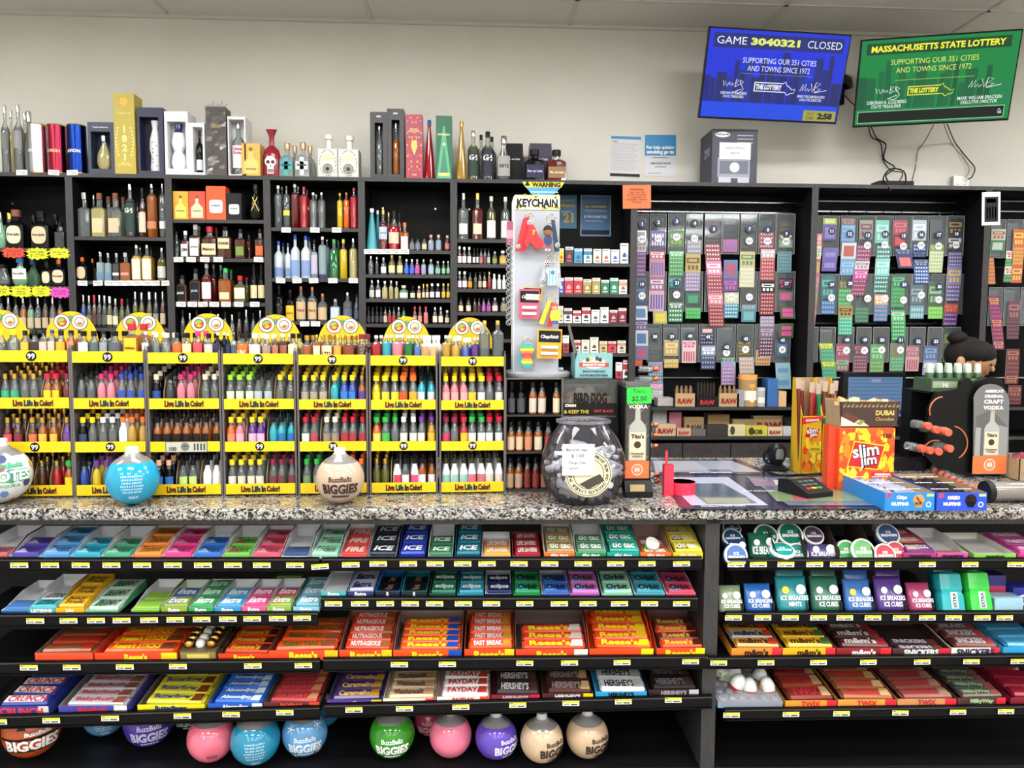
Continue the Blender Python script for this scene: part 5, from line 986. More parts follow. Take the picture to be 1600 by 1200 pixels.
for u, v, r, c, lb, dy, ti in ((1149,868,19,'2c5ca0','royal blue mint tub leaning on the rail',.012,68),(1144,842,17,'20446c','navy mint tub stacked behind the blue one',.09,40),(1143,828,15,'1c3458','dark blue tub at the very back',.15,30),(1196,838,20,'1f6048','forest green mint tub with white rim',.09,50),(1234,836,21,'177060','teal mint tub with white rim upper',.09,50),(1222,862,20,'1a9c90','aqua mint tub lying flat side up',.03,20),(1245,866,18,'14706c','teal tub half behind the aqua one',.05,60),
        (1270,838,17,'4c3c54','plum mint tub at the back',.1,45),(1320,860,17,'38a050','bright green tub seen edge on',.05,75),(1347,861,20,'5a9c58','lime mint tub with white rim',.03,62),(1386,836,19,'3a5480','blue and red tub with white rim',.09,50),(1398,862,17,'b02c3c','red mint tub right one',.04,60),(1381,867,18,'a82838','crimson mint tub left one',.02,60),(1376,820,12,'c8ccd0','grey tub just under the counter',.15,30)):
 tub(u, v, r, c, lb, dy, ti)
# bottle packs of gum (teal, green) and boxes at the right
def gumbottle(u0, u1, vt, vb, col, label, dy=.03):
 f = PC((u0 + u1) / 2, vb, dy); w = (PC(u1, vb, dy).x - PC(u0, vb, dy).x) / 2; h = (vb - vt) * f.y / FPX
 t = thing('gum_bottle', label, 'gum bottle', f, (-.3,0,-CANG))
 MB().lathe([(w * .8,0),(w * .9, h * .05),(w * .9, h * .42),(w * .8, h * .5),(w * .88, h * .58),(w * .86, h * .95),(w * .6, h)], M(col, .2),20, sq=.6, dep=.7).build('bottle_body', t)
 m = MB().box(-w * .2,-w * .66, h * .1, w * .3,-w * .65, h * .5, M('e8f0f0',.35)); m.text('EXTRA',(w * .05,-w * .665, h * .3),(0,0,1),(-1,0,0), h * .36, w * .3, M('1c4c50',.4),.05); m.build('paper_label', t)
gumbottle(1463,1506,892,956,'1c98a0','bright teal bottle of gum pieces beside the green one'); gumbottle(1508,1549,890,956,'2cb83c','bright green bottle of gum pieces')
gumbottle(1455,1492,880,940,'188890','teal gum bottle in the back row',.1); gumbottle(1497,1532,878,940,'28a838','green gum bottle in the back row',.1)
for u0, u1, vt, vb, dy, col, lb, tx in ((1538,1572,888,932,.1,'2c2c78','navy and raspberry mint box above the pale blue one', None),(1552,1600,928,956,.03,'9cc4d8','pale blue mint box lying at the rail', None),(1580,1625,905,956,.08,'2c3498','deep blue mint box at the right edge','OS')):
 f = PC((u0 + u1) / 2, vb, dy); w = (u1 - u0) / 2 * f.y / FPX; h = (vb - vt) * f.y / FPX * .8
 m = MB().box(-w, 0,0, w, .06, h * .5, M('b03058' if 'rasp' in lb else col, .35)).box(-w, .001, h * .5, w, .06, h, M(col, .35))
 if tx: m.text(tx, (0,-.0003, h * .5), FX, FZ, w * 1.4, h * .5, M('f4f4f8',.4),.05)
 solo(m, 'mint_box', lb, 'mint box', f, (0,0,-CANG))
# clear tray of toy eggs
f = PC(1172,1106,.005)
t = thing('egg_tray','clear plastic egg tray with blue edge on the lowest right shelf','egg tray', f, (.16,0,-CANG)); w = .105
m = MB().box(-w, 0,0, w, .2,.004, M('3c90c8',.4)); m.build('blue_base', t)
m = MB(); pl = G('e4e4ec',.35,.1); m.box(-w, 0,.004, w, .2,.022, pl)
for a in range(6):
 for b in range(5): m.lathe([(.014,.022),(.012,.026),(.004,.028)], pl, 10,(-w + .018 + a * .034,.02 + b * .04,0))
m.build('clear_insert', t)
for k, (u, v, s, lk) in enumerate(((1133,1058,1.35,'tilted far left'),(1147,1050,1.25,'upright white'),(1153,1066,1.25,'second in the back'),(1187,1056,1.25,'back right'),(1171,1073,1.25,'front left of two'),(1199,1072,1.25,'front right of two'),(1125,1050,.9,'half hidden green'))):
 p = PC(u, v, .07 if v > 1065 else .13); r = .0195 * s
 e = thing('toy_egg','white and red foil toy egg, %s in the clear tray' % lk, 'toy egg', p, (math.radians((k * 37) % 40 - 20), math.radians((k * 53) % 50 - 25), k),'foil wrapped toy eggs')
 pr = [(r * math.sin(math.pi * q / 8) * (1 - .12 * math.cos(math.pi * q / 8) * -1) + 1e-6,-r * 1.28 * math.cos(math.pi * q / 8)) for q in range(9)]
 MB().lathe(pr[:4], M('d8242c',.3),16).build('red_half', e); MB().lathe(pr[3:], M('f0f0f0',.25),16).build('white_half', e)
 q = MB(); q.disc((0,-r * 1.03, r * .1), r * .35, FX, FZ, M('6ab03c' if k % 3 == 0 else 'e0a040',.4),10); q.build('printed_mark', e)
# ---- round drink balls
def drink_ball(u, vb, rpx, col, label, loc=None, Z=None, clear=0, writing=None, wc='f0f0f0', cap=True, yaw=0, extra=None, dy=None):
 Z = BZ if Z is None else Z
 p = PZ(u, vb, Z); r = rpx * p.y / FPX; p.y += r * .3; p = Vector((P(u, vb, p.y).x, p.y, Z))
 t = thing('round_drink_bottle', label, 'ball shaped drink bottle', p + Vector((0,0,.0005)),(0,0, yaw + math.atan2(-p.x, p.y)))
 n = 16; hR = r * 1.02; body = M(col, .12)
 pr = [(r * math.sin(math.pi * k / n), hR - hR * math.cos(math.pi * k / n)) for k in range(n + 1) if math.pi * k / n < 2.93]
 pr[0] = (.002,0); body_m = [body if pr[k + 1][1] < hR * 1.72 else G('b8b4b4',.4) for k in range(len(pr) - 1)]
 pr.append((r * .22, hR * 2.06)); body_m.append(G('c8c8c8',.4))
 MB().lathe(pr, body_m, 32).build('ball_body', t)
 if cap: MB().lathe([(r * .24, hR * 2.04),(r * .24, hR * 2.24),(r * .21, hR * 2.27)], M('d0d4d8',.3),16).lathe([(r * .27, hR * 2.0),(r * .27, hR * 2.05)], M('c0c4c8',.3),16).build('cap', t)
 wr = lambda p_: (lambda a, e: (math.sin(a) * math.cos(e) * (r + .002),-math.cos(a) * math.cos(e) * (r + .002), hR + math.sin(e) * (hR + .002)))(p_.x / r, (p_.z) / r)
 def words(m, s, x, z, w_, h_, c, it=0, bold=.02, fit=True): m.text(s, (x * r, 0, z * r), FX, FZ, w_ * r, h_ * r, M(c, .35), bold, it, fit, wr)
 m = MB()
 if writing == 'front':
  words(m, 'BIGGIES',0,-.25,1.55,.42, wc, .0,.045); words(m, 'BuzzBallz',0,.14,.95,.2, wc); words(m, '------',0,-.58,.8,.1, wc)
 elif writing == 'right':
  words(m, 'BIGGIES',.75,-.2,1.6,.42, wc, .0,.045); words(m, 'BuzzBallz',.75,.2,1,.2, wc); words(m, '------',.75,-.55,.8,.1, wc)
 elif writing == 'back':
  for k in range(6): words(m, 'iIlliIlIiilIliIllIliil'[k:14 + k],-.05,.25 - k * .12,.8 - .06 * (k % 3),.07, wc, 0,.0)
  words(m, '|||||||||',0,-.6,.4,.14, wc, 0,.02)
 elif writing == 'bar':
  for k in range(3): words(m, 'iIllilIliIlilIl',0,.0 - k * .12,.7,.05, wc, 0,.0)
  words(m, '||||||||',0,-.42,.45,.16,'20181c',0,.02)
 if extra: extra(m, wr, r)
 if m.v: m.build('lettering', t)
 return t
bb = 'on the bottom shelf under the counter'
def pumpkin(m, wr, r):
 k = M('141210',.4)
 def pl(pts): i = len(m.v); m.v += [tuple(wr(Vector((x * r, 0, z * r)))) for x, z in pts]; m.face(range(i, i + len(pts)), k)
 for s in (-.38,.38): pl([(s - .18,.38),(s + .18,.38),(s, .7)])
 for a in range(12): x = -1.3 + a * .22; pl([(x, -.45),(x + .22,-.45),(x + .22,.1),(x, .1)])
 m.text('BIGGIES',(0,0,-.18 * r), FX, FZ, 1.9 * r, .42 * r, M('f0f0f0',.35),.045,0, True, lambda q: tuple(Vector(wr(q)) * 1.008)); m.text('BuzzBallz',(.2 * r, 0,.22 * r), FX, FZ, .9 * r, .14 * r, M('f0f0f0',.35),.04,0, True, lambda q: tuple(Vector(wr(q)) * 1.008))
def snow(m, wr, r):
 for cx, cz in ((-.75,.55),(.7,.62),(-.6,-.75),(.75,-.6)):
  for a in range(6):
   A = a * math.pi / 3; i = len(m.v); d = (math.cos(A), math.sin(A)); n_ = (-d[1] * .02, d[0] * .02)
   m.v += [tuple(wr(Vector(((cx + d[0] * q + n_[0] * s) * r, 0,(cz + d[1] * q + n_[1] * s) * r)))) for q, s in ((0,-1),(.22,-1),(.22,1),(0,1))]; m.face(range(i, i + 4), M('dce8f4',.4))
drink_ball(52,1186,42,'b04a20','orange ball bottle with black jack-o-lantern face ' + bb, writing=None, extra=pumpkin)
drink_ball(165,1152,33,'5a94c4','pale blue ball bottle behind, second from the left ' + bb, writing='back')
drink_ball(234,1169,38,'4a349c','indigo ball bottle with BIGGIES lettering ' + bb, writing='front', wc='c8c4e8')
drink_ball(297,1143,30,'1c4030','dark green ball bottle hidden behind the pink one', writing='front', wc='c0d0c8')
drink_ball(331,1193,37,'d86a80','large pink ball bottle showing its barcode ' + bb, writing='bar', wc='c84860')
drink_ball(400,1198,39,'1f7ca0','teal blue ball bottle showing small print ' + bb, writing='back', wc='b8e0ec')
drink_ball(509,1136,22,'3c90c8','sky blue ball bottle at the back beside the snowflake one', writing=None)
drink_ball(477,1184,36,'5c98cc','light blue ball bottle with snowflakes ' + bb, writing='front', wc='dce8f4', extra=snow)
drink_ball(613,1187,36.5,'2f8420','green ball bottle with white lettering ' + bb, writing='front')
drink_ball(672,1152,27,'a03c54','dark pink ball bottle at the back behind the pink one', writing='front', wc='e0a8b4')
drink_ball(704,1186,34.5,'d8708c','pink ball bottle between the green and purple ones', writing=None)
drink_ball(775,1189,34.5,'5840a8','purple ball bottle with white lettering turned right', writing='right', wc='d8d4f0')
drink_ball(846,1194,35.5,'c0a68a','left beige ball bottle with dark lettering ' + bb, writing='right', wc='2c1c18')
drink_ball(917,1187,35,'bca286','right beige ball bottle, last ' + bb, writing='right', wc='2c1c18')
# ================================================================ cigarettes
random.seed(31)
def cig(u0, u1, vt, vb, top, bot, label, Y=None, mark=None, band=None):
 Y = Y or YB + .03; um = (u0 + u1) / 2; w = (P(u1, vt, Y).x - P(u0, vt, Y).x) / 2 * .97; z0 = P(um, vb, YB).z + .0005; h = P(um, vt, Y).z - z0
 m = MB().box(-w, 0,0, w, .022, h * .56, M(bot, .4)).box(-w, 0, h * .56, w, .022, h, M(top, .4)); m.box(-w * .97,-.0004, h * .8, w * .97,0, h * .97, M(band or 'e4e2dc',.5))
 g = M(mark or '2a2a30',.5); m.poly([(-w * .5,-.0006, h * .42),(0,-.0006, h * .56),(w * .5,-.0006, h * .42),(w * .4,-.0006, h * .30),(-w * .4,-.0006, h * .30)], g).box(-w * .6,-.0006, h * .12, w * .6,-.0002, h * .2, g).box(-w * .8,-.0006, h * .86, w * .5,-.0004, h * .9, M('50505a',.6))
 solo(m, 'cigarette_pack', label, 'cigarette pack',(P(um, vb, Y).x, Y, z0), group='cigarette packs in the bookcase')
CG = [(411,'uppermost',[(873,881,388,'e0c020','e0c020','c83040','yellow'),(883,896,385,'3c3840','2c2a30','d04060','charcoal'),(897,910,388,'3c8cb8','3c8cb8','2c5c88','sea blue'),(912,925,388,'2878a0','d8e8ec','2888a0','teal topped'),(927,939.5,389,'e8e4dc','e8e4dc','a86a38','white camel marked'),(941,953.5,389,'e8e4dc','e0dcd4','a86a38','second white camel marked'),(955,967.5,390,'ececec','ececec','1c5ca8','white with blue block'),(969,982,380,'f0ece8','ececec','1c5ca8','taller white with blue block')]),
      (459,'second',[(873,881,434,'3848a0','3848a0','c8c8d8','indigo'),(882,895.5,433,'b82c3c','b82c3c','d8a0a0','red'),(896.5,910,433,'b02838','b02838','d8a0a0','second red'),(911,924,436,'a89858','8c7c3c','d8d0a0','olive gold'),(925,938,434,'9c8c48','a89858','d8d0a0','taller olive gold'),(939,952,437,'1c7858','186850','c0d8c8','green'),(953,966,434,'1c7858','2c7c60','c0d8c8','taller green'),(967,980,437,'d89878','e8e4e0','8c7060','white with copper top')]),
      (505,'third',[(873,880,478,'c0b090','e0dcd0','605040','narrow cream'),(881,894,481,'3c3838','e8e8e4','383434','black roofed white'),(895,908,485,'b02430','e8e4e0','383434','short red roofed'),(909,922.5,480,'a81c28','e8e4e0','383434','tall red roofed'),(924,937,484,'e0e0dc','e8e8e4','605c58','plain white'),(938,951,480,'e8e8e8','f0f0f0','605c58','tall plain white'),(952,965,484,'802838','702030','c8a0a8','maroon'),(966,979,481,'802838','702030','c8a0a8','taller maroon')]),
      (552,'fourth',[(879,889,524,'e0dcd8','a83038','303030','white over red'),(897,907,531,'a82430','e0dcd8','303030','red peaked'),(908.5,921,531,'d8d0b8','e0dcd0','504840','pale gold'),(922,935,527,'d8d0b8','e4e0d8','504840','taller pale gold'),(936.5,949,533,'b89858','c8b080','504020','gold'),(950,963,533,'b02438','c8404c','302020','crimson'),(964.5,978,532,'b89878','d8d0c4','504840','tan')]),
      (598,'lowest visible',[(962,972,566,'e4e0e0','b83048','303030','white over crimson'),(973,983,562,'b83040','e8e4e4','303030','red over white'),(873,880,574,'2858b0','b83040','e0e0e0','blue and red')])]
for vb, nm, L_ in CG:
 for u0, u1, vt, a, b, mk, lk in L_: cig(u0, u1, vt, vb, a, b, '%s cigarette pack on the %s cigarette shelf' % (lk, nm), mark=mk)
def poster(u0, v0, u1, v1, Y, col, label, lines, group=None, rot=0, border=None, name='poster', cat='poster'):
 x0, z0, x1, z1 = R(u0, v0, u1, v1, Y); w, h = (x1 - x0) / 2,(z1 - z0) / 2
 m = MB().box(-w, -.0008,-h, w, 0, h, M(border or col, .5)); m.box(-w * .95,-.0012,-h * .97, w * .95,-.0008, h * .97, M(col, .5)) if border else None
 for it in lines:
  if it[0] == 'r': _, a, b, c, d, cc = it; m.box(a * w, -.0016, b * h, c * w, -.0012, d * h, M(cc, .5))
  else:
   s, x, z, ww, hh, cc = it[:6]; m.text(s, (x * w, -.0018, z * h), FX, FZ, ww * 2 * w, hh * 2 * h, M(cc, .5), it[6] if len(it) > 6 else .03,0, False, None, .0003)
 return solo(m, name, label, cat, ((x0 + x1) / 2, Y, (z0 + z1) / 2),(0, rot, 0), group)
YP = YK - .016
poster(868,305,901,357, YP, '2c6890','blue poster about tobacco age behind the keychain stand',[('Number of',0,.7,.8,.1,'a89040'),('Tobacco',0,.4,.85,.13,'b89c40',.05),('21',.2,-.35,.6,.3,'b89c40',.05),('(under)',0,.0,.7,.1,'a8b8c0'), ])
poster(907,305.5,954.5,369, YP, '2f5f8c','blue poster saying flavored tobacco is prohibited',[('r',-.8,.34,.8,.58,'1c3448'),('ALL FLAVORED',0,.46,.75,.1,'a0a858',.04),('TOBACCO PRODUCTS',0,.25,.75,.06,'8ca0b0'),('IS PROHIBITED',0,-.05,.75,.1,'c8d8e0',.03),('in this establishment',-.1,-.25,.6,.05,'8ca8bc'),('r',-.92,-.92,.92,-.7,'0c1420')], border='8fa4b0')
poster(953,212.5,1001.5,276.5, YW - .002,'d4d4d8','white notice sheet with blue header on the cream wall',[('r',-.96,.84,.96,.98,'2c84b8'),('r',-.96,-.98,.96,-.84,'1c1c24'),('Notice',-.7,.72,.25,.035,'303038')] + [('r',-.9,.6 - k * .09,.8 - (k % 3) * .12,.615 - k * .09,'8a8a92') for k in range(15)], rot=.02)
poster(1007.5,211,1056,275.5, YW - .002,'d6d8de','blue and white poster about quitting smoking',[('r',-1,.0,1,1,'2484bc'),('For help quitting',0,.38,.9,.12,'f0f4f8',.04),('smoking go to',0,.16,.9,.12,'f0f4f8',.05),('makesmokinghistory.org',0,-.1,.6,.04,'404048'),('1-800-QUIT-NOW',0,-.38,.7,.06,'303038',.03),('(1-800-784-8669)',0,-.55,.5,.04,'505058'),('r',-.8,-.86,.1,-.84,'70747c')], rot=-.01)
poster(973,289,1017,326, YB - .008,'ec6c34','orange warning card taped to the bookcase edge',[('WARNING:',0,.62,.5,.1,'501c10',.03),('Cigars Are Not\nA Safe Alternative\nTo Cigarettes Or\nSmokeless Tobacco\nProducts',0,-.02,.8,.5,'501c10',.02)], rot=-.02, name='warning_card', cat='warning card')
poster(1534,300,1563,352, YB - .008,'d8d8de','white card with a black ticket picture at the right bookcase post',[('r',-.7,-.8,.75,.7,'1c1c20'),('r',-.5,.35,.5,.6,'a8a8a8')] + [('r',-.5 + k * .3,-.6,-.35 + k * .3,.1,'a8a8a8') for k in range(4)], rot=-.04, name='notice_card', cat='notice card')
# ================================================================ lottery tickets
RM = M('a8acb4',.25,'m')
for (ua, ub) in ((993,1262),(1275,1537),(1545,1700)):
 for v in (314,330,418,505,590):
  a, b = P(ua, v, YP - .03), P(ub, v, YP - .03); m = MB().box(0,0,-.004, b.x - a.x, .03,.004, RM if v in (314,330,590) else M('2c2c30',.4))
  solo(m, 'hanging_rail','silver hanging rail %s ticket board %s' % ({314: 'at the very top of the',330: 'above the first tier of the',418: 'above the second tier of the',505: 'above the third tier of the',590: 'below the tiers of the'}[v],'one' if ua < 1000 else 'two' if ua < 1400 else 'three'),'rail', a)
YT = YP - .12
CLP = G('b8c0c4',.13,.05)
def dispenser(u0, u1, v0, v1, num, price, label, nv=None, pv=None, back=None):
 x0, z0, x1, z1 = R(u0, v0, u1, v1, YT); w, h = (x1 - x0) / 2,(z1 - z0); k = YT / FPX
 t = thing('ticket_dispenser', label, 'ticket dispenser',((x0 + x1) / 2, YT, z0), group='clear ticket dispensers')
 m = MB(); m.box(-w, 0,0, w, .001, h, CLP).box(-w, 0,0,-w + .001,.085, h, CLP).box(w - .001,0,0, w, .085, h, CLP).box(-w, 0, h * .55, w, .085, h * .55 + .001, CLP); m.build('clear_case', t)
 ed = G('e4ecf0',.55,.1); MB().box(-w, -.001, h - .002, w, .002, h, ed).box(-w, -.001,0,-w + .0015,.0, h, ed).box(w - .0015,-.001,0, w, 0, h, ed).box(-w, -.001,0, w, 0,.0015, ed).build('bright_edge', t)
 MB().tube([(0,.03, h),(0,.05, h + .02),(.01,.0, h + .035)],.002, BLACK, 5).build('hook', t)
 if back: MB().box(-w * .8,.03, h * .05, w * .8,.034, h * .92, M(back, .6)).build('white_card', t)
 r = 6 * k
 if num:
  zz = h * .72 if nv is None else P(800, nv, YT).z - z0
  MB().disc((0,-.013, zz), r, FX, FZ, M('1a2c50',.4),18).text(num, (0,-.0136, zz), FX, FZ, r * 1.4, r * .9, WHITE, .04).build('number_badge', t, 'dark blue badge with number %s' % num)
 if price:
  zz = h * .30 if pv is None else P(800, pv, YT).z - z0
  MB().disc((0,-.013, zz), r * .95, FX, FZ, WHITE, 18).text(price, (0,-.0136, zz), FX, FZ, r * 1.4, r * .7, M('50607c',.5),.02).build('price_badge', t, 'white badge with a price')
 return t
def soft(c):
 v = [int(c[i:i + 2],16) for i in (0,2,4)]; g = sum(v) / 3; return ''.join('%02x' % max(0, min(255, int(g + (x - g) * .8))) for x in v)
def ticket(uc, v0, v1, wpx, segs, label, shift=0, Y=None, tilt=0):
 """strip of printed tickets; segs (share, base, print colour, style); shift = sideways drift in px to the bottom"""
 Y = Y or YT - .006; k = Y / FPX; top = P(uc, v0, Y); H = top.z - P(uc, v1, Y).z; w = wpx * k / 2; dx = shift * k; m = MB(); tot = sum(s[0] for s in segs); z = 0; bend = .03 * H
 def bx(a, b, c, d, mm, off):   # a,c across (-1..1); b,d down
  def pt(q, s): return (q * w + dx * s / H + .0,-off - bend * math.sin(math.pi * s / H) * .6,-s)
  m.poly([pt(a, d), pt(c, d), pt(c, b), pt(a, b)], mm)
 for sh, base, pc, st in segs:
  hh = H * sh / tot; bm, pm = M(soft(base),.3), M(soft(pc),.3)
  for q in range(2): bx(-1, z + hh * q / 2,1, z + hh * (q + 1) / 2, bm, 0)
  if st == 'dots':
   n_ = max(2, int(hh / k / 5.5))
   for i in range(n_):
    for j in range(5):
     a = -.82 + j * .35; b = z + hh * (i + .3) / n_; bx(a, b, a + .2, b + hh * .38 / n_, pm, .0006)
  elif st == 'bars':
   for j in range(5): a = -.8 + j * .35; bx(a, z + hh * .2, a + .2, z + hh * .9, pm, .0006)
  elif st == 'head':
   bx(-.85, z + hh * .2,.85, z + hh * .5, pm, .0006)
   for j in range(3): a = -.7 + j * .52; bx(a, z + hh * .6, a + .34, z + hh * .85, pm, .0006)
   bx(-.6, z + hh * .28,.5, z + hh * .4, bm, .0009)
  elif st == 'block': bx(-.7, z + hh * .2,.7, z + hh * .85, pm, .0006)
  z += hh
 # give the paper a back
 m.poly([(-w, .0004,0),(w, .0004,0),(w + dx, .0004,-H),(-w + dx, .0004,-H)], M('d8d8d4',.6))
 return solo(m, 'lottery_ticket_strip', label, 'lottery tickets', top, (0, tilt, 0),'scratch tickets on the boards')
B1 = [(992,1013),(1015,1041),(1044,1069),(1071,1098),(1101,1128),(1129,1155),(1157,1183),(1185,1212),(1213,1242)]
B2 = [(1264,1284),(1285,1311),(1313,1340),(1342,1367),(1368,1395),(1397,1424),(1425,1451),(1453,1478),(1479,1506)]
n1 = [('1',348,'$30',372),('2',345,'$30',371),('3',343,'$50',368),('4',346,'$50',370),('5',355, None, 0),('',350, None, 0),('7',354,'$30',373),('8',355,'$30',373),('9',361,'$20',373)]
for k, (a, b) in enumerate(B1):
 nn, nv, pr, pv = n1[k]; dispenser(a, b, 334,397, nn, pr, 'clear ticket case, %s of the first tier on board one' % ORD[k], nv, pv)
 nb = {0: ('19',443,'$10',461),2: ('21',440,'$10',459),5: ('',440,'$10',462),6: ('',440,'$10',462),8: ('27',440,'',0)}.get(k, (None, 0, None, 0))
 dispenser(a, b, 424,487, nb[0], nb[2],'clear ticket case, %s of the second tier on board one' % ORD[k], nb[1], nb[3])
for k, (a, b, nn, nv, pr, pv) in enumerate([(1011,1034,'38',525, None, 0),(1036,1062,'39',525, None, 0),(1064,1090,'40',524, None, 0),(1092,1118,'41',525, None, 0),(1120,1149,'42',541,'$5',550),(1151,1177,'43',528,'$5',545),(1179,1206,'',0, None, 0),(1208,1235,'45',530,'$5',545)]):
 dispenser(a, b, 507,566, nn, pr, 'clear ticket case, %s of the third tier on board one' % ORD[k], nv or None, pv or None, 'c8ccd4' if k in (0,1,2,4) else None)
n2 = [(None, 0, None, 0),('11',356, None, 0),('12',360, None, 0),('13',362,'$20',378),('14',360,'$20',377),('15',362,'$20',379),('16',360,'$20',377),('17',360,'$20',378),('18',358,'$20',376)]
for k, (a, b) in enumerate(B2):
 nn, nv, pr, pv = n2[k]; dispenser(a, b, 337,400, nn, pr, 'clear ticket case, %s of the first tier on board two' % ORD[k], nv or None, pv or None, 'b8c0c8' if k in (6,7) else None)
 nb = {1: ('29',441,'$10',462),2: ('30',439,'$10',462),3: ('',0,'$10',463),4: ('',0,'$10',463),5: ('33',440,'$10',465),6: ('',0,'$10',457),7: ('35',443,'$10',464)}.get(k, (None, 0, None, 0))
 dispenser(a, b, 428,491, nb[0], nb[2],'clear ticket case, %s of the second tier on board two' % ORD[k], nb[1] or None, nb[3] or None)
 nc = {2: ('48',529,'$5',546),3: ('49',529,'$5',546),4: ('50',529,'$5',545),5: ('51',529,'$5',545),6: ('52',531, None, 0),7: ('53',531, None, 0),8: ('54',531, None, 0)}.get(k, (None, 0, None, 0))
 dispenser(a - 4, b - 6,511,566, nc[0], nc[2],'clear ticket case, %s of the third tier on board two' % ORD[k], nc[1] or None, nc[3] or None, 'c0c4cc' if k < 3 else None)
for k, (a, b, v) in enumerate([(1548,1571,343),(1573,1598,343),(1600,1626,343),(1544,1566,449),(1568,1592,449),(1594,1620,449)]): dispenser(a, b, v, v + 60, None, None, 'clear ticket case, %s on the right edge board' % ORD[k], back='c4c8cc')
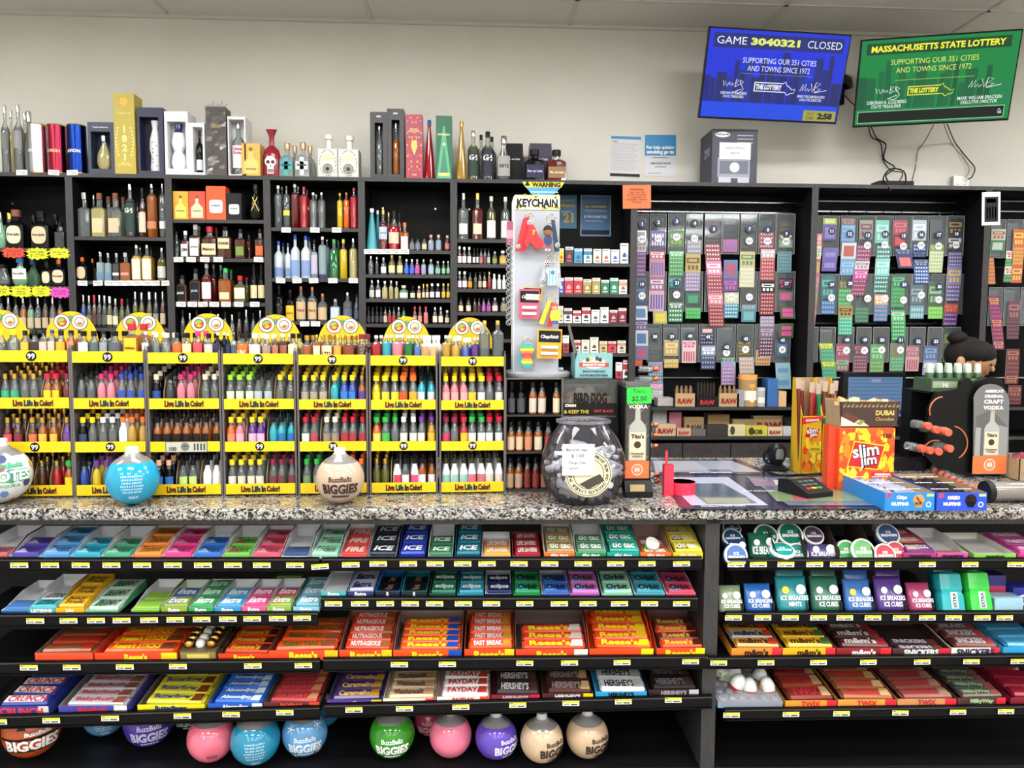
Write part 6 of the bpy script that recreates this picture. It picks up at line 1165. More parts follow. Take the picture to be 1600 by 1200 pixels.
TK = [ # u, v0, v1, width, segments, words, shift
 (1003,337,358,18,[(1,'6c5c68','b8a8b0','head')],'dim pink ticket inside the first case',0),(1001,360,432,18,[(.3,'e0e0e0','8c8c9c','block'),(.5,'b0b0bc','8c7058','head'),(.9,'5c4088','c8889c','dots')],'silver and violet ticket strip',0),(1000,434,478,20,[(1,'304c70','4c6c94','head')],'dark blue ticket',0),(1001,478,562,21,[(.8,'c8ccd4','4078b0','block'),(.6,'504878','9c90b0','head'),(.9,'d0c8cc','3c78b0','block'),(.8,'5878a8','c0507c','block')],'sky blue and lilac ticket strip',3),
 (1028,337,356,22,[(1,'484450','8c8c98','head')],'grey ticket inside the second case',0),(1028,360,386,23,[(1,'5c5494','d8d8e4','bars')],'purple striped ticket',0),(1027,392,486,24,[(.35,'a84858','e0c8d0','head'),(.8,'b07088','5450a0','bars'),(.6,'8c5470','c8c0d8','head'),(.9,'c898b0','4848a0','bars')],'long striped violet ticket strip',0),(1031,486,506,22,[(1,'a8a068','d8c828','block')],'yellow ticket',1),
 (1056,336,358,20,[(1,'4c6c58','80a890','head')],'pale green ticket inside the third case',0),(1057,360,385,23,[(1,'4c8050','88a858','head')],'green ticket',0),(1057,392,431,23,[(.3,'5ca878','b0d8b8','head'),(1,'448c50','90c898','dots')],'bright green dotted ticket',0),(1055,432,450,20,[(1,'1c6868','50a0a0','head')],'teal ticket',0),(1056,472,503,23,[(.5,'306848','d0d8d0','head'),(1,'2c7c4c','d8e4dc','dots')],'white and green dotted ticket',0),
 (1084,340,362,20,[(1,'8c7050','d0b898','head')],'bronze ticket inside the fourth case',0),(1085,375,396,23,[(1,'8c889c','c0bcc8','dots')],'silver lilac ticket',0),(1083,397,455,24,[(1,'b09850','604c28','head'),(1,'84789c','c8c0d4','dots')],'gold and lilac ticket strip',0),(1083,458,476,22,[(1,'1c6048','3c9070','block')],'dark green ticket',0),(1083,481,498,24,[(1,'34a048','60c868','dots')],'vivid green ticket',0),
 (1114,342,380,22,[(.7,'984c64','d0708c','head'),(.4,'6c3038','c88c58','dots')],'rose ticket inside the fifth case',0),(1113,381,510,24,[(.75,'8c3048','e0c8b8','dots'),(.6,'d070a0','f0d0d8','head'),(.8,'902c48','dca890','dots'),(.5,'cc6898','e8c8b0','head'),(.95,'902840','d8b098','dots')],'longest pink and crimson ticket strip',10),
 (1140,343,371,20,[(.4,'b8b8c0','e8e8ec','head'),(1,'704870','486090','block')],'pink and blue ticket inside the sixth case',0),(1141,374,394,23,[(1,'b04880','5c68b0','head')],'magenta ticket',0),(1142,406,455,22,[(1,'4068a0','a03c60','block'),(.7,'703888','b060a0','head')],'blue over purple ticket',0),(1143,457,497,23,[(.7,'a8b0a0','d0c890','head'),(.9,'3484a0','c8dce4','dots')],'grey and aqua dotted ticket',0),
 (1170,343,387,23,[(.4,'b0a070','388078','head'),(.6,'a0a488','c8c8a8','dots')],'sand coloured ticket inside the seventh case',0),(1168,393,449,24,[(.8,'b8a860','38806c','head'),(1,'c0bc9c','dcd8c4','dots')],'cream and olive ticket strip',0),(1170,476,503,23,[(.3,'607888','88a0ac','head'),(.8,'3c7c8c','60a0ac','block')],'slate blue ticket',0),
 (1196,343,362,21,[(1,'485868','90a8b8','head')],'grey blue ticket inside the eighth case',0),(1198,363,388,23,[(1,'943c50','d8c0c4','dots')],'red dotted ticket',0),(1200,389,438,23,[(.4,'b09ca8','e0e0e0','head'),(1,'a83c48','e0a8a8','dots')],'white and scarlet ticket strip',0),(1200,440,492,23,[(.5,'202020','d8d8d8','head'),(1,'8c1c2c','d8b8b8','dots')],'black headed red ticket',-1),(1199,494,560,23,[(.4,'887c98','c0b8c8','dots'),(.4,'6c5c74','a898b0','head'),(.8,'58284c','d0c8cc','dots')],'mauve ticket strip',-1),
 (1226,344,366,22,[(1,'6c4430','a89048','block')],'brown gold ticket inside the ninth case',0),(1228,366,387,22,[(.4,'4c3838','e0d0d0','head'),(.6,'688c70','90b898','block')],'dark green ticket below the ninth badge',0),(1226,393,426,23,[(.8,'5c8c98','38607c','dots')],'steel blue dotted ticket',0),(1228,434,452,22,[(1,'281c28','c02c6c','head')],'black and pink ticket',0),(1228,456,470,22,[(1,'686c60','d83c90','block')],'small pink ticket',0),(1230,478,498,24,[(1,'486040','e04898','block')],'hot pink ticket',2),(1229,505,528,23,[(1,'3c6038','d83c90','block')],'lower hot pink ticket',0),
 (1022,531,562,22,[(.6,'a8b0bc','c890b0','head'),(.6,'4c5c74','90c0b8','dots')],'lilac and teal ticket inside case 38',0),(1024,566,624,23,[(.6,'7c8cb8','b85848','head'),(.6,'606c90','a0c8c0','dots'),(.3,'c880a8','e0b0c8','head'),(.6,'9898c0','c8c890','head')],'blue lilac ticket strip below case 38',2),
 (1049,531,556,23,[(1,'b89c60','d8c088','head')],'gold ticket in case 39',0),(1049,561,575,23,[(1,'b89850','d8c080','dots')],'gold ticket stub',0),(1077,532,567,22,[(.4,'d8b0b8','c04860','head'),(.7,'d8b8bc','b83c54','bars')],'white and red ticket in case 40',0),(1105,512,538,22,[(.4,'383040','d0a090','block'),(.7,'283458','a0a8c0','dots')],'navy ticket in case 41',0),(1107,540,577,23,[(.5,'8088a8','d8dce4','head'),(.7,'384468','9ca8c4','dots')],'silver and navy ticket',0),
 (1138,558,602,23,[(.2,'2c6048','a0c0a0','head'),(.3,'68a0a8','b068c0','block'),(.9,'8c6ca0','c8b0c8','dots')],'orchid ticket strip on case 42',1),(1163,533,556,21,[(1,'58502c','a89848','dots')],'dark gold ticket in case 43',0),(1166,558,584,24,[(1,'9c90a0','e0c868','dots')],'yellow grid ticket',2),(1193,547,571,24,[(1,'b89c60','a82838','dots')],'gold ticket with red grid',-1),(1222,532,558,22,[(1,'38586c','4c7890','block')],'slate ticket in case 45',0),(1223,567,608,24,[(1,'80b0c0','5890b8','block')],'pale blue ticket below case 45',3),(996,560,572,16,[(1,'e85c28','a03c20','dots')],'orange ticket at the bookcase edge',0),
 (1278,365,532,14,[(.4,'d07088','e0b0a0','head'),(.4,'d0d0c0','90a850','head'),(.5,'b05860','c8b850','bars'),(.5,'c05090','a8a050','head'),(.5,'70905c','d07070','bars'),(.6,'c05878','b8a858','head'),(.5,'b08048','909850','bars')],'narrow many coloured ticket strip',-9),(1297,341,376,22,[(.3,'8cac3c','b8c878','block'),(.8,'564c98','7c74b8','block')],'lime topped purple ticket',0),(1298,387,424,24,[(1,'5c50a8','8078c0','block')],'plain purple ticket',-2),(1326,341,378,22,[(.4,'6c504c','907068','head'),(1,'5c90c8','80b0dc','dots')],'sky blue ticket in case 12',0),(1327,379,430,24,[(1,'b8bcc8','b04848','block'),(1,'6498c8','88b4d8','head')],'white over blue ticket strip',-2),
 (1354,344,374,21,[(1,'888478','703c54','head')],'grey maroon ticket in case 13',0),(1351,383,462,23,[(.8,'783058','d090b0','dots'),(.4,'c8c0c8','807880','head'),(.5,'b83888','e8a0c8','head'),(.8,'843058','c888a8','dots')],'tilted maroon and pink ticket strip',-9),(1379,344,380,22,[(1,'6cb8a8','a0dccc','head')],'mint ticket in case 14',0),(1381,383,458,23,[(.7,'347c74','d0e8e4','dots'),(.9,'78c8bc','b0e4dc','head'),(.9,'2c7870','d0e8e4','dots')],'mint and teal ticket strip',-3),(1407,344,386,23,[(.6,'984050','c85c6c','head'),(.5,'782c34','c04848','block')],'brick red ticket in case 15',0),(1410,388,419,26,[(.4,'24366c','7080a0','head'),(.8,'2c3c70','e86868','block')],'navy and salmon ticket',8),
 (1437,344,376,23,[(1,'a8b8c8','d0e0ec','head')],'icy ticket in case 16',0),(1437,381,402,22,[(.6,'2c4c8c','c8d4e8','dots'),(.5,'1c2c54','4c68a0','head')],'blue ticket',0),(1439,405,443,24,[(.4,'28406c','8898b8','head'),(1,'2c58a8','e0e8f4','dots')],'royal blue dotted ticket',3),(1464,382,426,23,[(.3,'7c8850','b0b870','head'),(1,'a8bc8c','dce4c0','dots')],'sage green dotted ticket',-1),(1493,342,390,24,[(.6,'3a3440','a08840','head'),(.5,'4c4450','c8c0c8','head')],'black and gold ticket in case 18',0),(1493,394,471,23,[(.7,'544c80','b8b4d0','dots'),(.9,'7c70a8','c8b040','head'),(.8,'5c5088','c0bcd8','dots')],'long purple ticket strip',-2),
 (1294,430,467,22,[(1,'28687c','58a888','head')],'teal ticket in case 29',0),(1294,470,491,22,[(1,'3c68a8','8cb0d8','dots')],'blue dotted ticket in the second tier',0),(1321,438,478,22,[(.4,'4c5434','889058','head'),(.8,'3c9458','78c888','dots')],'green ticket in case 30',0),(1321,478,523,23,[(.5,'a88838','48341c','head'),(.8,'3ca888','90dcc4','dots')],'gold and jade ticket strip',1),(1347,480,504,22,[(1,'386c54','58a078','dots')],'dark jade dotted ticket',0),(1377,460,502,22,[(.5,'d8905c','e8e4e0','head'),(.8,'3478b8','d08858','dots')],'orange and blue ticket',0),
 (1404,430,480,22,[(.5,'2c7450','58b080','head'),(.8,'348c50','58b870','dots')],'green ticket in case 33',0),(1403,485,532,23,[(.5,'58a870','a0d8a8','head'),(.9,'2c9450','a0dcac','dots')],'bright green ticket strip',3),(1433,445,476,22,[(1,'4c6470','8098a0','head')],'dim slate ticket',0),(1433,477,498,23,[(1,'58909c','a0c8d0','bars')],'grey blue barred ticket',0),(1462,440,478,23,[(1,'40604c','80b080','head')],'muted green ticket in case 35',0),(1462,479,498,24,[(1,'68b848','98d868','dots')],'spring green ticket',0),(1487,474,509,23,[(.5,'a8403c','d07040','head'),(.7,'54286c','b098c8','dots')],'red over purple ticket',-2),
 (1290,536,592,23,[(.3,'90a83c','e0e83c','head'),(.6,'389870','58b890','dots'),(.3,'90a838','e0e83c','head'),(.6,'389870','58b890','dots')],'lime 50X ticket strip',9),(1317,537,580,22,[(.6,'904058','c87890','head'),(.6,'a04868','58c088','head')],'rose ticket in case 48',0),(1345,538,582,23,[(.5,'582c40','a06880','head'),(.8,'703850','b08898','dots')],'wine ticket in case 49',0),(1371,538,582,23,[(.7,'50905c','80c088','head'),(.5,'608c50','90b870','dots')],'leaf green ticket in case 50',0),(1402,536,580,23,[(.7,'488458','a0505c','head'),(.7,'509068','80b890','dots')],'green ticket in case 51',0),(1426,540,580,22,[(.6,'905c68','b8808c','head'),(.8,'c08c90','a04858','bars')],'dusty pink ticket in case 52',0),(1455,540,586,22,[(.6,'6048a0','48a8a0','head'),(.6,'7884b0','d0d0d8','head')],'purple teal ticket in case 53',-2),(1484,512,560,20,[(1,'3c4844','6c7c48','head')],'dim olive ticket in case 54',0),
 (1561,358,393,24,[(.5,'a8c0a8','c84840','head'),(.5,'307c4c','b8c8b8','block')],'green and red ticket on the right board',-2),(1583,392,441,22,[(.4,'d8dcd0','c83838','head'),(.4,'34844c','70b080','dots'),(.4,'d8dcd0','c83838','head'),(.4,'34844c','70b080','dots')],'double white and green ticket strip',-3),(1592,358,442,18,[(.6,'c85838','e0c040','head'),(.6,'c87838','d8b040','dots'),(.6,'c05030','d8b848','head')],'orange and gold ticket strip at the edge',0),(1547,403,444,12,[(1,'c06840','e0a050','dots')],'narrow orange ticket',5),
 (1552,463,546,18,[(.4,'802858','d89048','head'),(.5,'702868','d84860','dots'),(.4,'802c68','d88840','head'),(.5,'782460','d86848','dots'),(.4,'6c2870','d89048','head')],'magenta and orange ticket strip',14),(1585,470,530,20,[(.6,'5c3440','985c60','head'),(.6,'4c2c3c','8c5058','dots')],'dim maroon ticket strip',0),(1583,545,600,22,[(.5,'682c34','a85c50','head'),(.5,'5c2830','985850','dots'),(.4,'682c34','a86c50','head')],'dark red ticket strip at the lower right',0),(1586,602,640,22,[(.5,'602830','a05848','head'),(.5,'5c2830','985850','dots')],'lowest dark red ticket strip',0)]
for k, (u, a, b, w_, sg, lb, sh) in enumerate(TK): ticket(u, a, b, w_, sg, lb + ',' + ('left board' if u < 1262 else 'middle board' if u < 1540 else 'right edge board'), sh, YT - .004 - .0012 * (k % 5) if b - a > 30 and 'case' not in lb else YT + .02 if 'inside' in lb else YT - .004)
# ================================================================ televisions on the wall
def tv(name_, loc, rot, top, bot, label, fn, w=.84):
 h = w * .575; t = thing('television', label, 'television', loc, rot)
 bz = M('08080a',.25); W, H = w / 2, h / 2
 m = MB().box(-W, 0,-H, W, .02, H, bz).box(-W * .7,.02,-H * .7, W * .7,.05, H * .5, bz); m.build('casing', t)
 Mi = (Matrix.Translation(Vector(loc)) @ (Matrix.Rotation(rot[2],4,'Z') @ Matrix.Rotation(rot[1],4,'Y') @ Matrix.Rotation(rot[0],4,'X'))).inverted()
 wp_ = Mi @ Vector((loc[0], YW, loc[2])); MB().tube([(0,.05,0), wp_],.02, bz, 8).build('mount_arm', t)
 m = MB(); n = 10; sw, sh = W - .007, H - .009
 m.box(-sw, -.002,-sh + .003, sw, .001, sh, M('05060a',.08), M(bot, .12,'e',1.25)); m.build('screen', t)
 m = MB(); fn(m, sw, sh); m.build('screen_picture', t)
 return t
def skyline(m, sw, sh, cols, seed, base=-.35):
 random.seed(seed); x = -1
 while x < .98:
  wd = random.uniform(.06,.16); top = random.uniform(-.1,.55); y = -.0026
  m.box(x * sw, y, sh * (-.62), min(.99, x + wd) * sw, y + .0003, sh * top, M(cols[random.randrange(len(cols))],.2,'e',.9)); x += wd * random.uniform(.9,1.3)
def T_(m, s, x, z, w_, h_, sw, sh, c, k=1.3, bold=.012, it=0, y=-.0042): m.text(s, (x * sw, y, z * sh), FX, FZ, w_ * sw * 2, h_ * sh * 2, M(c, .3,'e', k), bold, it, True)
SIGS = [[[(0,.8),(.06,.3),(.12,.75),(.2,.3),(.3,.7)],[(.3,.4),(.36,.62),(.42,.4),(.48,.62),(.5,.4)],[(.58,.25),(.62,.95),(.74,.85),(.62,.6),(.78,.5),(.6,.3)],[(.8,.9),(.98,.7),(.84,.45),(.8,.8),(1.0,.1),(.8,-.3),(.5,-.2),(.9,.1)]],[[(0,.2),(.12,.8),(.1,.2),(.24,.85),(.22,.2),(.34,.45),(.36,.2),(.46,.4)],[(.46,.9),(.54,.15),(.66,.9)],[(.62,.2),(.66,1.0),(.86,.9),(.68,.55),(.9,.45),(.62,.1),(1.15,.35)]]]
def squig(m, x, z, s, sw, sh, col, seed):
 for st in SIGS[0 if seed == 3 else 1]: m.tube([((x + s * (a - .5)) * sw, -.0046,(z + .26 * (b - .5)) * sh) for a, b in st],.0016, col, 4)
def lotto(m, x, z, s, sw, sh, c, bgc):
 y = -.0044; a, b = s * sw, s * sh * .42
 for (x0, z0, x1, z1) in ((-a, -b, a * .62,-b * .8),(-a, b * .8, a * .62, b),(-a, -b, -a * .94, b)): m.box(x * sw + x0, y, z * sh + z0, x * sw + x1, y + .0004, z * sh + z1, M(c, .3,'e',1.3))
 m.text('THE LOTTERY',(x * sw - a * .18, y - .0003, z * sh), FX, FZ, a * 1.45, b * 1.1, M(c, .3,'e',1.3),.06,0, True)
 m.tube([(x * sw + a * q, y, z * sh + b * r) for q, r in ((.62,.95),(.74,1.3),(.8,.6),(.98,.2),(1.12,-.3),(1.3,-.1),(1.24,-1.0),(1.05,-1.1),(.9,-1.5),(.74,-.9),(.62,-.9))],.002, M(c, .3,'e',1.3),4)
def tv1(m, sw, sh):
 skyline(m, sw, sh, ('14309a','1638b0','1c2c80','0c2494'),4)
 m.box(-sw * .93,-.003, sh * .6, sw * .93,-.0026, sh * .92, M('1b2f8c',.2,'e',.9)); m.box(-sw * .99,-.003,-sh * .99, sw * .99,-.0026,-sh * .64, M('0c4cf0',.2,'e',1.2))
 m.box(sw * .5,-.0036,-sh * .985, sw * .98,-.003,-sh * .74, M('b8b848',.2,'e',1.0))
 T_(m, 'GAME',-.68,.76,.21,.085, sw, sh, 'f4f6ff', bold=0); T_(m, '3040321',-.06,.76,.35,.085, sw, sh, 'e8f070',1.3,.05); T_(m, 'CLOSED',.65,.76,.25,.085, sw, sh, 'e8ecff', bold=0)
 T_(m, 'SUPPORTING OUR 351 CITIES',.04,.34,.53,.062, sw, sh, 'e8ecff', bold=0); T_(m, 'AND TOWNS SINCE 1972',.04,.16,.45,.062, sw, sh, 'e8ecff', bold=0)
 m.box(-sw * .5,-.0042, sh * .035, sw * .55,-.004, sh * .042, M('a0b8ff',.2,'e',1))
 T_(m, 'DEBORAH B. GOLDBERG',-.56,-.42,.19,.032, sw, sh, 'e8ecff'); T_(m, 'STATE TREASURER',-.56,-.5,.15,.03, sw, sh, 'e8ecff'); T_(m, 'MARK WILLIAM BRACKEN',.57,-.42,.2,.032, sw, sh, 'e8ecff'); T_(m, 'EXECUTIVE DIRECTOR',.57,-.5,.16,.03, sw, sh, 'e8ecff')
 wm = M('f4f6ff',.3,'e',1.3); squig(m, -.58,-.22,.3, sw, sh, wm, 3); squig(m, .56,-.22,.34, sw, sh, wm, 8); lotto(m, -.02,-.25,.26, sw, sh, 'f4f6ff',0)
 T_(m, 'NEXT\nGAME',.6,-.865,.055,.085, sw, sh, '7c7c38',.8,.01); T_(m, '2:58',.82,-.865,.11,.075, sw, sh, '23233c',.6,.06)
def tv2(m, sw, sh):
 skyline(m, sw, sh, ('14804c','0f6c44','1c9a5c','107848'),9)
 m.box(-sw * .93,-.003, sh * .66, sw * .9,-.0026, sh * .92, M('0e5c38',.2,'e',.8)); m.box(-sw * .96,-.0036,-sh * .93, sw * .93,-.003,-sh * .68, M('141c18',.2,'e',.4)); m.box(-sw * .97,-.003,-sh * .95, sw * .94,-.0028,-sh * .66, M('a8e0b8',.2,'e',1))
 T_(m, 'MASSACHUSETTS STATE LOTTERY',-.02,.79,.85,.075, sw, sh, 'f4f03c',1.4,.035); T_(m, 'SUPPORTING OUR 351 CITIES',-.04,.47,.56,.062, sw, sh, 'e8f070',1.2,.0); T_(m, 'AND TOWNS SINCE 1972',-.04,.28,.48,.062, sw, sh, 'e8f070',1.2,.0)
 m.box(-sw * .52,-.0042, sh * .04, sw * .5,-.004, sh * .05, M('d0f060',.2,'e',1))
 T_(m, 'DEBORAH B. GOLDBERG',-.6,-.46,.26,.042, sw, sh, 'f0fff4',1.2); T_(m, 'STATE TREASURER',-.6,-.56,.2,.04, sw, sh, 'f0fff4',1.2); T_(m, 'MARK WILLIAM BRACKEN',.6,-.46,.28,.042, sw, sh, 'f0fff4',1.2); T_(m, 'EXECUTIVE DIRECTOR',.6,-.56,.23,.04, sw, sh, 'f0fff4',1.2)
 wm = M('f0fff4',.3,'e',1.3); squig(m, -.6,-.2,.32, sw, sh, wm, 3); squig(m, .62,-.14,.36, sw, sh, wm, 8); lotto(m, -.08,-.22,.26, sw, sh, 'f0ec40',0); T_(m, 'Ga',.88,-.8,.025,.06, sw, sh, 'f0f0f0',1.2)
tv('a',(1.728,4.423,3.0057),(.2848,.0079,.0644),'','0c30e0','wall television with blue lottery screen reading game closed', tv1)
tv('b',(2.6672,4.414,3.0034),(.3069,-.0029,-.2551),'','0a8a44','wall television with green state lottery screen', tv2)
a0 = P(1326,125,4.72)
t = thing('wall_bracket','black swivel bracket between the two televisions','wall bracket', a0)
MB().tube([(-.12,-.06,.02),(0,.0,0),(.06,.1,0),(.0,.17,0)],.022, BLACK, 8).build('arm', t); MB().box(-.05,.15,-.1,.05,.178,.1, BLACK).build('wall_plate', t)
def cable(pts, r, col, label): 
 o = Vector(pts[0]); 
 # smooth
 P_ = [Vector(p) - o for p in pts]; out = []
 for i in range(len(P_) - 1):
  p0, p1, p2, p3 = P_[max(i - 1,0)], P_[i], P_[i + 1], P_[min(i + 2, len(P_) - 1)]
  for k in range(6):
   s = k / 6; out.append(.5 * ((2 * p1) + (p2 - p0) * s + (2 * p0 - 5 * p1 + 4 * p2 - p3) * s * s + (3 * p1 - p0 - 3 * p2 + p3) * s ** 3))
 out.append(P_[-1]); return solo(MB().tube(out, r, M(col, .5),6),'cable', label, 'cable', o)
YL = YW - .02
cable([P(1357,198,4.6), P(1362,214, YL), P(1376,224, YL), P(1380,250, YL), P(1392,266, YL - .02), P(1410,270, YL - .1), P(1405,284,4.65)],.0035,'0c0c0c','black cable bundle falling from the green television to the little box')
cable([P(1361,198,4.6), P(1370,216, YL), P(1384,226, YL), P(1381,248, YL), P(1398,262, YL - .05), P(1384,275,4.66), P(1396,290,4.6), P(1414,286,4.6), P(1412,268,4.62), P(1392,264,4.62), P(1380,280,4.6), P(1392,298, YB - .02)],.0045,'101010','coiled black cable heaped on the little box')
cable([P(1459,195,4.6), P(1444,222, YL), P(1434,236, YL), P(1430,262, YL), P(1424,286, YL - .1)],.0025,'141414','thin black cable from the green television to the right side of the little box')
cable([P(1475,194,4.6), P(1486,222, YL), P(1505,246, YL), P(1514,262, YL), P(1510,278, YL - .04)],.0035,'9c9c98','grey power cable running to the outlet')
cable([P(1480,194,4.6), P(1492,222, YL), P(1512,248, YL), P(1523,262, YL), P(1519,276, YL - .04), P(1512,280, YL - .04)],.0035,'101010','black power cable plugged into the outlet')
cable([P(1314,143,4.6), P(1325,155,4.7), P(1336,166,4.72), P(1342,176,4.6)],.003,'101010','short black cable between the televisions')
x0, z0, x1, z1 = R(1374,283,1428,291,4.6)
solo(MB().box(-(x1 - x0) / 2,0,0,(x1 - x0) / 2,.1,.035, M('141416',.4)),'network_box','flat black box on top of the bookcases under the cables','network box',((x0 + x1) / 2,4.6, ZTOP + .0005))
o_ = P(1502,286, YW - .04); t = thing('power_outlet','surface mounted metal power outlet with two sockets under the green television','power outlet', o_)
MB().box(-.05,0,-.045,.05,.038,.045, M('c8c8c4',.3,'m')).build('outlet_box', t)
m = MB()
for s in (-1,1): m.disc((s * .022,-.0005,-.01),.015, FX, FZ, WHITE, 14,.0003).box(s * .022 - .006,-.0012,-.014, s * .022 - .003,-.0009,-.004, BLACK).box(s * .022 + .003,-.0012,-.014, s * .022 + .006,-.0009,-.004, BLACK)
m.build('sockets', t)
# espresso machine carton
xa, xb = P(1112.5,250, YB + .03).x, P(1183,250, YB + .03).x; hh = P(1148,202, YB + .03).z - ZTOP
t = thing('appliance_carton','dark blue grey espresso machine carton with a handwritten price','carton',((xa + xb) / 2, YB + .03, ZTOP),(0,0,0)); w = (xb - xa) / 2
m = MB().box(-w, 0,0, w, .24, hh, M('343648',.5,'n')); m.text('290',(-w, .1, hh * .62),(0,-1,0), FZ, .16,.06, M('9a9cac',.5),.05); m.build('carton_body', t)
m = MB(); wl = M('e8e8ec',.5)
m.prism([(-w * .88 + .05 * (1 + math.cos(a)) * .9, hh * .9 + .016 * math.sin(a)) for a in [2 * math.pi * k / 20 for k in range(20)]],-.001,0, wl).text("De'Longhi", (-w * .88 + .045,-.0015, hh * .9), FX, FZ, .075,.022, M('22242e',.5),.04)
for k in range(3): m.box(w * .1,-.001, hh * (.88 - k * .065), w * .8,0, hh * (.895 - k * .065), M('a8aab8',.5))
m.box(-w * .75,-.001, hh * .12, w * .68,0, hh * .47, M('8c90a0',.4)).box(-w * .66,-.0014, hh * .18, w * .6,-.001, hh * .42, M('5c6070',.3)).disc((0,-.002, hh * .3),.03, FX, FZ, M('c8ccd4',.3)).box(-.007,-.006, hh * .3 - .022,.007,-.002, hh * .3 + .022, M('e0e4ea',.3)).box(-w * .7,-.001,0, w * .66,0, hh * .12, M('b4b8c4',.4)).box(-w * .15,-.002,0, w * .15,-.001, hh * .1, M('343440',.4))
m.build('printed_front', t)
poster(1124,223,1173,249, YB + .026,'e6e6ea','white paper with handwritten espresso machine price taped on the carton',[('Espresso Machine',0,.35,.85,.15,'4c4c54',.0),('$99.99',0,-.3,.4,.16,'4c4c54',.0)], rot=.01, name='price_paper', cat='handwritten note')
# ================================================================ keychain stand and neighbours on the counter
YA = PZ(835,768, ZC).y                    # front of the clear tiered shelf
def Zv(u, v, Y): return P(u, v, Y).z
cx = P(834,700, YA).x; w = (P(878,700, YA).x - P(790,700, YA).x) / 2
t = thing('tiered_shelf','clear tiered shelf of whiskey miniatures under the keychain stand','display shelf',(cx, YA, ZC))
ztop_s = Zv(835,591, YA) - ZC; D = .26; tz = [.006, Zv(835,706, YA) - ZC, Zv(835,648, YA) - ZC]
for s in (-1,1): MB().box(s * w - .002,0,0, s * w + .002, D, ztop_s, ACR).box(s * w - .003,-.003,0, s * w + .003,.001, ztop_s, ACRE).build('side_panel', t)
for z in tz: MB().box(-w, 0, z - .004, w, D, z, G('8a8484',.5)).box(-w, -.002, z - .006, w, .001, z, M('2a2628',.3)).build('shelf', t)
MB().box(-w, 0, ztop_s - .004, w, D, ztop_s, G('b8b4b4',.3)).build('top_panel', t); MB().box(-w, D, 0, w, D + .003, ztop_s, M('141214',.5)).build('back_panel', t)
for j, (vb, vt, L_) in enumerate(((648,597,[(793,805,'blk','3c3c40','black'),(807,820,'blk','3c3c40','second black'),(826,838,'amb','c8bcb0','tan labelled'),(840,852,'amb','c8bcb0','second tan labelled'),(863,875,'amb','d8ccb0','cream labelled')]),(706,659,[(792,804,'amb','d8b898','portrait labelled'),(805.5,817,'amb','d8b898','second portrait labelled'),(819,831,'amb','c0805c','copper labelled'),(834,847,'amb','d0c8b0','ivory labelled'),(850,862,'brown','a82c34','red labelled')]),(768,715,[(790.5,802.5,'amb','b89880','peach labelled'),(804,816,'amb','b89880','second peach labelled'),(818,829,'dred','7c2c28','maroon labelled'),(831,842,'dred','7c2c28','second maroon labelled'),(844,855,'brown','8c5c40','brown labelled')]))):
 for r_ in (1,0):
  for u0, u1, col, lc, lk in L_:
   y = YA + .022 + r_ * .035; r = (u1 - u0) / 2 * y / FPX; z0 = ZC + tz[2 - j] + .0005; h = Zv((u0 + u1) / 2, vt, YA + .022) - z0
   bottle('%s whiskey miniature%s, %s tier of the clear shelf' % (lk, ' in back' if r_ else '',('top','middle','bottom')[j]),(P((u0 + u1) / 2, vb, YA + .022).x + r_ * .006, y, z0), h, r, 'n' if col != 'blk' else 't', col, 'k',(.06,.5, lc),'whiskey miniatures on the clear shelf','whiskey_miniature','whiskey miniature', n=10)
# keychain stand stands on the tiered shelf
YS = YA + .12; zt0 = ZC + ztop_s
base_c = P(838,588, YS).x
t = thing('keychain_stand','white revolving keychain stand with KEYCHAIN header','display stand',(base_c, YS, zt0))
MB().lathe([(.118,0),(.122,.006),(.122,.014),(.112,.02)], M('9a9ca0',.3),32, dep=.9).build('round_base', t)
hp = Zv(838,307, YS - .06) - zt0; wp = (P(873,450, YS - .06).x - P(803,450, YS - .06).x) / 2
px = P(838.5,450, YS - .06).x - base_c
MB().box(px - wp, -.06,.02, px + wp, .07, hp, M('adb3bf',.35)).box(px - wp - .003,-.061,.02, px - wp, .071, hp, M('e4e8ec',.3)).build('panel_body', t)
m = MB(); zh0 = Zv(838,328, YS - .06) - zt0; m.box(px - wp, -.064, zh0, px + wp, -.06, hp + .004, M('eef0e0',.4))
random.seed(2)
for k in range(70): x = random.uniform(-wp, wp * .96); z = zh0 + random.random() * .012 + (0 if k % 3 else (hp - zh0) * .8); m.box(px + x, -.0645, z, px + x + .006,-.064, z + .006, M(('d8d020','b8c838','e8e468')[k % 3],.5))
m.text('KEYCHAIN',(px, -.065,(zh0 + hp) / 2), FX, FZ, wp * 1.8,(hp - zh0) * .62, M('141414',.4),.04,0, True).build('header_sign', t)
m = MB()
for k in range(14):
 z = Zv(797,380 + k * 9.4, YS - .02) - zt0; m.ring2((px - wp - .013,-.03, z),.006,.009, FX, FZ, G('c8c8cc',.6),10)
 m.ring2((px - wp - .016,-.0, z - .004),.007,.011, FX, FZ, G('b8b8bc',.6),10)
m.build('ring_chain', t, 'column of clear rings on the left side')
yw = YS - .125
t = thing('warning_sign','yellow and blue warning sign on top of the keychain stand','warning sign',(P(849,300, YS).x, YS - .02, zt0 + hp + .0005))
ws = [(P(u, v, YS - .02).x - t.location.x, Zv(u, v, YS - .02) - t.location.z) for u, v in ((834,306),(863,306),(879,290),(882,285),(816,284),(819,290))]
ym = (ws[0][1] + ws[3][1]) * .58
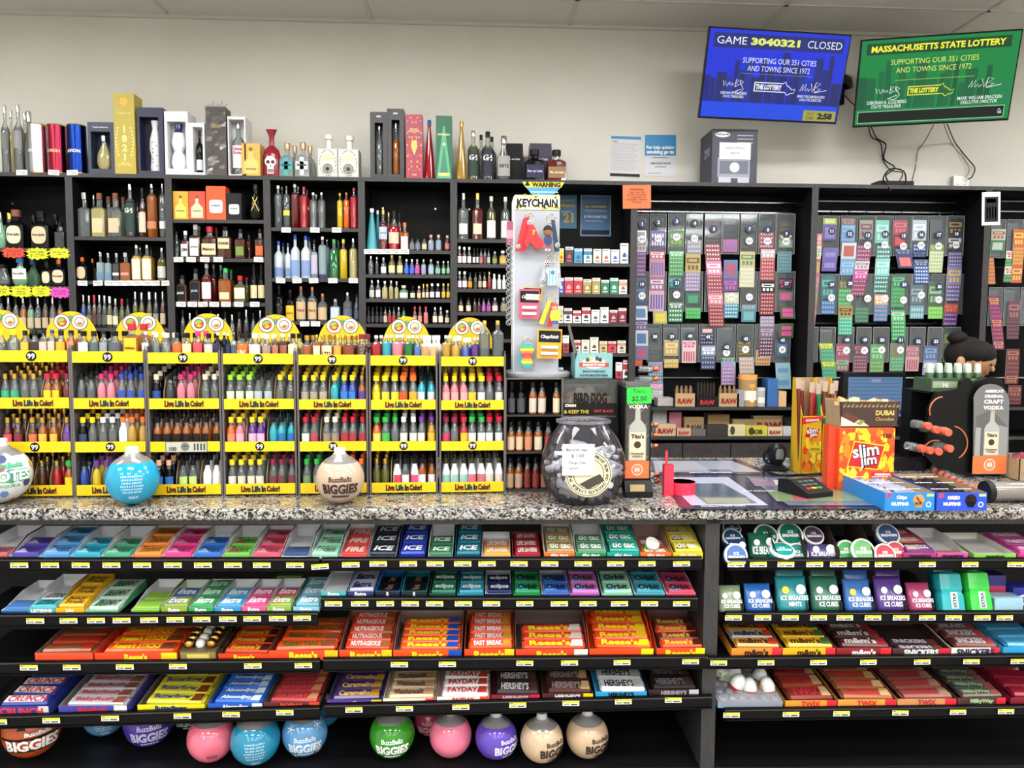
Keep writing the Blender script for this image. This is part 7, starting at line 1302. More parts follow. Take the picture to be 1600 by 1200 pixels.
MB().prism([ws[0], ws[1], ws[2], ws[3], ws[4], ws[5]],0,.002, M('3c94cc',.5)).prism([(ws[5][0] * .92, ym),(ws[2][0] * .92, ym), ws[3], ws[4]],-.001,0, M('e8d028',.5)).text('WARNING',(.008,-.0015,(ym + ws[3][1]) / 2), FX, FZ, .1,.022, M('1a1a1a',.5),.05).poly([(-.068,-.0015, ym + .005),(-.048,-.0015, ym + .005),(-.058,-.0015, ym + .024)], M('1a1a1a',.5)).box(-.05,-.001, ym * .55,.05,0, ym * .62, M('d8e8f0',.5)).build('sign_board', t)
YF = YS - .085   # where the keychains hang
def kc(u, v, label, name='keychain'): return thing(name, label, 'keychain', P(u, v, YF), group=None)
def kring(t, dz=0, r=.016, col='c8b070'): 
 MB().tube([(0,0, dz + .0),(0,.03, dz + .004)],.002, WHITE, 5).build('hook', t); MB().tube([(r * math.cos(a),-.004, dz - r + r * math.sin(a)) for a in [2 * math.pi * k / 14 for k in range(15)]],.0015, M(col, .25,'m'),5).build('ring', t)
def soccer(m, c, r):
 m.ball(c, r, M('f0f0f0',.3),14,8); k = M('18181a',.4)
 for a in range(6): A = a * 1.05; m.disc((c[0] + r * .62 * math.cos(A), c[1] - r * .86, c[2] + r * .62 * math.sin(A)), r * .24, FX, FZ, k, 5)
 m.disc((c[0], c[1] - r * 1.02, c[2]), r * .3, FX, FZ, k, 5)
RED = M('c8202c',.4)
t = kc(827,333,'red keychain with red strap, small ball and red football boot marked 7'); kring(t)
MB().prism([(-.022,-.02),(.0,-.01),(-.012,-.13),(-.048,-.13)],-.006,-.003, RED).build('strap', t)
m = MB(); m.prism([(.0,-.03),(.018,-.05),(.03,-.08),(.05,-.1),(.045,-.12),(.02,-.122),(.0,-.1),(-.012,-.12),(-.02,-.1),(-.006,-.06)],-.024,-.006, RED).text('7',(.014,-.0245,-.068), FX, FZ, .012,.016, M('f0d020',.4),.05).build('boot_charm', t)
m = MB(); soccer(m, (.0,-.022,-.036),.009); soccer(m, (-.036,-.009,-.115),.008); m.build('ball_charm', t)
t = kc(861,335,'keychain with a dark haired footballer figure and navy strap'); kring(t)
MB().prism([(.0,-.02),(.012,-.018),(.03,-.125),(.012,-.128)],-.006,-.003, M('1c3050',.4)).build('strap', t)
m = MB(); m.ball((-.012,-.014,-.062),.0145, M('8c5c44',.5),14,10,1.15).lathe([(.015,-.004),(.0155,.004),(.011,.013),(.003,.017)], M('241c18',.6),14,(-.012,-.012,-.055)).build('figure_head', t)
m = MB().prism([(-.024,-.078),(.0,-.078),(.002,-.1),(-.004,-.1),(-.004,-.106),(-.02,-.106),(-.02,-.1),(-.026,-.1)],-.019,-.008, M('20386c',.4)); m.box(-.02,-.018,-.118,-.014,-.009,-.106, M('c83040',.4)).box(-.010,-.018,-.118,-.004,-.009,-.106, M('c83040',.4)).box(-.02,-.018,-.124,-.014,-.009,-.118, WHITE).box(-.010,-.018,-.124,-.004,-.009,-.118, WHITE); m.build('figure_body', t)
for s in (-.017,-.007): MB().disc((s, -.0285,-.06),.0016, FX, FZ, BLACK, 8).build('eye', t)
m = MB(); soccer(m, (.022,-.009,-.105),.009); m.build('ball_charm', t)
t = kc(862,398,'gold ringed keychain with pale blue striped jersey and soccer balls'); kring(t, 0,.016,'d8c060')
m = MB(); soccer(m, (-.016,-.012,-.032),.012); soccer(m, (-.03,-.012,-.09),.01); m.build('ball_charm', t)
m = MB().prism([(-.014,-.048),(.018,-.048),(.026,-.06),(.018,-.066),(.018,-.105),(-.014,-.105),(-.014,-.066),(-.022,-.06)],-.016,-.008, M('e8eef0',.4))
for k in range(3): m.box(-.011 + k * .011,-.0165,-.104,-.006 + k * .011,-.016,-.05, M('60b8c8',.4))
m.text('10',(.002,-.017,-.062), FX, FZ, .014,.012, M('1c2c50',.4),.05).build('jersey_charm', t); MB().prism([(.018,-.03),(.028,-.03),(.034,-.11),(.02,-.112)],-.006,-.003, G('e0e0e4',.6)).prism([(-.03,-.045),(-.02,-.03),(-.024,-.11),(-.04,-.11)],-.006,-.003, G('e0e0e4',.6)).build('strap', t)
def blister(u0, v0, u1, v1, base, topc, label, txt, dy=0):
 x0, z0, x1, z1 = R(u0, v0, u1, v1, YF); w_, h_ = (x1 - x0) / 2,(z1 - z0) / 2
 t = thing('lip_balm_pack', label, 'lip balm pack',((x0 + x1) / 2, YF + dy, (z0 + z1) / 2),(0, random.uniform(-.06,.06),0))
 MB().box(-w_, 0,-h_, w_, .004, h_, M(base, .35)).box(-w_ * .9,-.001, h_ * .1, w_ * .9,0, h_ * .88, M(topc, .35)).text(txt, (0,-.0015, h_ * .45), FX, FZ, w_ * 1.5, h_ * .34, WHITE, .03,.2).build('backing_card', t)
 for k in range(2): MB().lathe([(.006,-w_ * .7),(.006, w_ * .7)], M('d8d8dc',.25),10,(0,-.006,-h_ * (.25 + .42 * k)), axis='X').build('balm_tube', t)
random.seed(5)
blister(811,452,843,498,'d05070','181820','pink and black lip balm pack on the keychain stand','ChapStick'); blister(839,514,877,560,'e0a020','181820','yellow and black lip balm pack on the keychain stand','ChapStick',-.012)
blister(817,449,847,470,'e0a838','201c20','yellow edged lip balm pack behind the pink one','ChapStick',.006)
t = kc(861,461,'keychain with yellow and red straps and a small painted figure'); kring(t)
MB().prism([(-.012,-.02),(.0,-.02),(-.026,-.1),(-.042,-.098)],-.006,-.003, M('e8e020',.4)).prism([(.0,-.025),(.008,-.025),(.004,-.108),(-.014,-.108)],-.009,-.006, RED).build('strap', t)
m = MB().ball((.012,-.012,-.042),.012, M('e0b890',.5),12,8).prism([(.0,-.052),(.026,-.052),(.034,-.075),(.026,-.09),(.0,-.09),(-.006,-.075)],-.018,-.008, M('e8c838',.4)).box(.002,-.018,-.1,.024,-.008,-.088, M('2c58a8',.4)).lathe([(.012,0),(.010,.01),(.0,.014)], M('c84030',.4),12,(.012,-.012,-.04)); m.build('figure_charm', t)
t = kc(823,533,'rainbow fish shaped keychain with blue strap'); kring(t, .01,.014)
MB().prism([(-.02,-.02),(-.008,-.02),(-.02,-.085),(-.034,-.08)],-.006,-.003, M('4ca0b8',.4)).build('strap', t)
m = MB(); 
for k, c in enumerate(('3ca0c0','58b060','e8d030','e07838','c83048','d04c38','e8a030','e0d040','48a868','3890b0')):
 z = -.008 - k * .0085; ww = (.016,.022,.024,.021,.016,.014,.017,.020,.018,.013)[k]; m.prism([(-ww, z),(ww, z),(ww * .95, z - .0087),(-ww * .95, z - .0087)],-.02,-.006, M(c, .35))
m.build('fish_charm', t)
x = P(797,365, YS).x
solo(MB().box(-.012,0,-.04,.012,.03,.04, M('a84c6c',.4)).box(-.012,-.001,-.02,.012,0,.01, M('e0a0b0',.4)),'side_pack','pink pack hanging on the left side of the keychain stand','hanging pack',(x, YS - .02, Zv(797,365, YS)))
# teal matchbook style carton and clear flavour box
t = thing('clear_bottle_box','clear box lettered BIRD DOG with round tins inside','display box',(P(922,652, YA).x, YA, Zv(922,653, YA)))
w = (P(965,620, YA).x - P(879,620, YA).x) / 2; h = Zv(922,592, YA) - t.location.z
CL2 = G('d8dcdc',.06); MB().box(-w, 0,0, w, .003, h, CL2).box(-w, 0,0,-w + .003,.2, h, CL2).box(w - .003,0,0, w, .2, h, CL2).box(-w, 0,0, w, .2,.004, ACRE).box(-w, 0, h - .003, w, .2, h, CL2).build('clear_case', t)
m = MB().box(-w * .98,-.001,.008, w * .98,0, h * .38, M('16130f',.4)); m.text("C'MON", (-w * .72,-.0015, h * .32), FX, FZ, w * .4, h * .09, WHITE, .05).text("& KEEP THE", (-w * .5,-.0015, h * .16), FX, FZ, w * .9, h * .16, M('c8b040',.5),.02).text("HOT BLACK", (w * .5,-.0015, h * .18), FX, FZ, w * .7, h * .16, M('c83848',.5),.02)
m.text('BIRD DOG',(0,-.001, h * .5), FX, FZ, w * 1.2, h * .3, M('141210',.4),.05,0, True); m.build('printed_front', t)
for k, (x, z, c, ax) in enumerate(((-.062,.07,'b8402c','Y'),(-.03,.082,'d8c8b8','Y'),(.0,.09,'a8a8a0','Y'),(-.06,.045,'c8b868','Z'),(.02,.046,'a02c38','Z'),(.055,.044,'c87890','Z'))):
 q = MB(); 
 if ax == 'Y': q.lathe([(.019,0),(.02,.004),(.02,.02)], M(c, .35),18, axis='Y')
 else: q.lathe([(.02,-.03),(.02,.02)], M(c, .35),16).lathe([(.021,.02),(.021,.028)], M('c8a850',.3,'m'),16)
 solo(q, 'round_tin','%s tin in the clear lettered box, %s from the left' % (hue(c), ORD[k]),'tin', t.location + Vector((x, .03, z)))
zb = t.location.z - ZC
solo(MB().box(-w * 1.0,0,0, w * 1.05,.2, zb - .001, M('0e0d0e',.5)),'black_riser','black riser block holding up the clear lettered box','riser',(P(922,652, YA).x, YA, ZC))
YG = YA + .04; zg = Zv(922,592, YA) + .001
x0, z0, x1, z1 = R(899,551,957,591, YG); w = (x1 - x0) / 2; h = z1 - zg
t = thing('liqueur_carton','pale teal carton with a bird emblem and raised lid flap','carton',((x0 + x1) / 2, YG, zg))
MB().box(-w, 0,0, w, .12, h * .96, M('7fb0b4',.5,'n')).build('carton_body', t)
m = MB(); m.prism([(w * .62 * math.cos(a), h * .6 + h * .24 * math.sin(a)) for a in [2 * math.pi * k / 16 for k in range(16)]],-.001,0, M('e8dcc8',.5)).box(-w * .8,-.0015, h * .44, w * .8,-.001, h * .6, M('c83c30',.5)).text("SHANKY'S WHIP", (0,-.002, h * .52), FX, FZ, w * 1.5, h * .1, WHITE, .05).text('MADE IN IRELAND',(0,-.0015, h * .26), FX, FZ, w * 1.2, h * .09, M('1c2c30',.5),.03).text('BLACK SMOOTH IRISH',(0,-.0015, h * .1), FX, FZ, w * 1.5, h * .09, M('1c2c30',.5),.04)
for k in range(5): m.disc((w * (-.35 + k * .17),-.0018, h * (.72 + .05 * (k % 2))), w * .12, FX, FZ, M(('2c4c58','e8c060','f0f0e8','3c4c50','304048')[k],.5),8)
m.build('printed_front', t)
MB().prism([(-w * 1.0, h * .7),(-w * .9, h),(-w * 1.35, h * 2.2),(-w * 1.42, h * 2.0)],.0,.003, M('5c5852',.6)).build('lid_flap', t)
# bowl of miniatures
pb = PZ(911,793, ZC); rb = 68 * (pb.y + .1) / FPX; yb_ = pb.y + rb * .62; xb_ = P(911,727, yb_).x
hb_ = P(911,655, yb_).z - ZC
t = thing('candy_bowl','big clear plastic fishbowl jar with round cream label','jar',(xb_, yb_, ZC), group=None)
pl = G('f0ecfa',.035,.04)
prof = [(rb * .5,0),(rb * .62,.004),(rb * .88, hb_ * .2),(rb, hb_ * .42),(rb * .96, hb_ * .58),(rb * .8, hb_ * .78),(rb * .6, hb_ * .92),(rb * .57, hb_ * .95)]
MB().lathe(prof, pl, 36, dep=.85).build('jar_body', t); MB().lathe([(rb * .57, hb_ * .95),(rb * .64, hb_ * .965),(rb * .64, hb_ * .995),(rb * .6, hb_),(rb * .52, hb_ * .985)], G('e0dcf0',.2),36, dep=.85).build('rim', t)
yl = -rb * .86
m = MB(); c0 = (0, yl, hb_ * .42); m.disc(c0, rb * .52, FX, FZ, M('d8d0b0',.5),40).ring2(c0, rb * .48, rb * .495, FX, FZ, M('28241c',.5),40, off=.0005).ring2(c0, rb * .33, rb * .345, FX, FZ, M('28241c',.5),40, off=.0005)
for k, ch in enumerate('PUERTO RICO    100 PROOF RUM AND CHOCOLATE LIQUEUR   '):
 if ch != ' ':
  a = math.radians(200 - k * 7.0); X_ = (math.sin(a),0,-math.cos(a)); Z_ = (math.cos(a),0, math.sin(a)); m.text(ch, (c0[0] + rb * .415 * math.cos(a), yl, c0[2] + rb * .415 * math.sin(a)), X_, Z_, rb * .06, rb * .075, M('28241c',.5),.03)
m.poly([(-.03, yl - .001, hb_ * .3),(0, yl - .001, hb_ * .24),(.05, yl - .001, hb_ * .34),(.035, yl - .001, hb_ * .42),(0, yl - .001, hb_ * .36)], M('38342c',.5)); m.build('round_label', t)
poster(878.5,694,929,743, yb_ + yl - .004,'dcdde2','white handwritten note on the fishbowl jar about nips',[('Bacardi nips',-.1,.62,.72,.13,'20283c',.0),('$ 1.00',-.05,.25,.38,.13,'20283c',.0),('-Mango Chile',-.1,-.2,.65,.1,'20283c',.0),('-Spiced',-.35,-.55,.4,.1,'20283c',.0)], name='handwritten_note', cat='handwritten note')
random.seed(44); n = 0
for k in range(64):
 a = random.uniform(0,6.28); lv = k / 64; zz = .022 + lv * hb_ * .56; lim = rb * (.40 + .30 * math.sin(min(1, lv * 1.6) * 1.57)); rr = lim * math.sqrt(random.uniform(.2,1)); x, y = rr * math.cos(a), rr * math.sin(a) * .8
 if k % 2 == 0 and y > 0: y = -y
 c = ('w','cloud',('8ab848','e8e8e8','c8a838','d8d8dc','303038')[k % 5]); n += 1
 rot = (random.uniform(.9,2.2), random.uniform(-.6,.6), random.uniform(0,6.28)); R3 = (Matrix.Rotation(rot[2],3,'Z') @ Matrix.Rotation(rot[1],3,'Y') @ Matrix.Rotation(rot[0],3,'X'))
 off = R3 @ Vector((0,0, NIP_H * .5 * .8)); t2 = nip(c[0], c[1], c[2],'white capped clear miniature bottle lying in the fishbowl jar', Vector((xb_ + x, yb_ + y, ZC + zz + .005)) - off, rot, False, 'loose miniatures in the fishbowl jar',.8); t2['category'] = 'loose miniature'
 t2.name = 'loose_miniature'
# ================================================================ vodka stands
def photo_bottle(m, x, y, z, h, r, yy):
 bz = [(-.5,0),(.5,0),(.5,.55),(.42,.63),(.16,.72),(.13,.95),(-.13,.95),(-.16,.72),(-.42,.63),(-.5,.55)]
 m.poly([(x + a * 2 * r, yy, z + b * h) for a, b in bz], M('a8a8a4',.3)).poly([(x + a * 2 * r, yy - .0004, z + b * h) for a, b in ((-.44,.02),(.44,.02),(.44,.5),(-.44,.5))], M('d8ccb0',.4)).poly([(x + a * 2 * r, yy - .0004, z + b * h) for a, b in ((-.16,.93),(.16,.93),(.16,1),(-.16,1))], M('c87c50',.35))
 m.text("Tito's", (x, yy - .0008, z + h * .43), FX, FZ, r * 1.5, h * .08, M('2c1c14',.5),.04).disc((x, yy - .0008, z + h * .28), r * .4, FX, FZ, M('3c2018',.5)).text('Handmade\nVODKA',(x, yy - .0008, z + h * .1), FX, FZ, r * 1.5, h * .12, M('2c1c14',.5),.02)
def orange_base(m, x0, x1, z0, z1, yy):
 m.box(x0, yy, z0, x1, yy + .0004, z1, M('e87038',.45)); c = ((x0 + x1) / 2, yy, (z0 + z1) / 2); r = min(x1 - x0, z1 - z0) * .32
 m.ring2(c, r * .88, r, FX, FZ, WHITE, 24, off=.0005).disc(c, r * .62, FX, FZ, M('f0a078',.45),20,.0004).text('MADE\nIN USA',(c[0], yy - .0006, c[2]), FX, FZ, r * .9, r * .7, WHITE, .05)
pt = PZ(997,778, ZC); YTt = pt.y + .03
x0, z0, x1, z1 = R(977,606,1015,747, YTt); w = (x1 - x0) / 2; h = z1 - ZC
t = thing('vodka_dispenser','slim black vodka dispenser stand with a bottle photo and orange base panel','bottle dispenser',((x0 + x1) / 2, YTt, ZC))
MB().box(-w - .002,.0,.02, w + .002,.14, h, M('111012',.4)).box(-w - .004,-.004, h * .13,-w, .006, h, M('0c0c0c',.3)).box(w, -.004, h * .13, w + .004,.006, h, M('0c0c0c',.3)).build('cabinet', t)
m = MB(); zo0, zo1 = Zv(997,747, YTt) - ZC, Zv(997,720, YTt) - ZC; m.box(-w, -.001, zo1, w, 0, h * .97, M('3a3836',.4))
random.seed(1)
for k in range(22): a = random.uniform(-w, w * .7); b = zo1 + random.random() * (h * .9 - zo1); m.poly([(a, -.0014, b),(a + .012,-.0014, b + .002),(a + .016,-.0014, b + .012)], M('6c6864',.5))
orange_base(m, -w, w, zo0, zo1,-.003); photo_bottle(m, .0,0, zo1 + .001,(h * .93 - zo1) * .87, w * .72,-.0025); m.text('VODKA',(0,-.003, Zv(997,635, YTt) - ZC), FX, FZ, w * 1.8,.014, WHITE, .04); m.build('printed_front', t)
MB().box(-w, .002, h, w, .13, h + .022, G('a8a8a8',.3)).build('clear_top', t)
MB().prismx([(-.03,.0),(.02,0),(.02,.055),(-.01,.055),(-.03,.02)],-w - .003, w + .008, M('141314',.25)).box(-w * .7,-.032,.022, w * .5,-.03,.045, M('b8a078',.5)).build('catch_tray', t)
for k, v in enumerate((577,592,664,680,697,742,752)):
 q = MB().lathe([(.009,0),(.0095,.012),(.0085,.014)], CAPS['C'],12, axis='X').lathe([(.012,-.05),(.012,-.006),(.007,.0)], CLR, 12, axis='X')
 solo(q, 'capped_miniature','copper capped miniature sticking out right of the slim stand, %s from top' % ORD[k],'capped miniature', P(1021 + (k > 4) * 2, v, YTt + .06), group='copper capped miniatures beside the slim stand')
gx, gz, gx1, gz1 = R(979,605,1018.5,631, YTt - .012)
m = MB(); gw, gh = (gx1 - gx) / 2,(gz1 - gz) / 2; pts = []
for s in range(4):
 for k in range(10):
  q = -1 + k / 5 ; o = .94 if k % 2 else 1
  pts.append({0: (q * gw, -gh * o),1: (gw * o, q * gh),2: (-q * gw, gh * o),3: (-gw * o, -q * gh)}[s])
m.prism(pts, 0,.001, M('28e040',.5)).text("Tito's", (0,-.0005, gh * .55), FX, FZ, gw * 1.2, gh * .5, M('14301c',.5),.01,.2).text('$2.00',(0,-.0005,-gh * .4), FX, FZ, gw * 1.3, gh * .7, M('14301c',.5),.02,.1)
solo(m, 'price_card','fluorescent green price card on the slim vodka stand','price card',((gx + gx1) / 2, YTt - .012,(gz + gz1) / 2),(0,-.03,0))
# big black gravity dispenser
YD = PZ(1505,746, ZC).y; A = lambda u, v, Y=None: (P(u, v, Y or YD).x, P(u, v, Y or YD).z)
x0, z0 = A(1500,746)
t = thing('vodka_dispenser','large black gravity dispenser of orange capped miniatures with grey sign','bottle dispenser',(x0, YD, ZC))
L = lambda u, v: (A(u, v)[0] - x0, A(u, v)[1] - ZC)
bk = M('0a0a0b',.35)
plate = [L(u, v) for u, v in ((1519,744),(1470,735),(1449,712),(1449,670),(1452,640),(1465,612),(1500,607),(1502,596),(1508,590),(1517,592),(1522,602),(1524,620),(1524,744))]
MB().prism(plate, 0,.02, bk).build('side_plate', t)
MB().prism([L(u, v) for u, v in ((1521,606),(1528,598),(1550,590),(1570,592),(1576,606),(1576,746),(1521,746))],.02,.16, bk).build('cabinet', t)
arc = lambda uc, vc, ru, a0, a1: [(A(uc + ru * math.cos(math.radians(a)), vc - ru * math.sin(math.radians(a)))[0] - x0,-.002, A(uc + ru * math.cos(math.radians(a)), vc - ru * math.sin(math.radians(a)))[1] - ZC) for a in [a0 + (a1 - a0) * k / 12 for k in range(13)]]
om = M('c06a40',.45)
for (uc, vc, ru, a, b) in ((1474,642,22,95,200),(1484,692,27,75,-60),(1462,708,20,75,190)): MB().tube(arc(uc, vc, ru, a, b),.0028, om, 6).build('orange_arrow', t)
YN = YD - .02
sg = thing('sign_board','round topped grey sign with vodka bottle picture on the large dispenser','sign',(P(1549,740, YN).x, YN, P(1549,741, YN).z)); x0s, zs_ = sg.location.x, sg.location.z
S = lambda u, v: (P(u, v, YN).x - x0s, P(u, v, YN).z - zs_)
out_ = [S(1521,741), S(1575,741), S(1577,628)] + [S(1549 + 28 * math.cos(a),628 - 28 * math.sin(a)) for a in [math.pi * k / 14 for k in range(1,14)]] + [S(1522,628)]
MB().prism(out_, 0,.004, M('6c6c6c',.4)).build('board', sg)
m = MB(); zz = lambda v: S(1549, v)[1]; xx = lambda u: S(u, 680)[0]
m.poly([(xx(1524),-.0006, zz(650)),(xx(1548),-.0006, zz(640)),(xx(1572),-.0006, zz(666)),(xx(1572),-.0006, zz(712)),(xx(1524),-.0006, zz(712))], M('585858',.5)).poly([(xx(1560),-.0008, zz(664)),(xx(1574),-.0008, zz(668)),(xx(1574),-.0008, zz(712)),(xx(1560),-.0008, zz(712))], M('888886',.5)).box(xx(1524),-.0008, zz(712), xx(1532),-.0006, zz(668), M('989896',.5))
orange_base(m, xx(1521.5), xx(1574.5), zz(740), zz(712),-.001); photo_bottle(m, xx(1549),0, zz(712) + .001,(zz(638) - zz(712)),.030,-.0015)
for s_, v, ww in (("AMERICA'S", 611,31),('ORIGINAL',619,32),('CRAFT',627.5,33),('VODKA',637,34)): m.text(s_, (xx(1549.5),-.002, zz(v)), FX, FZ, ww * YN / FPX, .0155 if v > 620 else .012, WHITE, .05,0, True)
m.build('printed_front', sg)
for k, (u, v, dy) in enumerate(((1446,665,-.01),(1459,671,-.02),(1472,673,-.03),(1478,675,-.05),(1437,700,-.01),(1449,703,-.02),(1464,705,-.03),(1480,700,-.05))):
 q = MB().lathe([(.014,0),(.0145,-.018),(.013,-.02)], M('d86048',.3),14, axis='Y').lathe([(.017,.06),(.017,.02),(.008,.0)], CLR, 14, axis='Y')
 solo(q, 'orange_capped_miniature','orange capped miniature in the large dispenser, %s of the %s row' % (ORD[k % 4],'upper' if k < 4 else 'lower'),'orange capped miniature', P(u, v, YD + dy - .012),(0,0, random.uniform(-.4,.4)),'orange capped miniatures in the large dispenser')
for k in range(7):
 u, v = 1462 + k * 9.3,737 + k * 4.6; p = PZ(u, v + 6, ZC)
 q = MB().lathe([(.013,0),(.0135,-.018),(.012,-.02)], M('d86048',.3),14, axis='Y').lathe([(.016,.07),(.016,.02),(.008,.0)], CLR, 14, axis='Y')
 solo(q, 'orange_capped_miniature','orange capped miniature lying on the counter before the large dispenser, %s in line' % ORD[k],'orange capped miniature', p + Vector((0,0,.0165)),(0,0,-.5),'orange capped miniatures lying on the counter')
# green sprayer carton on a black stand
YGn = YD + .05; x0, z0, x1, z1 = R(1455,590,1543,612, YGn); w = (x1 - x0) / 2
t = thing('green_bottle_carton','green printed carton holding small white capped green bottles','carton',((x0 + x1) / 2, YGn, z0)); hc = .05
MB().box(-w, 0,0, w, .12, hc, M('3a4c3c',.45)).box(-w * .95,-.001, hc * .3,0,0, hc * .8, M('8ca080',.5)).text('Ni',(-w * .5,-.0015, hc * .5), FX, FZ, w * .5, hc * .35, M('e0e8d8',.4),.03).box(w * .1,-.001,.0, w * .6,0, hc, M('4c9c48',.45)).build('carton_body', t)
solo(MB().box(-w * 1.0,.13,0, w * .2,.2, z0 - ZC - .008, M('0c0c0d',.5)).box(-w, .01, z0 - ZC - .008, w, .2, z0 - ZC - .001, M('0c0c0d',.5)),'black_stand','black stand carrying the green bottle carton','stand',((x0 + x1) / 2, YGn, ZC))
for k in range(11):
 q = Vector((-w * .9 + (k % 6) * w * .34 + (k // 6) * w * .17,.03 + (k // 6) * .04, hc * .4)); b = thing('green_bottle','small green bottle with pale cap, %s in the %s row of its carton' % (ORD[k % 6],('front','back')[k // 6]),'green bottle', t.location + q, group='green bottles in the carton')
 MB().lathe([(.0135,0),(.0135,.045),(.010,.055)], M('28502c',.25),12).build('bottle_body', b); MB().lathe([(.0125,.052),(.012,.07),(.0095,.088)], M('b8c8bc',.3),12).build('cap', b)
# ================================================================ register side of the counter
def flat(pts, col, z=.0008, rough=.4): return [tuple(PZ(u, v, ZC) + Vector((0,0, z))) for u, v in pts]
def mat_thing(label, outline, pieces, texts=()):
 o = PZ(outline[0][0], outline[0][1], ZC); m = MB(); bm = M('1e2238',.12)
 pts = [PZ(u, v, ZC) - o for u, v in outline]; n = len(pts)
 m.poly([p + Vector((0,0,.003)) for p in pts], bm)
 for k in range(n): j = (k + 1) % n; m.poly([pts[k], pts[j], pts[j] + Vector((0,0,.003)), pts[k] + Vector((0,0,.003))], bm)
 for q, (col, pp) in enumerate(pieces): m.poly([PZ(u, v, ZC) - o + Vector((0,0,.0034 + q * .0003)) for u, v in pp], M(col, .12))
 for s_, u, v, ww, hh in texts: m.text(s_, PZ(u, v, ZC) - o + Vector((0,0,.0062)),(1,0,0),(0,1,0), ww, hh, M('e4e4ec',.3),.03)
 return solo(m, 'counter_mat', label, 'counter mat', o)
mat_thing('large lottery mat with dark border nearest the shop side of the counter',[(1066,796),(1386,796),(1306,744),(1024,744)],[('a4a6bc',[(1080,791),(1200,791),(1138,747),(1036,747)]),('6c7068',[(1104,789),(1184,788),(1130,757),(1062,757)]),('3c4858',[(1092,778),(1168,778),(1128,757),(1068,757)]),('8c8878',[(1106,788),(1174,788),(1166,780),(1098,780)]),('5c6474',[(1232,792),(1372,792),(1300,747),(1166,747)]),('7c6c80',[(1180,762),(1290,762),(1276,750),(1170,750)]),('6c7c5c',[(1214,786),(1352,786),(1326,768),(1196,768)]),('a8505c',[(1240,784),(1272,784),(1256,772),(1236,772)]),('b8b4a8',[(1212,760),(1244,762),(1240,754),(1208,752)])],(('PLAY RESPONSIBLY',1188,770,.12,.02),('MASSLOTTERY.COM',1130,794,.14,.012)))
mat_thing('second lottery mat further back on the counter with dark right border',[(1020,742.5),(1212,742.5),(1154,719),(1017,719)],[('8c929c',[(1024,739),(1190,739),(1142,721),(1020,721)]),('9ca0a8',[(1032,736),(1108,736),(1086,722),(1026,722)]),('5c6470',[(1112,741),(1150,741),(1140,735),(1106,735)])],(('MASSLOTTERY.COM',1110,741,.22,.014),))
# pink holder
p = PZ(1045,775, ZC); PK = M('e8304c',.4)
t = thing('pink_holder','bright pink plastic holder with square post, thin finger and ring cup','plastic holder', p)
k_ = p.y / FPX
MB().box(-7.5 * k_, 0,0,7.5 * k_, 14 * k_, 50 * k_, PK).box(-7.5 * k_ + .002,.002,50 * k_, 7.5 * k_ - .002,13 * k_, 50 * k_ + .0005, M('7c1424',.6)).build('square_post', t)
MB().prism([(-5 * k_, 50 * k_),(-1 * k_, 50 * k_),(-.5 * k_, 70 * k_),(-2.6 * k_, 73 * k_),(-4.6 * k_, 70 * k_)],.016,.02, PK).build('finger', t)
m = MB(); r = 20 * k_; m.lathe([(r, 0),(r, 21 * k_)], PK, 26,(26 * k_, r * .7,0)).lathe([(r, 21 * k_),(r * .9,21 * k_),(r * .9,.004),(.001,.004)], PK, 26,(26 * k_, r * .7,0)); m.v = [(x, y, z) for x, y, z in m.v]; m.f = [f for f in m.f if not (len(f) == 26 and m.v[f[0]][2] > .01)] if False else m.f; m.build('ring_cup', t)
# card terminal, scanner
p = PZ(1282,780, ZC)
t = thing('card_terminal','black card payment terminal on the lottery mat','card terminal', p + Vector((0,0,.0035)),(0,0,.35))
w = .055; MB().prismx([(0,0),(.14,0),(.14,.045),(.085,.05),(.012,.022),(0,.018)],-w, w, M('1a1b1d',.35)).build('terminal_body', t)
m = MB().poly([(-w * .7,.088,.0508),(w * .7,.088,.0508),(w * .7,.135,.0465),(-w * .7,.135,.0465)], M('3c4a50',.15))
for a in range(3):
 for b in range(3): y = .022 + b * .02; z = .0272 + b * .0077; m.box(-w * .6 + a * w * .42, y, z, -w * .32 + a * w * .42, y + .012, z + .004, M(('c83040','e0c030','38a050')[a] if b == 0 else '5c6468',.4))
m.build('keypad', t)
cable([PZ(1262,772, ZC) + Vector((0,0,.02)), PZ(1248,760, ZC) + Vector((0,0,.012)), PZ(1236,750, ZC) + Vector((0,0,.008)), PZ(1228,748, ZC) + Vector((0,0,.008))],.003,'141414','black cord of the card terminal')
p = PZ(1216,736, ZC)
t = thing('barcode_scanner','black barcode scanner standing on the counter','barcode scanner', p)
MB().lathe([(.05,0),(.052,.008),(.03,.02),(.02,.03)], M('161618',.35),20,(0,.03,0)).build('stand_base', t)
MB().lathe([(.02,.02),(.034,.045),(.04,.07),(.034,.095),(.018,.108)], M('131315',.3),20,(0,.02,0), dep=.8).build('scanner_head', t); MB().lathe([(.016,.05),(.018,.07),(.012,.09)], M('606468',.2),12,(0,-.012,0), dep=.4).build('scan_window', t)
cable([PZ(1200,728, ZC) + Vector((0,0,.03)), PZ(1196,736, ZC) + Vector((0,0,.006)), PZ(1216,744, ZC) + Vector((0,0,.006)), PZ(1250,744, ZC) + Vector((0,0,.006)), PZ(1290,742, ZC) + Vector((0,0,.006))],.0035,'121212','black scanner cord lying on the counter')
p = PZ(1203,730, ZC)
solo(MB().tube([(.024 * math.cos(a) , .01,.045 + .03 * math.sin(a)) for a in [2 * math.pi * k / 14 for k in range(15)]],.005, M('161618',.4),6),'coiled_cord','black coiled cord standing left of the scanner','cord', p)
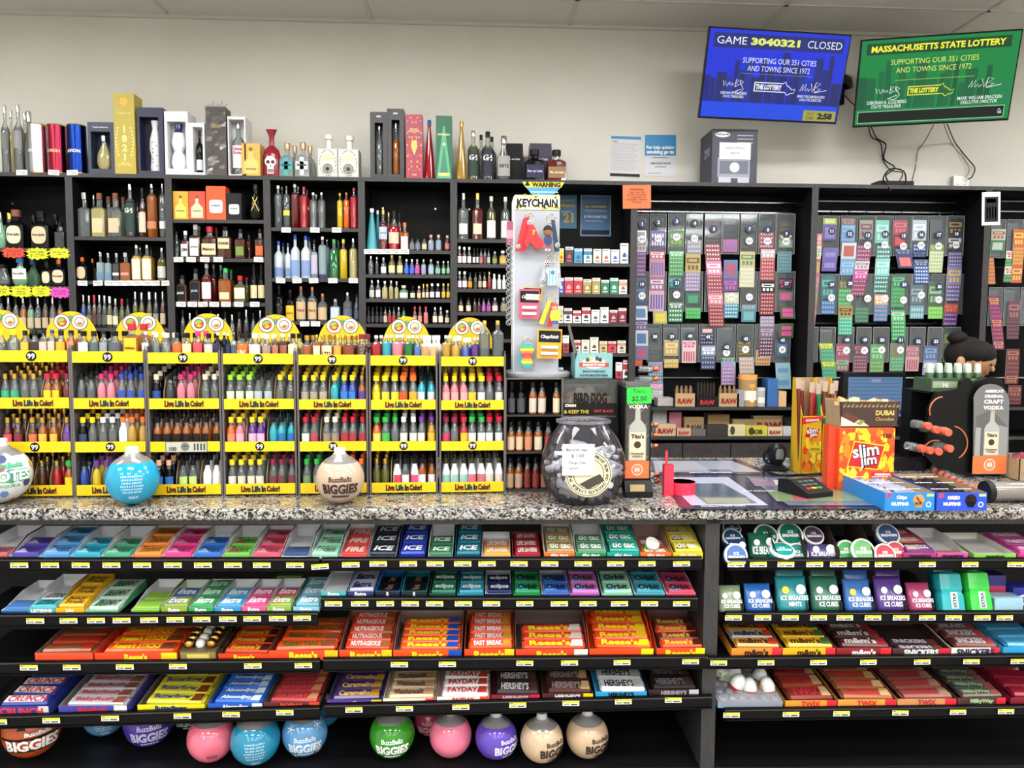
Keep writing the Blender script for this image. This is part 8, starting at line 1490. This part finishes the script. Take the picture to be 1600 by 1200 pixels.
# monitor
YM = 3.15; x0, z0, x1, z1 = R(1317,582,1414,652, YM); w, h = (x1 - x0) / 2,(z1 - z0)
t = thing('register_monitor','black register monitor showing a pale blue list screen','monitor',((x0 + x1) / 2, YM, z0))
MB().box(-w, 0,0, w, .03, h, M('121316',.3)).build('casing', t)
m = MB().box(-w * .84,-.001,-.0 + h * .02, w * .9,0, h * .9, M('7aa0d0',.2,'e',.8))
for k in range(9): m.box(-w * .78,-.0016, h * (.84 - k * .085), w * .84,-.001, h * (.85 - k * .085), M('4878b0',.2,'e',.6))
m.box(-w * .1,-.002, h * .78, w * .2,-.001, h * .86, M('a8c0e0',.2,'e',.8)).box(-w * .84,-.0018, h * .08, w * .9,-.001, h * .16, M('283c60',.2,'e',.4)).build('screen', t)
MB().box(-.03,.03,-(z0 - ZC),.03,.06, h * .5, M('121316',.3)).box(-.1,-.04,-(z0 - ZC) , .1,.12,-(z0 - ZC) + .015, M('121316',.3)).build('stand', t)
# meat stick boxes
def slim(m, x, y, z, s, bg=True):
 if bg: m.prism([(x - s * .92, z - s * .55),(x + s * .62, z - s * .72),(x + s * .95, z + s * .5),(x - s * .6, z + s * .72)], y - .0005, y, M('e8d020',.4)).prism([(x - s * .86, z - s * .5),(x + s * .58, z - s * .66),(x + s * .88, z + s * .45),(x - s * .56, z + s * .66)], y - .001, y - .0005, M('b81c28',.4))
 for tx, dx, dz in (('slim',-.04,.26),('jim',.12,-.3)):
  m.text(tx, (x + s * (dx + .03), y - .0013, z + s * (dz - .03)),(.985,0,.14),(-.14,0,.985), s * 1.6, s * .62, M('141414',.4),.06,0, False).text(tx, (x + s * dx, y - .0018, z + s * dz),(.985,0,.14),(-.14,0,.985), s * 1.6, s * .62, WHITE, .025,0, False)
def flames(m, w0, w1, z0, z1, y, seed):
 random.seed(seed)
 for k in range(46):
  a = random.uniform(w0, w1); b = z0 + (z1 - z0) * random.random() ** 1.2; s = random.uniform(.006,.02); hgt = s * random.uniform(1.2,3)
  c = ('e8801c','f0c020','d84018','f0d838')[k % 4]; a2, a3 = min(w1, a + s), min(w1, a + s * 1.2); a0 = max(w0, a - s * .3)
  m.poly([(a, y - .00002 * k, b),(a2, y - .00002 * k, b),(a3, y - .00002 * k, min(z1, b + hgt * .6)),((a + a2) / 2, y - .00002 * k, min(z1, b + hgt)),(a0, y - .00002 * k, min(z1, b + hgt * .5))], M(c, .45))
def slimtall(u0, u1, label, band, sticks, side=0):
 Y = PZ((u0 + u1) / 2,742, ZC).y; x0, x1 = P(u0,700, Y).x, P(u1,700, Y).x; w = (x1 - x0) / 2; h = Zv(u0,650, Y) - ZC; hb2 = Zv(u0,592, Y) - ZC; d = .1
 t = thing('snack_stick_carton', label, 'snack carton',((x0 + x1) / 2, Y, ZC))
 MB().prismx([(0,0),(d, 0),(d, hb2),(d * .7, hb2),(0, h)],-w, -w + .0015, M('c8a020',.45)).prismx([(0,0),(d, 0),(d, hb2),(d * .7, hb2),(0, h)], w - .0015, w, M('c8a020',.45)).box(-w, d - .002,0, w, d, hb2, KRAFT).box(-w, 0,0, w, d, .002, KRAFT).box(-w, 0,0, w, .0015, h, M('c8a41c',.45)).build('carton_body', t)
 m = MB(); flames(m, -w * .97, w * .97,.003, h * .75,-.001, int(u0)); m.poly([(-w, -.0021, h * .86),(w, -.0021, h * .93),(w, -.0021, h),(-w, -.0021, h * .97)], M(band, .45)).text('ORIGINAL' if band[0] == 'c' else 'TABASCO',(0,-.0026, h * .93),(1,0,.06),(0,0,1), w * 1.4, h * .04, WHITE, .03)
 m.box(-w * .2,-.0022, h * .38, w * .9,-.002, h * .5, M('e0c82c',.45)).text('8g PROTEIN\n100 CALORIES',(w * .35,-.0026, h * .44), FX, FZ, w * .95, h * .08, M('2c2410',.5),.02); slim(m, 0,-.0024, h * .72, w * .85); m.build('printed_front', t)
 for k, (c, hh, lk) in enumerate(sticks):
  q = MB(); r = .008; q.lathe([(r * .5,0),(r, .01),(r, hh - .045),(r * .9, hh - .04)], M(c, .3),8).box(-r * 1.2,-.001, hh - .04, r * 1.2,.001, hh, G('e0c8b8',.6,.2)); xx_ = -w * .75 + k * w * 1.5 / max(1, len(sticks) - 1)
  solo(q, 'snack_stick','%s snack stick, %s in the %s' % (lk, ORD[k],'left tall carton' if band[0] == 'c' else 'right tall carton'),'snack stick', t.location + Vector((xx_, .025 + .03 * (k % 2),.004)),(0, math.radians((k - 1.5) * 2),0),'snack sticks in the tall cartons')
slimtall(1252,1283.5,'tall yellow and red snack stick carton with red band, left of two','c8202c',[('5c1c14',.37,'dark'),('6c2018',.36,'brown'),('8c2c28',.355,'dusky red'),('c82840',.35,'crimson wrapped'),('5c1c14',.36,'dark slim')])
slimtall(1284,1309,'tall yellow snack stick carton with green band, right of two','1c6c3c',[('1c6c40',.35,'green wrapped'),('2c7c48',.36,'bright green wrapped'),('5c1c14',.35,'dark'),('6c241c',.36,'brown')])
pB = PZ(1312,768, ZC); YB2 = pB.y; x0, x1 = P(1312,700, YB2).x, P(1397,700, YB2).x; w = (x1 - x0) / 2; h = Zv(1350,669, YB2) - ZC
t = thing('snack_stick_carton','wide red and yellow snack stick carton lettered 100 with flames','snack carton',((x0 + x1) / 2, YB2, ZC),(0,0,-.02))
MB().box(-w, 0,0, w, .13, h, M('d85018',.45)).build('carton_body', t)
MB().prism([(-w, 0),(-w - .03,.0),(-w - .03, h * 1.05),(-w, h)],.02,.022, M('d83c20',.45)).build('side_flap', t)
m = MB(); flames(m, -w, w, 0, h, -.0005,5); flames(m, -w, w, 0, h, -.0012,6); slim(m, -.004,-.0024, h * .57, w * .74); m.text('100',(w * .72,-.003, h * .88), FX, FZ, w * .3, h * .1, M('5c1810',.4),.05).box(w * .2,-.0024, h * .235, w, -.0022, h * .31, M('c02028',.45)).text('ORIGINAL',(w * .6,-.003, h * .272), FX, FZ, w * .6, h * .06, WHITE, .04); m.build('printed_front', t)
YDb = YB2 + .02; x0, x1 = P(1311,650, YDb).x, P(1406,650, YDb).x; w = (x1 - x0) / 2; hz = Zv(1360,628, YDb) - (ZC + h)
t = thing('chocolate_carton','open brown chocolate carton with leaf pattern on the flame carton','chocolate carton',((x0 + x1) / 2, YDb, ZC + h + .001))
bc = M('3a2620',.45); w1 = w * .93
MB().prism([(-w1,0),(w1,0),(w, hz),(-w, hz)],0,.002, bc).prism([(-w1,0),(w1,0),(w, hz * .9),(-w, hz * 1.05)],.11,.112, KRAFT).prismx([(0,0),(.11,0),(.11, hz),(0, hz)],-w1 - .001,-w1 + .001, KRAFT).prismx([(0,0),(.11,0),(.11, hz),(0, hz)], w1 - .001, w1 + .001, KRAFT).box(-w1,0,0, w1,.11,.002, KRAFT).build('carton_body', t)
m = MB(); gm2 = M('8c7848',.4)
for k in range(14):
 a = -w * .9 + k * w * .135; m.poly([(a, -.001, hz * .8),(a + .007,-.001, hz * .88),(a + .014,-.001, hz * (.86 if k % 2 else .94)),(a + .008,-.001, hz * .76)], gm2)
m.text('DUBAI',(w * .5,-.001, hz * .56), FX, FZ, w * .7, hz * .2, M('d8b868',.35),.04).text('Chocolate',(w * .5,-.001, hz * .32), FX, FZ, w * .6, hz * .16, M('d8b868',.35),.0,.3).poly([(-w1,-.001, hz * .04),(-w * .0,-.001, hz * .04),(-w * .6,-.001, hz * .5),(-w1,-.001, hz * .42)], M('d8ccc0',.4)).poly([(-w1,-.0014, hz * .42),(-w * .75,-.0014, hz * .6),(-w * .3,-.0014, hz * .34),(-w * .5,-.0014, hz * .16)], M('5c2c24',.4)).poly([(-w * .45,-.0018, hz * .16),(-w * .25,-.0018, hz * .3),(-w * .15,-.0018, hz * .22),(-w * .3,-.0018, hz * .08)], M('7c8c38',.4)); m.build('printed_front', t)
random.seed(9)
for k in range(8): 
 q = MB().box(-.022,-.012,-.006,.022,.012,.006, M(('d8b880','c8a060','e0c890')[k % 3],.3)); solo(q, 'wrapped_chocolate','gold wrapped chocolate, %s from the left in the brown carton' % ORD[k],'wrapped chocolate', t.location + Vector((-w * .8 + k * w * .22,.03 + .04 * (k % 2), hz * .92)),(random.uniform(-.5,.5), random.uniform(-.5,.5), random.uniform(0,3)),'chocolates in the brown carton')
# muffin cartons
def muffin(ul, ur, label, col, col2, brand, wh, cake, packs, dark):
 A_ = PZ(ul, 798.5, ZC); B_ = PZ(ur, 798, ZC); A_.y -= 0; w = (B_ - A_).length; ang = math.atan2(B_.y - A_.y, B_.x - A_.x); h = P(ul, 770, A_.y).z - ZC
 bk_ = PZ(ul - 66,740.5, ZC + h); dvec = Vector((bk_.x - A_.x, bk_.y - A_.y)); Ld = dvec.length; X_ = Vector((math.cos(ang), math.sin(ang))); sx = dvec.dot(X_); sy = dvec.dot(Vector((-X_.y, X_.x)))
 sx *= .55; Ld = sy
 t = thing('muffin_carton', label, 'muffin carton', A_ + Vector((0,0,.0005)),(0,0, ang)); m = MB(); cm = M(col, .4)
 sh = lambda x, y, z: (x + sx * y / Ld, y, z)
 def q4(pts, mm): m.poly([sh(*p) for p in pts], mm)
 for x_, mo, mi_ in ((0, cm, KRAFT),(w, KRAFT, cm)):
  q4([(x_ - .0008,0,0),(x_ - .0008, Ld, 0),(x_ - .0008, Ld, h),(x_ - .0008,0, h)], mo); q4([(x_ + .0008,0,0),(x_ + .0008, Ld, 0),(x_ + .0008, Ld, h),(x_ + .0008,0, h)], mi_)
 q4([(0, Ld, 0),(w, Ld, 0),(w, Ld, h),(0, Ld, h)], KRAFT); q4([(0,0,.001),(w, 0,.001),(w, Ld, .001),(0, Ld, .001)], KRAFT); q4([(0,0,0),(w, 0,0),(w, 0, h),(0,0, h)], cm); q4([(0,.002,0),(w, .002,0),(w, .002, h),(0,.002, h)], KRAFT); m.build('carton_body', t)
 m = MB(); y = -.001; m.text('MUFFINS',(w * .3, y, h * .38), FX, FZ, w * .4, h * .2, WHITE, .06).text(brand, (w * .33, y, h * .72), FX, FZ, w * .25, h * .26, WHITE, .07).disc((w * .68, y, h * .58), h * .34, FX, FZ, M(cake, .6),9).poly([(w * .58, y, h * .5),(w * .78, y, h * .5),(w * .74, y, h * .18),(w * .62, y, h * .18)], M(cake, .6)).poly([(w * .04, y, h * .68),(w * .14, y, h * .78),(w * .11, y, h * .95),(w * .04, y, h * .95)], M('e83050',.4)).box(w * .84, y, h * .78, w * .98, y + .0003, h * .92, M('c8d868',.4)).ring2((w * .88, y, h * .34), h * .1, h * .15, FX, FZ, WHITE, 16)
 for k in range(7): m.disc((w * (.63 + .1 * ((k * .37) % 1)), y - .0004, h * (.4 + .4 * ((k * .61) % 1))), h * .05, FX, FZ, M(dark, .5),6)
 m.box(0,0,0,0,0,0, cm); m.build('printed_front', t)
 for k in range(3):
  for j in range(2):
   q = MB(); pm = M(packs, .25); pw, pl_ = w * .42, Ld * .3
   i = len(q.v); nx_, ny_ = 6,6
   for b in range(ny_ + 1):
    for a in range(nx_ + 1): q.v.append((pw * a / nx_, pl_ * b / ny_, .012 * math.sin(math.pi * a / nx_) ** .6 * math.sin(math.pi * b / ny_) ** .6 + .004 * math.sin(a * 3 + b * 2 + k)))
   for b in range(ny_):
    for a in range(nx_): c = i + b * (nx_ + 1) + a; q.face((c, c + 1, c + nx_ + 2, c + nx_ + 1), pm, True)
   q.text('MUFFINS' if dark != 'x' else '',(pw * .5, pl_ * .5,.018),(1,0,0),(0,1,0), pw * .85, pl_ * .3, M(wh, .4),.04)
   yy_ = Ld * (.03 + .32 * k); Rz = Matrix.Rotation(ang, 3,'Z')
   solo(q, 'muffin_pack','%s muffin pack, %s from the front, %s side of the %s' % ('silver blue' if packs[0] == '8' else 'black', ORD[k],('left','right')[j], label.split(' carton')[0] + ' carton'),'muffin pack', A_ + Rz @ Vector((w * .05 + j * w * .47 + sx * yy_ / Ld, yy_, h * .68)),(0,0, ang),'muffin packs in the ' + label.split(' carton')[0] + ' carton')
muffin(1382,1459.5,'light blue muffin carton with cookie chip muffin picture','1e7cc8',0,'Chips','e8e8f0','b88850','8890a8','2c1810'); muffin(1463,1541,'royal blue muffin carton with dark muffin picture','1c48c0',0,'OREO','f0f0f4','20141c','1c1c24','0c080c')
# clear jar lying on its side, kraft box
p = PZ(1572,787, ZC); r = .034
t = thing('lying_jar','clear plastic jar with beige contents lying on its side at the right','jar', p + Vector((0,.03, r)))
MB().lathe([(r, -.04),(r, .12)], G('b8b4b0',.35),20, axis='X').build('jar_body', t); MB().lathe([(r * 1.05,-.055),(r * 1.05,-.035)], M('18181a',.4),20, axis='X').build('lid', t); MB().lathe([(r * .8,-.03),(r * .85,.02),(r * .8,.11)], M('b8a488',.7,'n'),14, axis='X').build('contents', t)
p = PZ(1612,752, ZC); t = thing('kraft_box','open brown kraft box with coloured wrappers at the right edge','box', p)
MB().box(-.05,0,0,.09,.003,.085, KRAFT).box(-.05,0,0,-.047,.14,.085, KRAFT).box(-.05,.137,0,.09,.14,.085, KRAFT).box(-.05,0,0,.09,.14,.003, KRAFT).build('box_body', t)
random.seed(8)
for k in range(9): solo(MB().box(-.022,-.012,-.004,.022,.012,.004, M(('8c3048','3c5c38','c8c0b8','60304c')[k % 4],.35)),'wrapped_candy','small %s wrapped candy heaped in the kraft box, %s in the heap' % (('maroon','green','white','plum')[k % 4], ORD[k]),'wrapped candy', p + Vector((-.03 + (k % 3) * .035,.03 + (k // 3) * .035,.08)),(random.uniform(-.4,.4), random.uniform(-.4,.4), k),'candies in the kraft box')
# dark silver wrapped muffins behind the cartons
for k in range(3):
 p = PZ(1402 + k * 20,738, ZC); solo(MB().box(-.03,0,0,.03,.04,.05, M('242228',.25)),'dark_wrapped_snack','dark shiny wrapped snack behind the muffin cartons, %s from the left' % ORD[k],'wrapped snack', p + Vector((0,.03,0)), group='dark snacks behind the muffin cartons')
# ball bottles on the counter
drink_ball(209,790.5,39,'1c90b8','sky blue ball bottle standing on the counter', Z=ZC, writing='back', wc='c8ecf8')
drink_ball(532,788.5,38,'b8a08c','beige ball bottle with dark brown lettering on the counter', Z=ZC, writing='front', wc='2a1810')
def patches(m, wr, r):
 random.seed(12)
 for k in range(22):
  cx_, cz_ = random.uniform(-1.3,1.35), random.uniform(-1.1,1.1); n = 5 + k % 2; i = len(m.v); s = random.uniform(.13,.22); m.v += [tuple(wr(Vector(((cx_ + s * math.cos(2 * math.pi * a / n)) * r, 0,(cz_ + s * math.sin(2 * math.pi * a / n)) * r)))) for a in range(n)]; m.face(range(i, i + n), M(('a82c38','28386c','3c9060','5c84b8','c8b060','202840')[k % 6],.4))
 f2 = lambda q: tuple(Vector(wr(q)) * 1.006)
 m.text('CHOTES',(.1 * r, 0,.05 * r), FX, FZ, 1.8 * r, .42 * r, M('1c9468',.35),.09,0, True, f2); f3 = lambda q: tuple(Vector(wr(q)) * 1.012); m.text('CHOTES',(.1 * r, 0,.05 * r), FX, FZ, 1.74 * r, .36 * r, M('f0f4f0',.35),.04,0, True, f3); m.text('BuzzBallz',(.2 * r, 0,.42 * r), FX, FZ, 1.1 * r, .2 * r, M('1c9468',.35),.04,0, True, f3); m.text('TEQUILA',(.2 * r, 0,-.3 * r), FX, FZ, .8 * r, .12 * r, M('1c9468',.35),.02,0, True, f3)
drink_ball(4,788,43,'dcdcdc','white football patterned ball bottle at the left end of the counter', Z=ZC, writing=None, extra=patches)
# ================================================================ rolling paper shelf behind the register
def sbox(u0, u1, v0, v1, col, label, txt=None, tc='8c1c20', Y=None, base=636, d=.1, name='small_carton', cat='small carton', extra=None):
 Y = Y or YB + .02; zb_ = P((u0 + u1) / 2, base, YB).z; x0, x1 = P(u0, v0, Y).x, P(u1, v0, Y).x; h = P((u0 + u1) / 2, v0, Y).z - zb_
 m = MB().box(-(x1 - x0) / 2,0,0,(x1 - x0) / 2, d, h, M(col, .5,'n')); w = (x1 - x0) / 2
 if txt: m.text(txt, (0,-.0008, h * .42), FX, FZ, w * 1.6, h * .5, M(tc, .5),.06)
 if extra: extra(m, w, h)
 return solo(m, name, label, cat, ((x0 + x1) / 2, Y, zb_ + .0005))
KF = 'b09468'
for u0, u1, lb in ((1056,1086,'left kraft RAW carton of cones on the upper register shelf'),(1124,1155,'right kraft RAW carton of cones on the upper register shelf')):
 o = sbox(u0, u1,615,636, KF, lb, 'RAW', d=.02)
 for k in range(4): solo(MB().lathe([(.010,0),(.011,.1),(.004,.125)], M('7c5c3c',.6),10),'paper_cone','brown cone tube, %s in the %s' % (ORD[k], lb.split(' on')[0]),'paper cone', o.location + Vector((-.042 + k * .028,.04,0)), group='cones in the RAW cartons')
o = sbox(1089,1122,620,636,'161416','black open carton of dark cones between the kraft ones','RAW','a82028', d=.02)
for k in range(6): solo(MB().lathe([(.009,0),(.010,.12),(.003,.145)], M('241c1a',.5),10),'dark_cone','dark cone tube in the black carton, %s from the left' % ORD[k],'dark cone', o.location + Vector((-.048 + k * .019,.035,0)), group='dark cones in the black carton')
for k, (u0, u1, v0, v1, col, lb, tx, tc, Y, bs) in enumerate([(1158,1186,586,636,'a08458','stacked brown cartons behind the orange jar', None, '', YB + .12,636),(1164.5,1181,600,636,'e07c28','orange round label jar', None, '',0,636),(1183,1196,606,636,'a8acb0','silver grey stack of tins', None, '',0,636),(1200,1216,592,636,'2c5c98','blue and white snack bag with yellow top', None, '',0,636),(1217,1229,612,636,'c8a078','pink and tan packet', None, '',0,636),(1152,1163,610,636,'8c8c90','clear blister packet', None, '',0,636),(1028,1052,622,636,'a8a4a0','pale flat box beside the ticket strip', None, '', YB + .06,636)]):
 if 'jar' in lb or 'tins' in lb:
  x0, x1 = P(u0, v0, YB + .04).x, P(u1, v0, YB + .04).x; zb_ = P(u0, bs, YB).z; h = P(u0, v0, YB + .04).z - zb_; r = (x1 - x0) / 2; t = thing('round_jar' if 'jar' in lb else 'tin_stack', lb + ' on the upper register shelf','jar',((x0 + x1) / 2, YB + .02 + r, zb_))
  MB().lathe([(r, 0),(r, h * .85)], M(col, .35),18).build('jar_body', t); MB().lathe([(r * 1.03, h * .85),(r * 1.03, h)], M('e8a050' if 'jar' in lb else 'c8ccd0',.35),18).build('lid', t); MB().lathe([(r * 1.01, h * .2),(r * 1.01, h * .5)], M('e8e0d0',.5),12, a0=-150, a1=-30).build('paper_label', t)
 else: sbox(u0, u1, v0, v1, col, lb + ' on the upper register shelf', tx, tc or '8c1c20', Y or None, bs)
for u0, u1, v0, col, lb, tx, tc, dy in [(1020,1042,640,'c8c8cc','white and black boxes stacked at the left', None, '',.1),(1046,1065,644,'c87888','pink patterned box with rounded top', None, '',.09),(1178,1226,650, KF, 'large kraft RAW carton in the back','RAW','8c1c20',.1),(1106,1140,648,'a88858','open kraft tray in the back', None, '',.12),(1228,1242,652,'18181c','pair of black tops with white labels', None, '',.04),(1145,1178,655,'a8906c','flat kraft carton in the middle', None, '',.1),(1070,1100,652,'a0845c','kraft carton with dark print','RAW','3c2818',.06),(1100,1130,645,'343230','dark flat box in the back', None, '',.16),
       (1025,1056,663,'b8a080','small kraft RAW carton at the left front','RAW','8c1c20',0),(1058,1080,670,'b89878','tiny tan RAW packet','RAW','a03028',0),(1081,1103,671,'5c5854','grey flat packet', None, '',0),(1105,1137,664,'2c2826','black packet in front', None, '',0),(1138,1165,664,'c8bc90','cream packet with oval portrait', None, '',0),(1166,1199,666,'b8b038','bright yellow packet with oval portrait','BOB','2c2c18',0),(1200,1223,668,'c8b490','cream RAW packet','RAW','8c1c20',0),(1224,1241,667,'b0b0b4','white topped packet at the right end', None, '',0)]:
 sbox(u0, u1, v0,0, col, lb + ' on the lower register shelf', tx, tc or '8c1c20', YB + .015 + dy, 682, d=.05, extra=(lambda m, w, h: m.prism([(-w * .5 + w * .28 * math.cos(a), h * .5 + h * .4 * math.sin(a)) for a in [2 * math.pi * k / 12 for k in range(12)]],-.0012,-.0006, M('38342c',.5))) if 'oval' in lb else None)
cabm = noisy('dark_cabinet_wood','2b2727','383333',30,.5)
cc0 = P(990,690, YB - .01).x; cc1 = P(1290,690, YB - .01).x
t = thing('low_cabinet','dark wood low cabinet doors below the register shelf','cabinet',((cc0 + cc1) / 2, YB - .012,0)); zc_ = P(1100,692, YB).z; wc_ = (cc1 - cc0) / 2
for k in range(4): MB().box(-wc_ + k * wc_ / 2 + .003,-.012,.08,-wc_ + (k + 1) * wc_ / 2 - .003,.008, zc_, cabm).build('door', t)
# ================================================================ the shop assistant
def skin(name, joints, edges, mat, parent=None, sub=2, root=0):
 me = bpy.data.meshes.new(name); me.from_pydata([j[:3] for j in joints], edges, []); o = bpy.data.objects.new(name, me); C.objects.link(o)
 sm = o.modifiers.new('skin','SKIN'); o.modifiers.new('smooth','SUBSURF').levels = sub; o.modifiers['smooth'].render_levels = sub
 me.skin_vertices.new() if not me.skin_vertices else None
 for k, j in enumerate(joints):
  r = j[3]; me.skin_vertices[0].data[k].radius = (r if not isinstance(r, tuple) else r[0], r if not isinstance(r, tuple) else r[1]); me.skin_vertices[0].data[k].use_root = (k == root)
 me.materials.append(mat); sm.use_smooth_shade = True
 if parent: o.parent = parent
 return o
YPn = 3.62; hc = P(1524,562, YPn); hx, hz_ = hc.x, hc.z
SK = M('a87858',.5); px0, py0 = hx - .02, YPn + .16
J = [(px0, py0,.92,.13),(px0, py0,1.06,.12),(px0, py0 - .04,1.22,.14),(px0 + .005, py0 - .09,1.32,.055),(hx, YPn + .02, hz_ - .06,.06),(hx, YPn, hz_ - .005,.104),(hx, YPn, hz_ + .05,.085),
     (px0 - .17, py0 - .06,1.24,.05),(px0 - .32, py0 - .22,1.08,.04),(px0 - .50, py0 - .49,1.12,.028),(px0 + .17, py0 - .06,1.24,.05),(px0 + .2, py0 - .02,.98,.04),(px0 + .16, py0 - .14,.78,.028),
     (px0 - .09, py0,.86,.09),(px0 - .1, py0 + .01,.48,.06),(px0 - .1, py0 + .02,.08,.04),(px0 - .1, py0 - .1,.04,.035),(px0 + .09, py0,.86,.09),(px0 + .1, py0 + .01,.48,.06),(px0 + .1, py0 + .02,.08,.04),(px0 + .1, py0 - .1,.04,.035)]
E = [(0,1),(1,2),(2,3),(3,4),(4,5),(5,6),(2,7),(7,8),(8,9),(2,10),(10,11),(11,12),(0,13),(13,14),(14,15),(15,16),(0,17),(17,18),(18,19),(19,20)]
for hand, wr_ in ((9,(px0 - .50, py0 - .49,1.12)),(12,(px0 + .16, py0 - .14,.78))):
 b = len(J); J.append((wr_[0], wr_[1] - .05, wr_[2] - .005,.026)); E.append((hand, b))
 for f_ in range(4):
  x_ = wr_[0] + (f_ - 1.5) * .019; L_ = (.055,.065,.06,.045)[f_]; n = len(J)
  J += [(x_, wr_[1] - .085, wr_[2] - .003,.009),(x_, wr_[1] - .085 - L_ * .6, wr_[2] - .010,.008),(x_, wr_[1] - .085 - L_, wr_[2] - .028,.007)]; E += [(b, n),(n, n + 1),(n + 1, n + 2)]
 n = len(J); s_ = 1 if hand == 9 else -1; J += [(wr_[0] + s_ * .034, wr_[1] - .05, wr_[2] - .008,.010),(wr_[0] + s_ * .045, wr_[1] - .085, wr_[2] - .02,.009)]; E += [(b, n),(n, n + 1)]
per = skin('person', J, E, SK)
tag(per, 'person with dark hair in a bun and black top bent over behind the vodka dispenser','person')
hair = M('151110',.8,'n')
m = MB(); m.ball((hx - .022, YPn + .035, hz_ + .022),.100, hair, 24,14,.9); m.ball((hx - .005, YPn - .005, hz_ + .028),.09, hair, 20,12,.75); m.ball((hx - .075, YPn + .03, hz_ + .105),.045, hair, 16,10,.75)
m.build('hair', per)
FC = Vector((hx, YPn, hz_ - .004)); FD = Vector((.56,-.70,-.44)).normalized(); FU = Vector((.3,-.3,.9)); FU = (FU - FD * FU.dot(FD)).normalized(); FS = FD.cross(FU)
fp = lambda a, u_, r_: tuple(FC + (FD + FS * a + FU * u_).normalized() * r_)   # a point of the face, which looks down and to the right
MB().ball(fp(0,-.02,.086),.010, SK, 10,6,1.3).build('nose', per)
for d_ in (-.32,.32): MB().ball(fp(d_, .22,.082),.007, M('2a1c18',.3),10,6).build('eye', per)
MB().tube([fp(-.22,-.42,.081), fp(0,-.44,.084), fp(.22,-.42,.081)],.005, M('8c4c44',.5),6).build('mouth', per)
MB().ball((hx - .092, YPn - .03, hz_ - .01),.02, SK, 10,8,1.4).build('ear', per)
JK = M('0d0d10',.8)
J2 = [(px0, py0,.86,.16),(px0, py0,1.04,.165),(px0, py0 - .04,1.2,.17),(px0, py0 - .07,1.29,.09),(px0 - .18, py0 - .06,1.22,.085),(px0 - .32, py0 - .22,1.08,.068),(px0 - .46, py0 - .43,1.112,.048),(px0 + .18, py0 - .06,1.22,.085),(px0 + .21, py0 - .02,.98,.068),(px0 + .17, py0 - .12,.82,.05)]
skin('black_sweatshirt', J2,[(0,1),(1,2),(2,3),(2,4),(4,5),(5,6),(2,7),(7,8),(8,9)], JK, per)
J3 = [(px0, py0,.9,.155),(px0 - .09, py0,.82,.11),(px0 - .1, py0 + .01,.48,.085),(px0 - .1, py0 + .02,.1,.07),(px0 + .09, py0,.82,.11),(px0 + .1, py0 + .01,.48,.085),(px0 + .1, py0 + .02,.1,.07)]
skin('black_trousers', J3,[(0,1),(1,2),(2,3),(0,4),(4,5),(5,6)], M('121216',.8), per)
# ---------------------------------------------------------------- labels that name look-alikes apart
for lb, L_ in _labels.items():
 if len(L_) > 1 and not lb.startswith(('white capped clear miniature bottle lying','ceiling light')):
  obs = sorted((bpy.data.objects[n] for n, g in L_ if n in bpy.data.objects), key=lambda o: (round(o.matrix_basis.translation.x, 3),-o.matrix_basis.translation.y))
  obs = [o for o in obs if o.get('label') == lb]
  if len(obs) > 1:
   for k, o in enumerate(obs): o['label'] = '%s, %s from the left' % (lb, ORD[min(k, 29)])
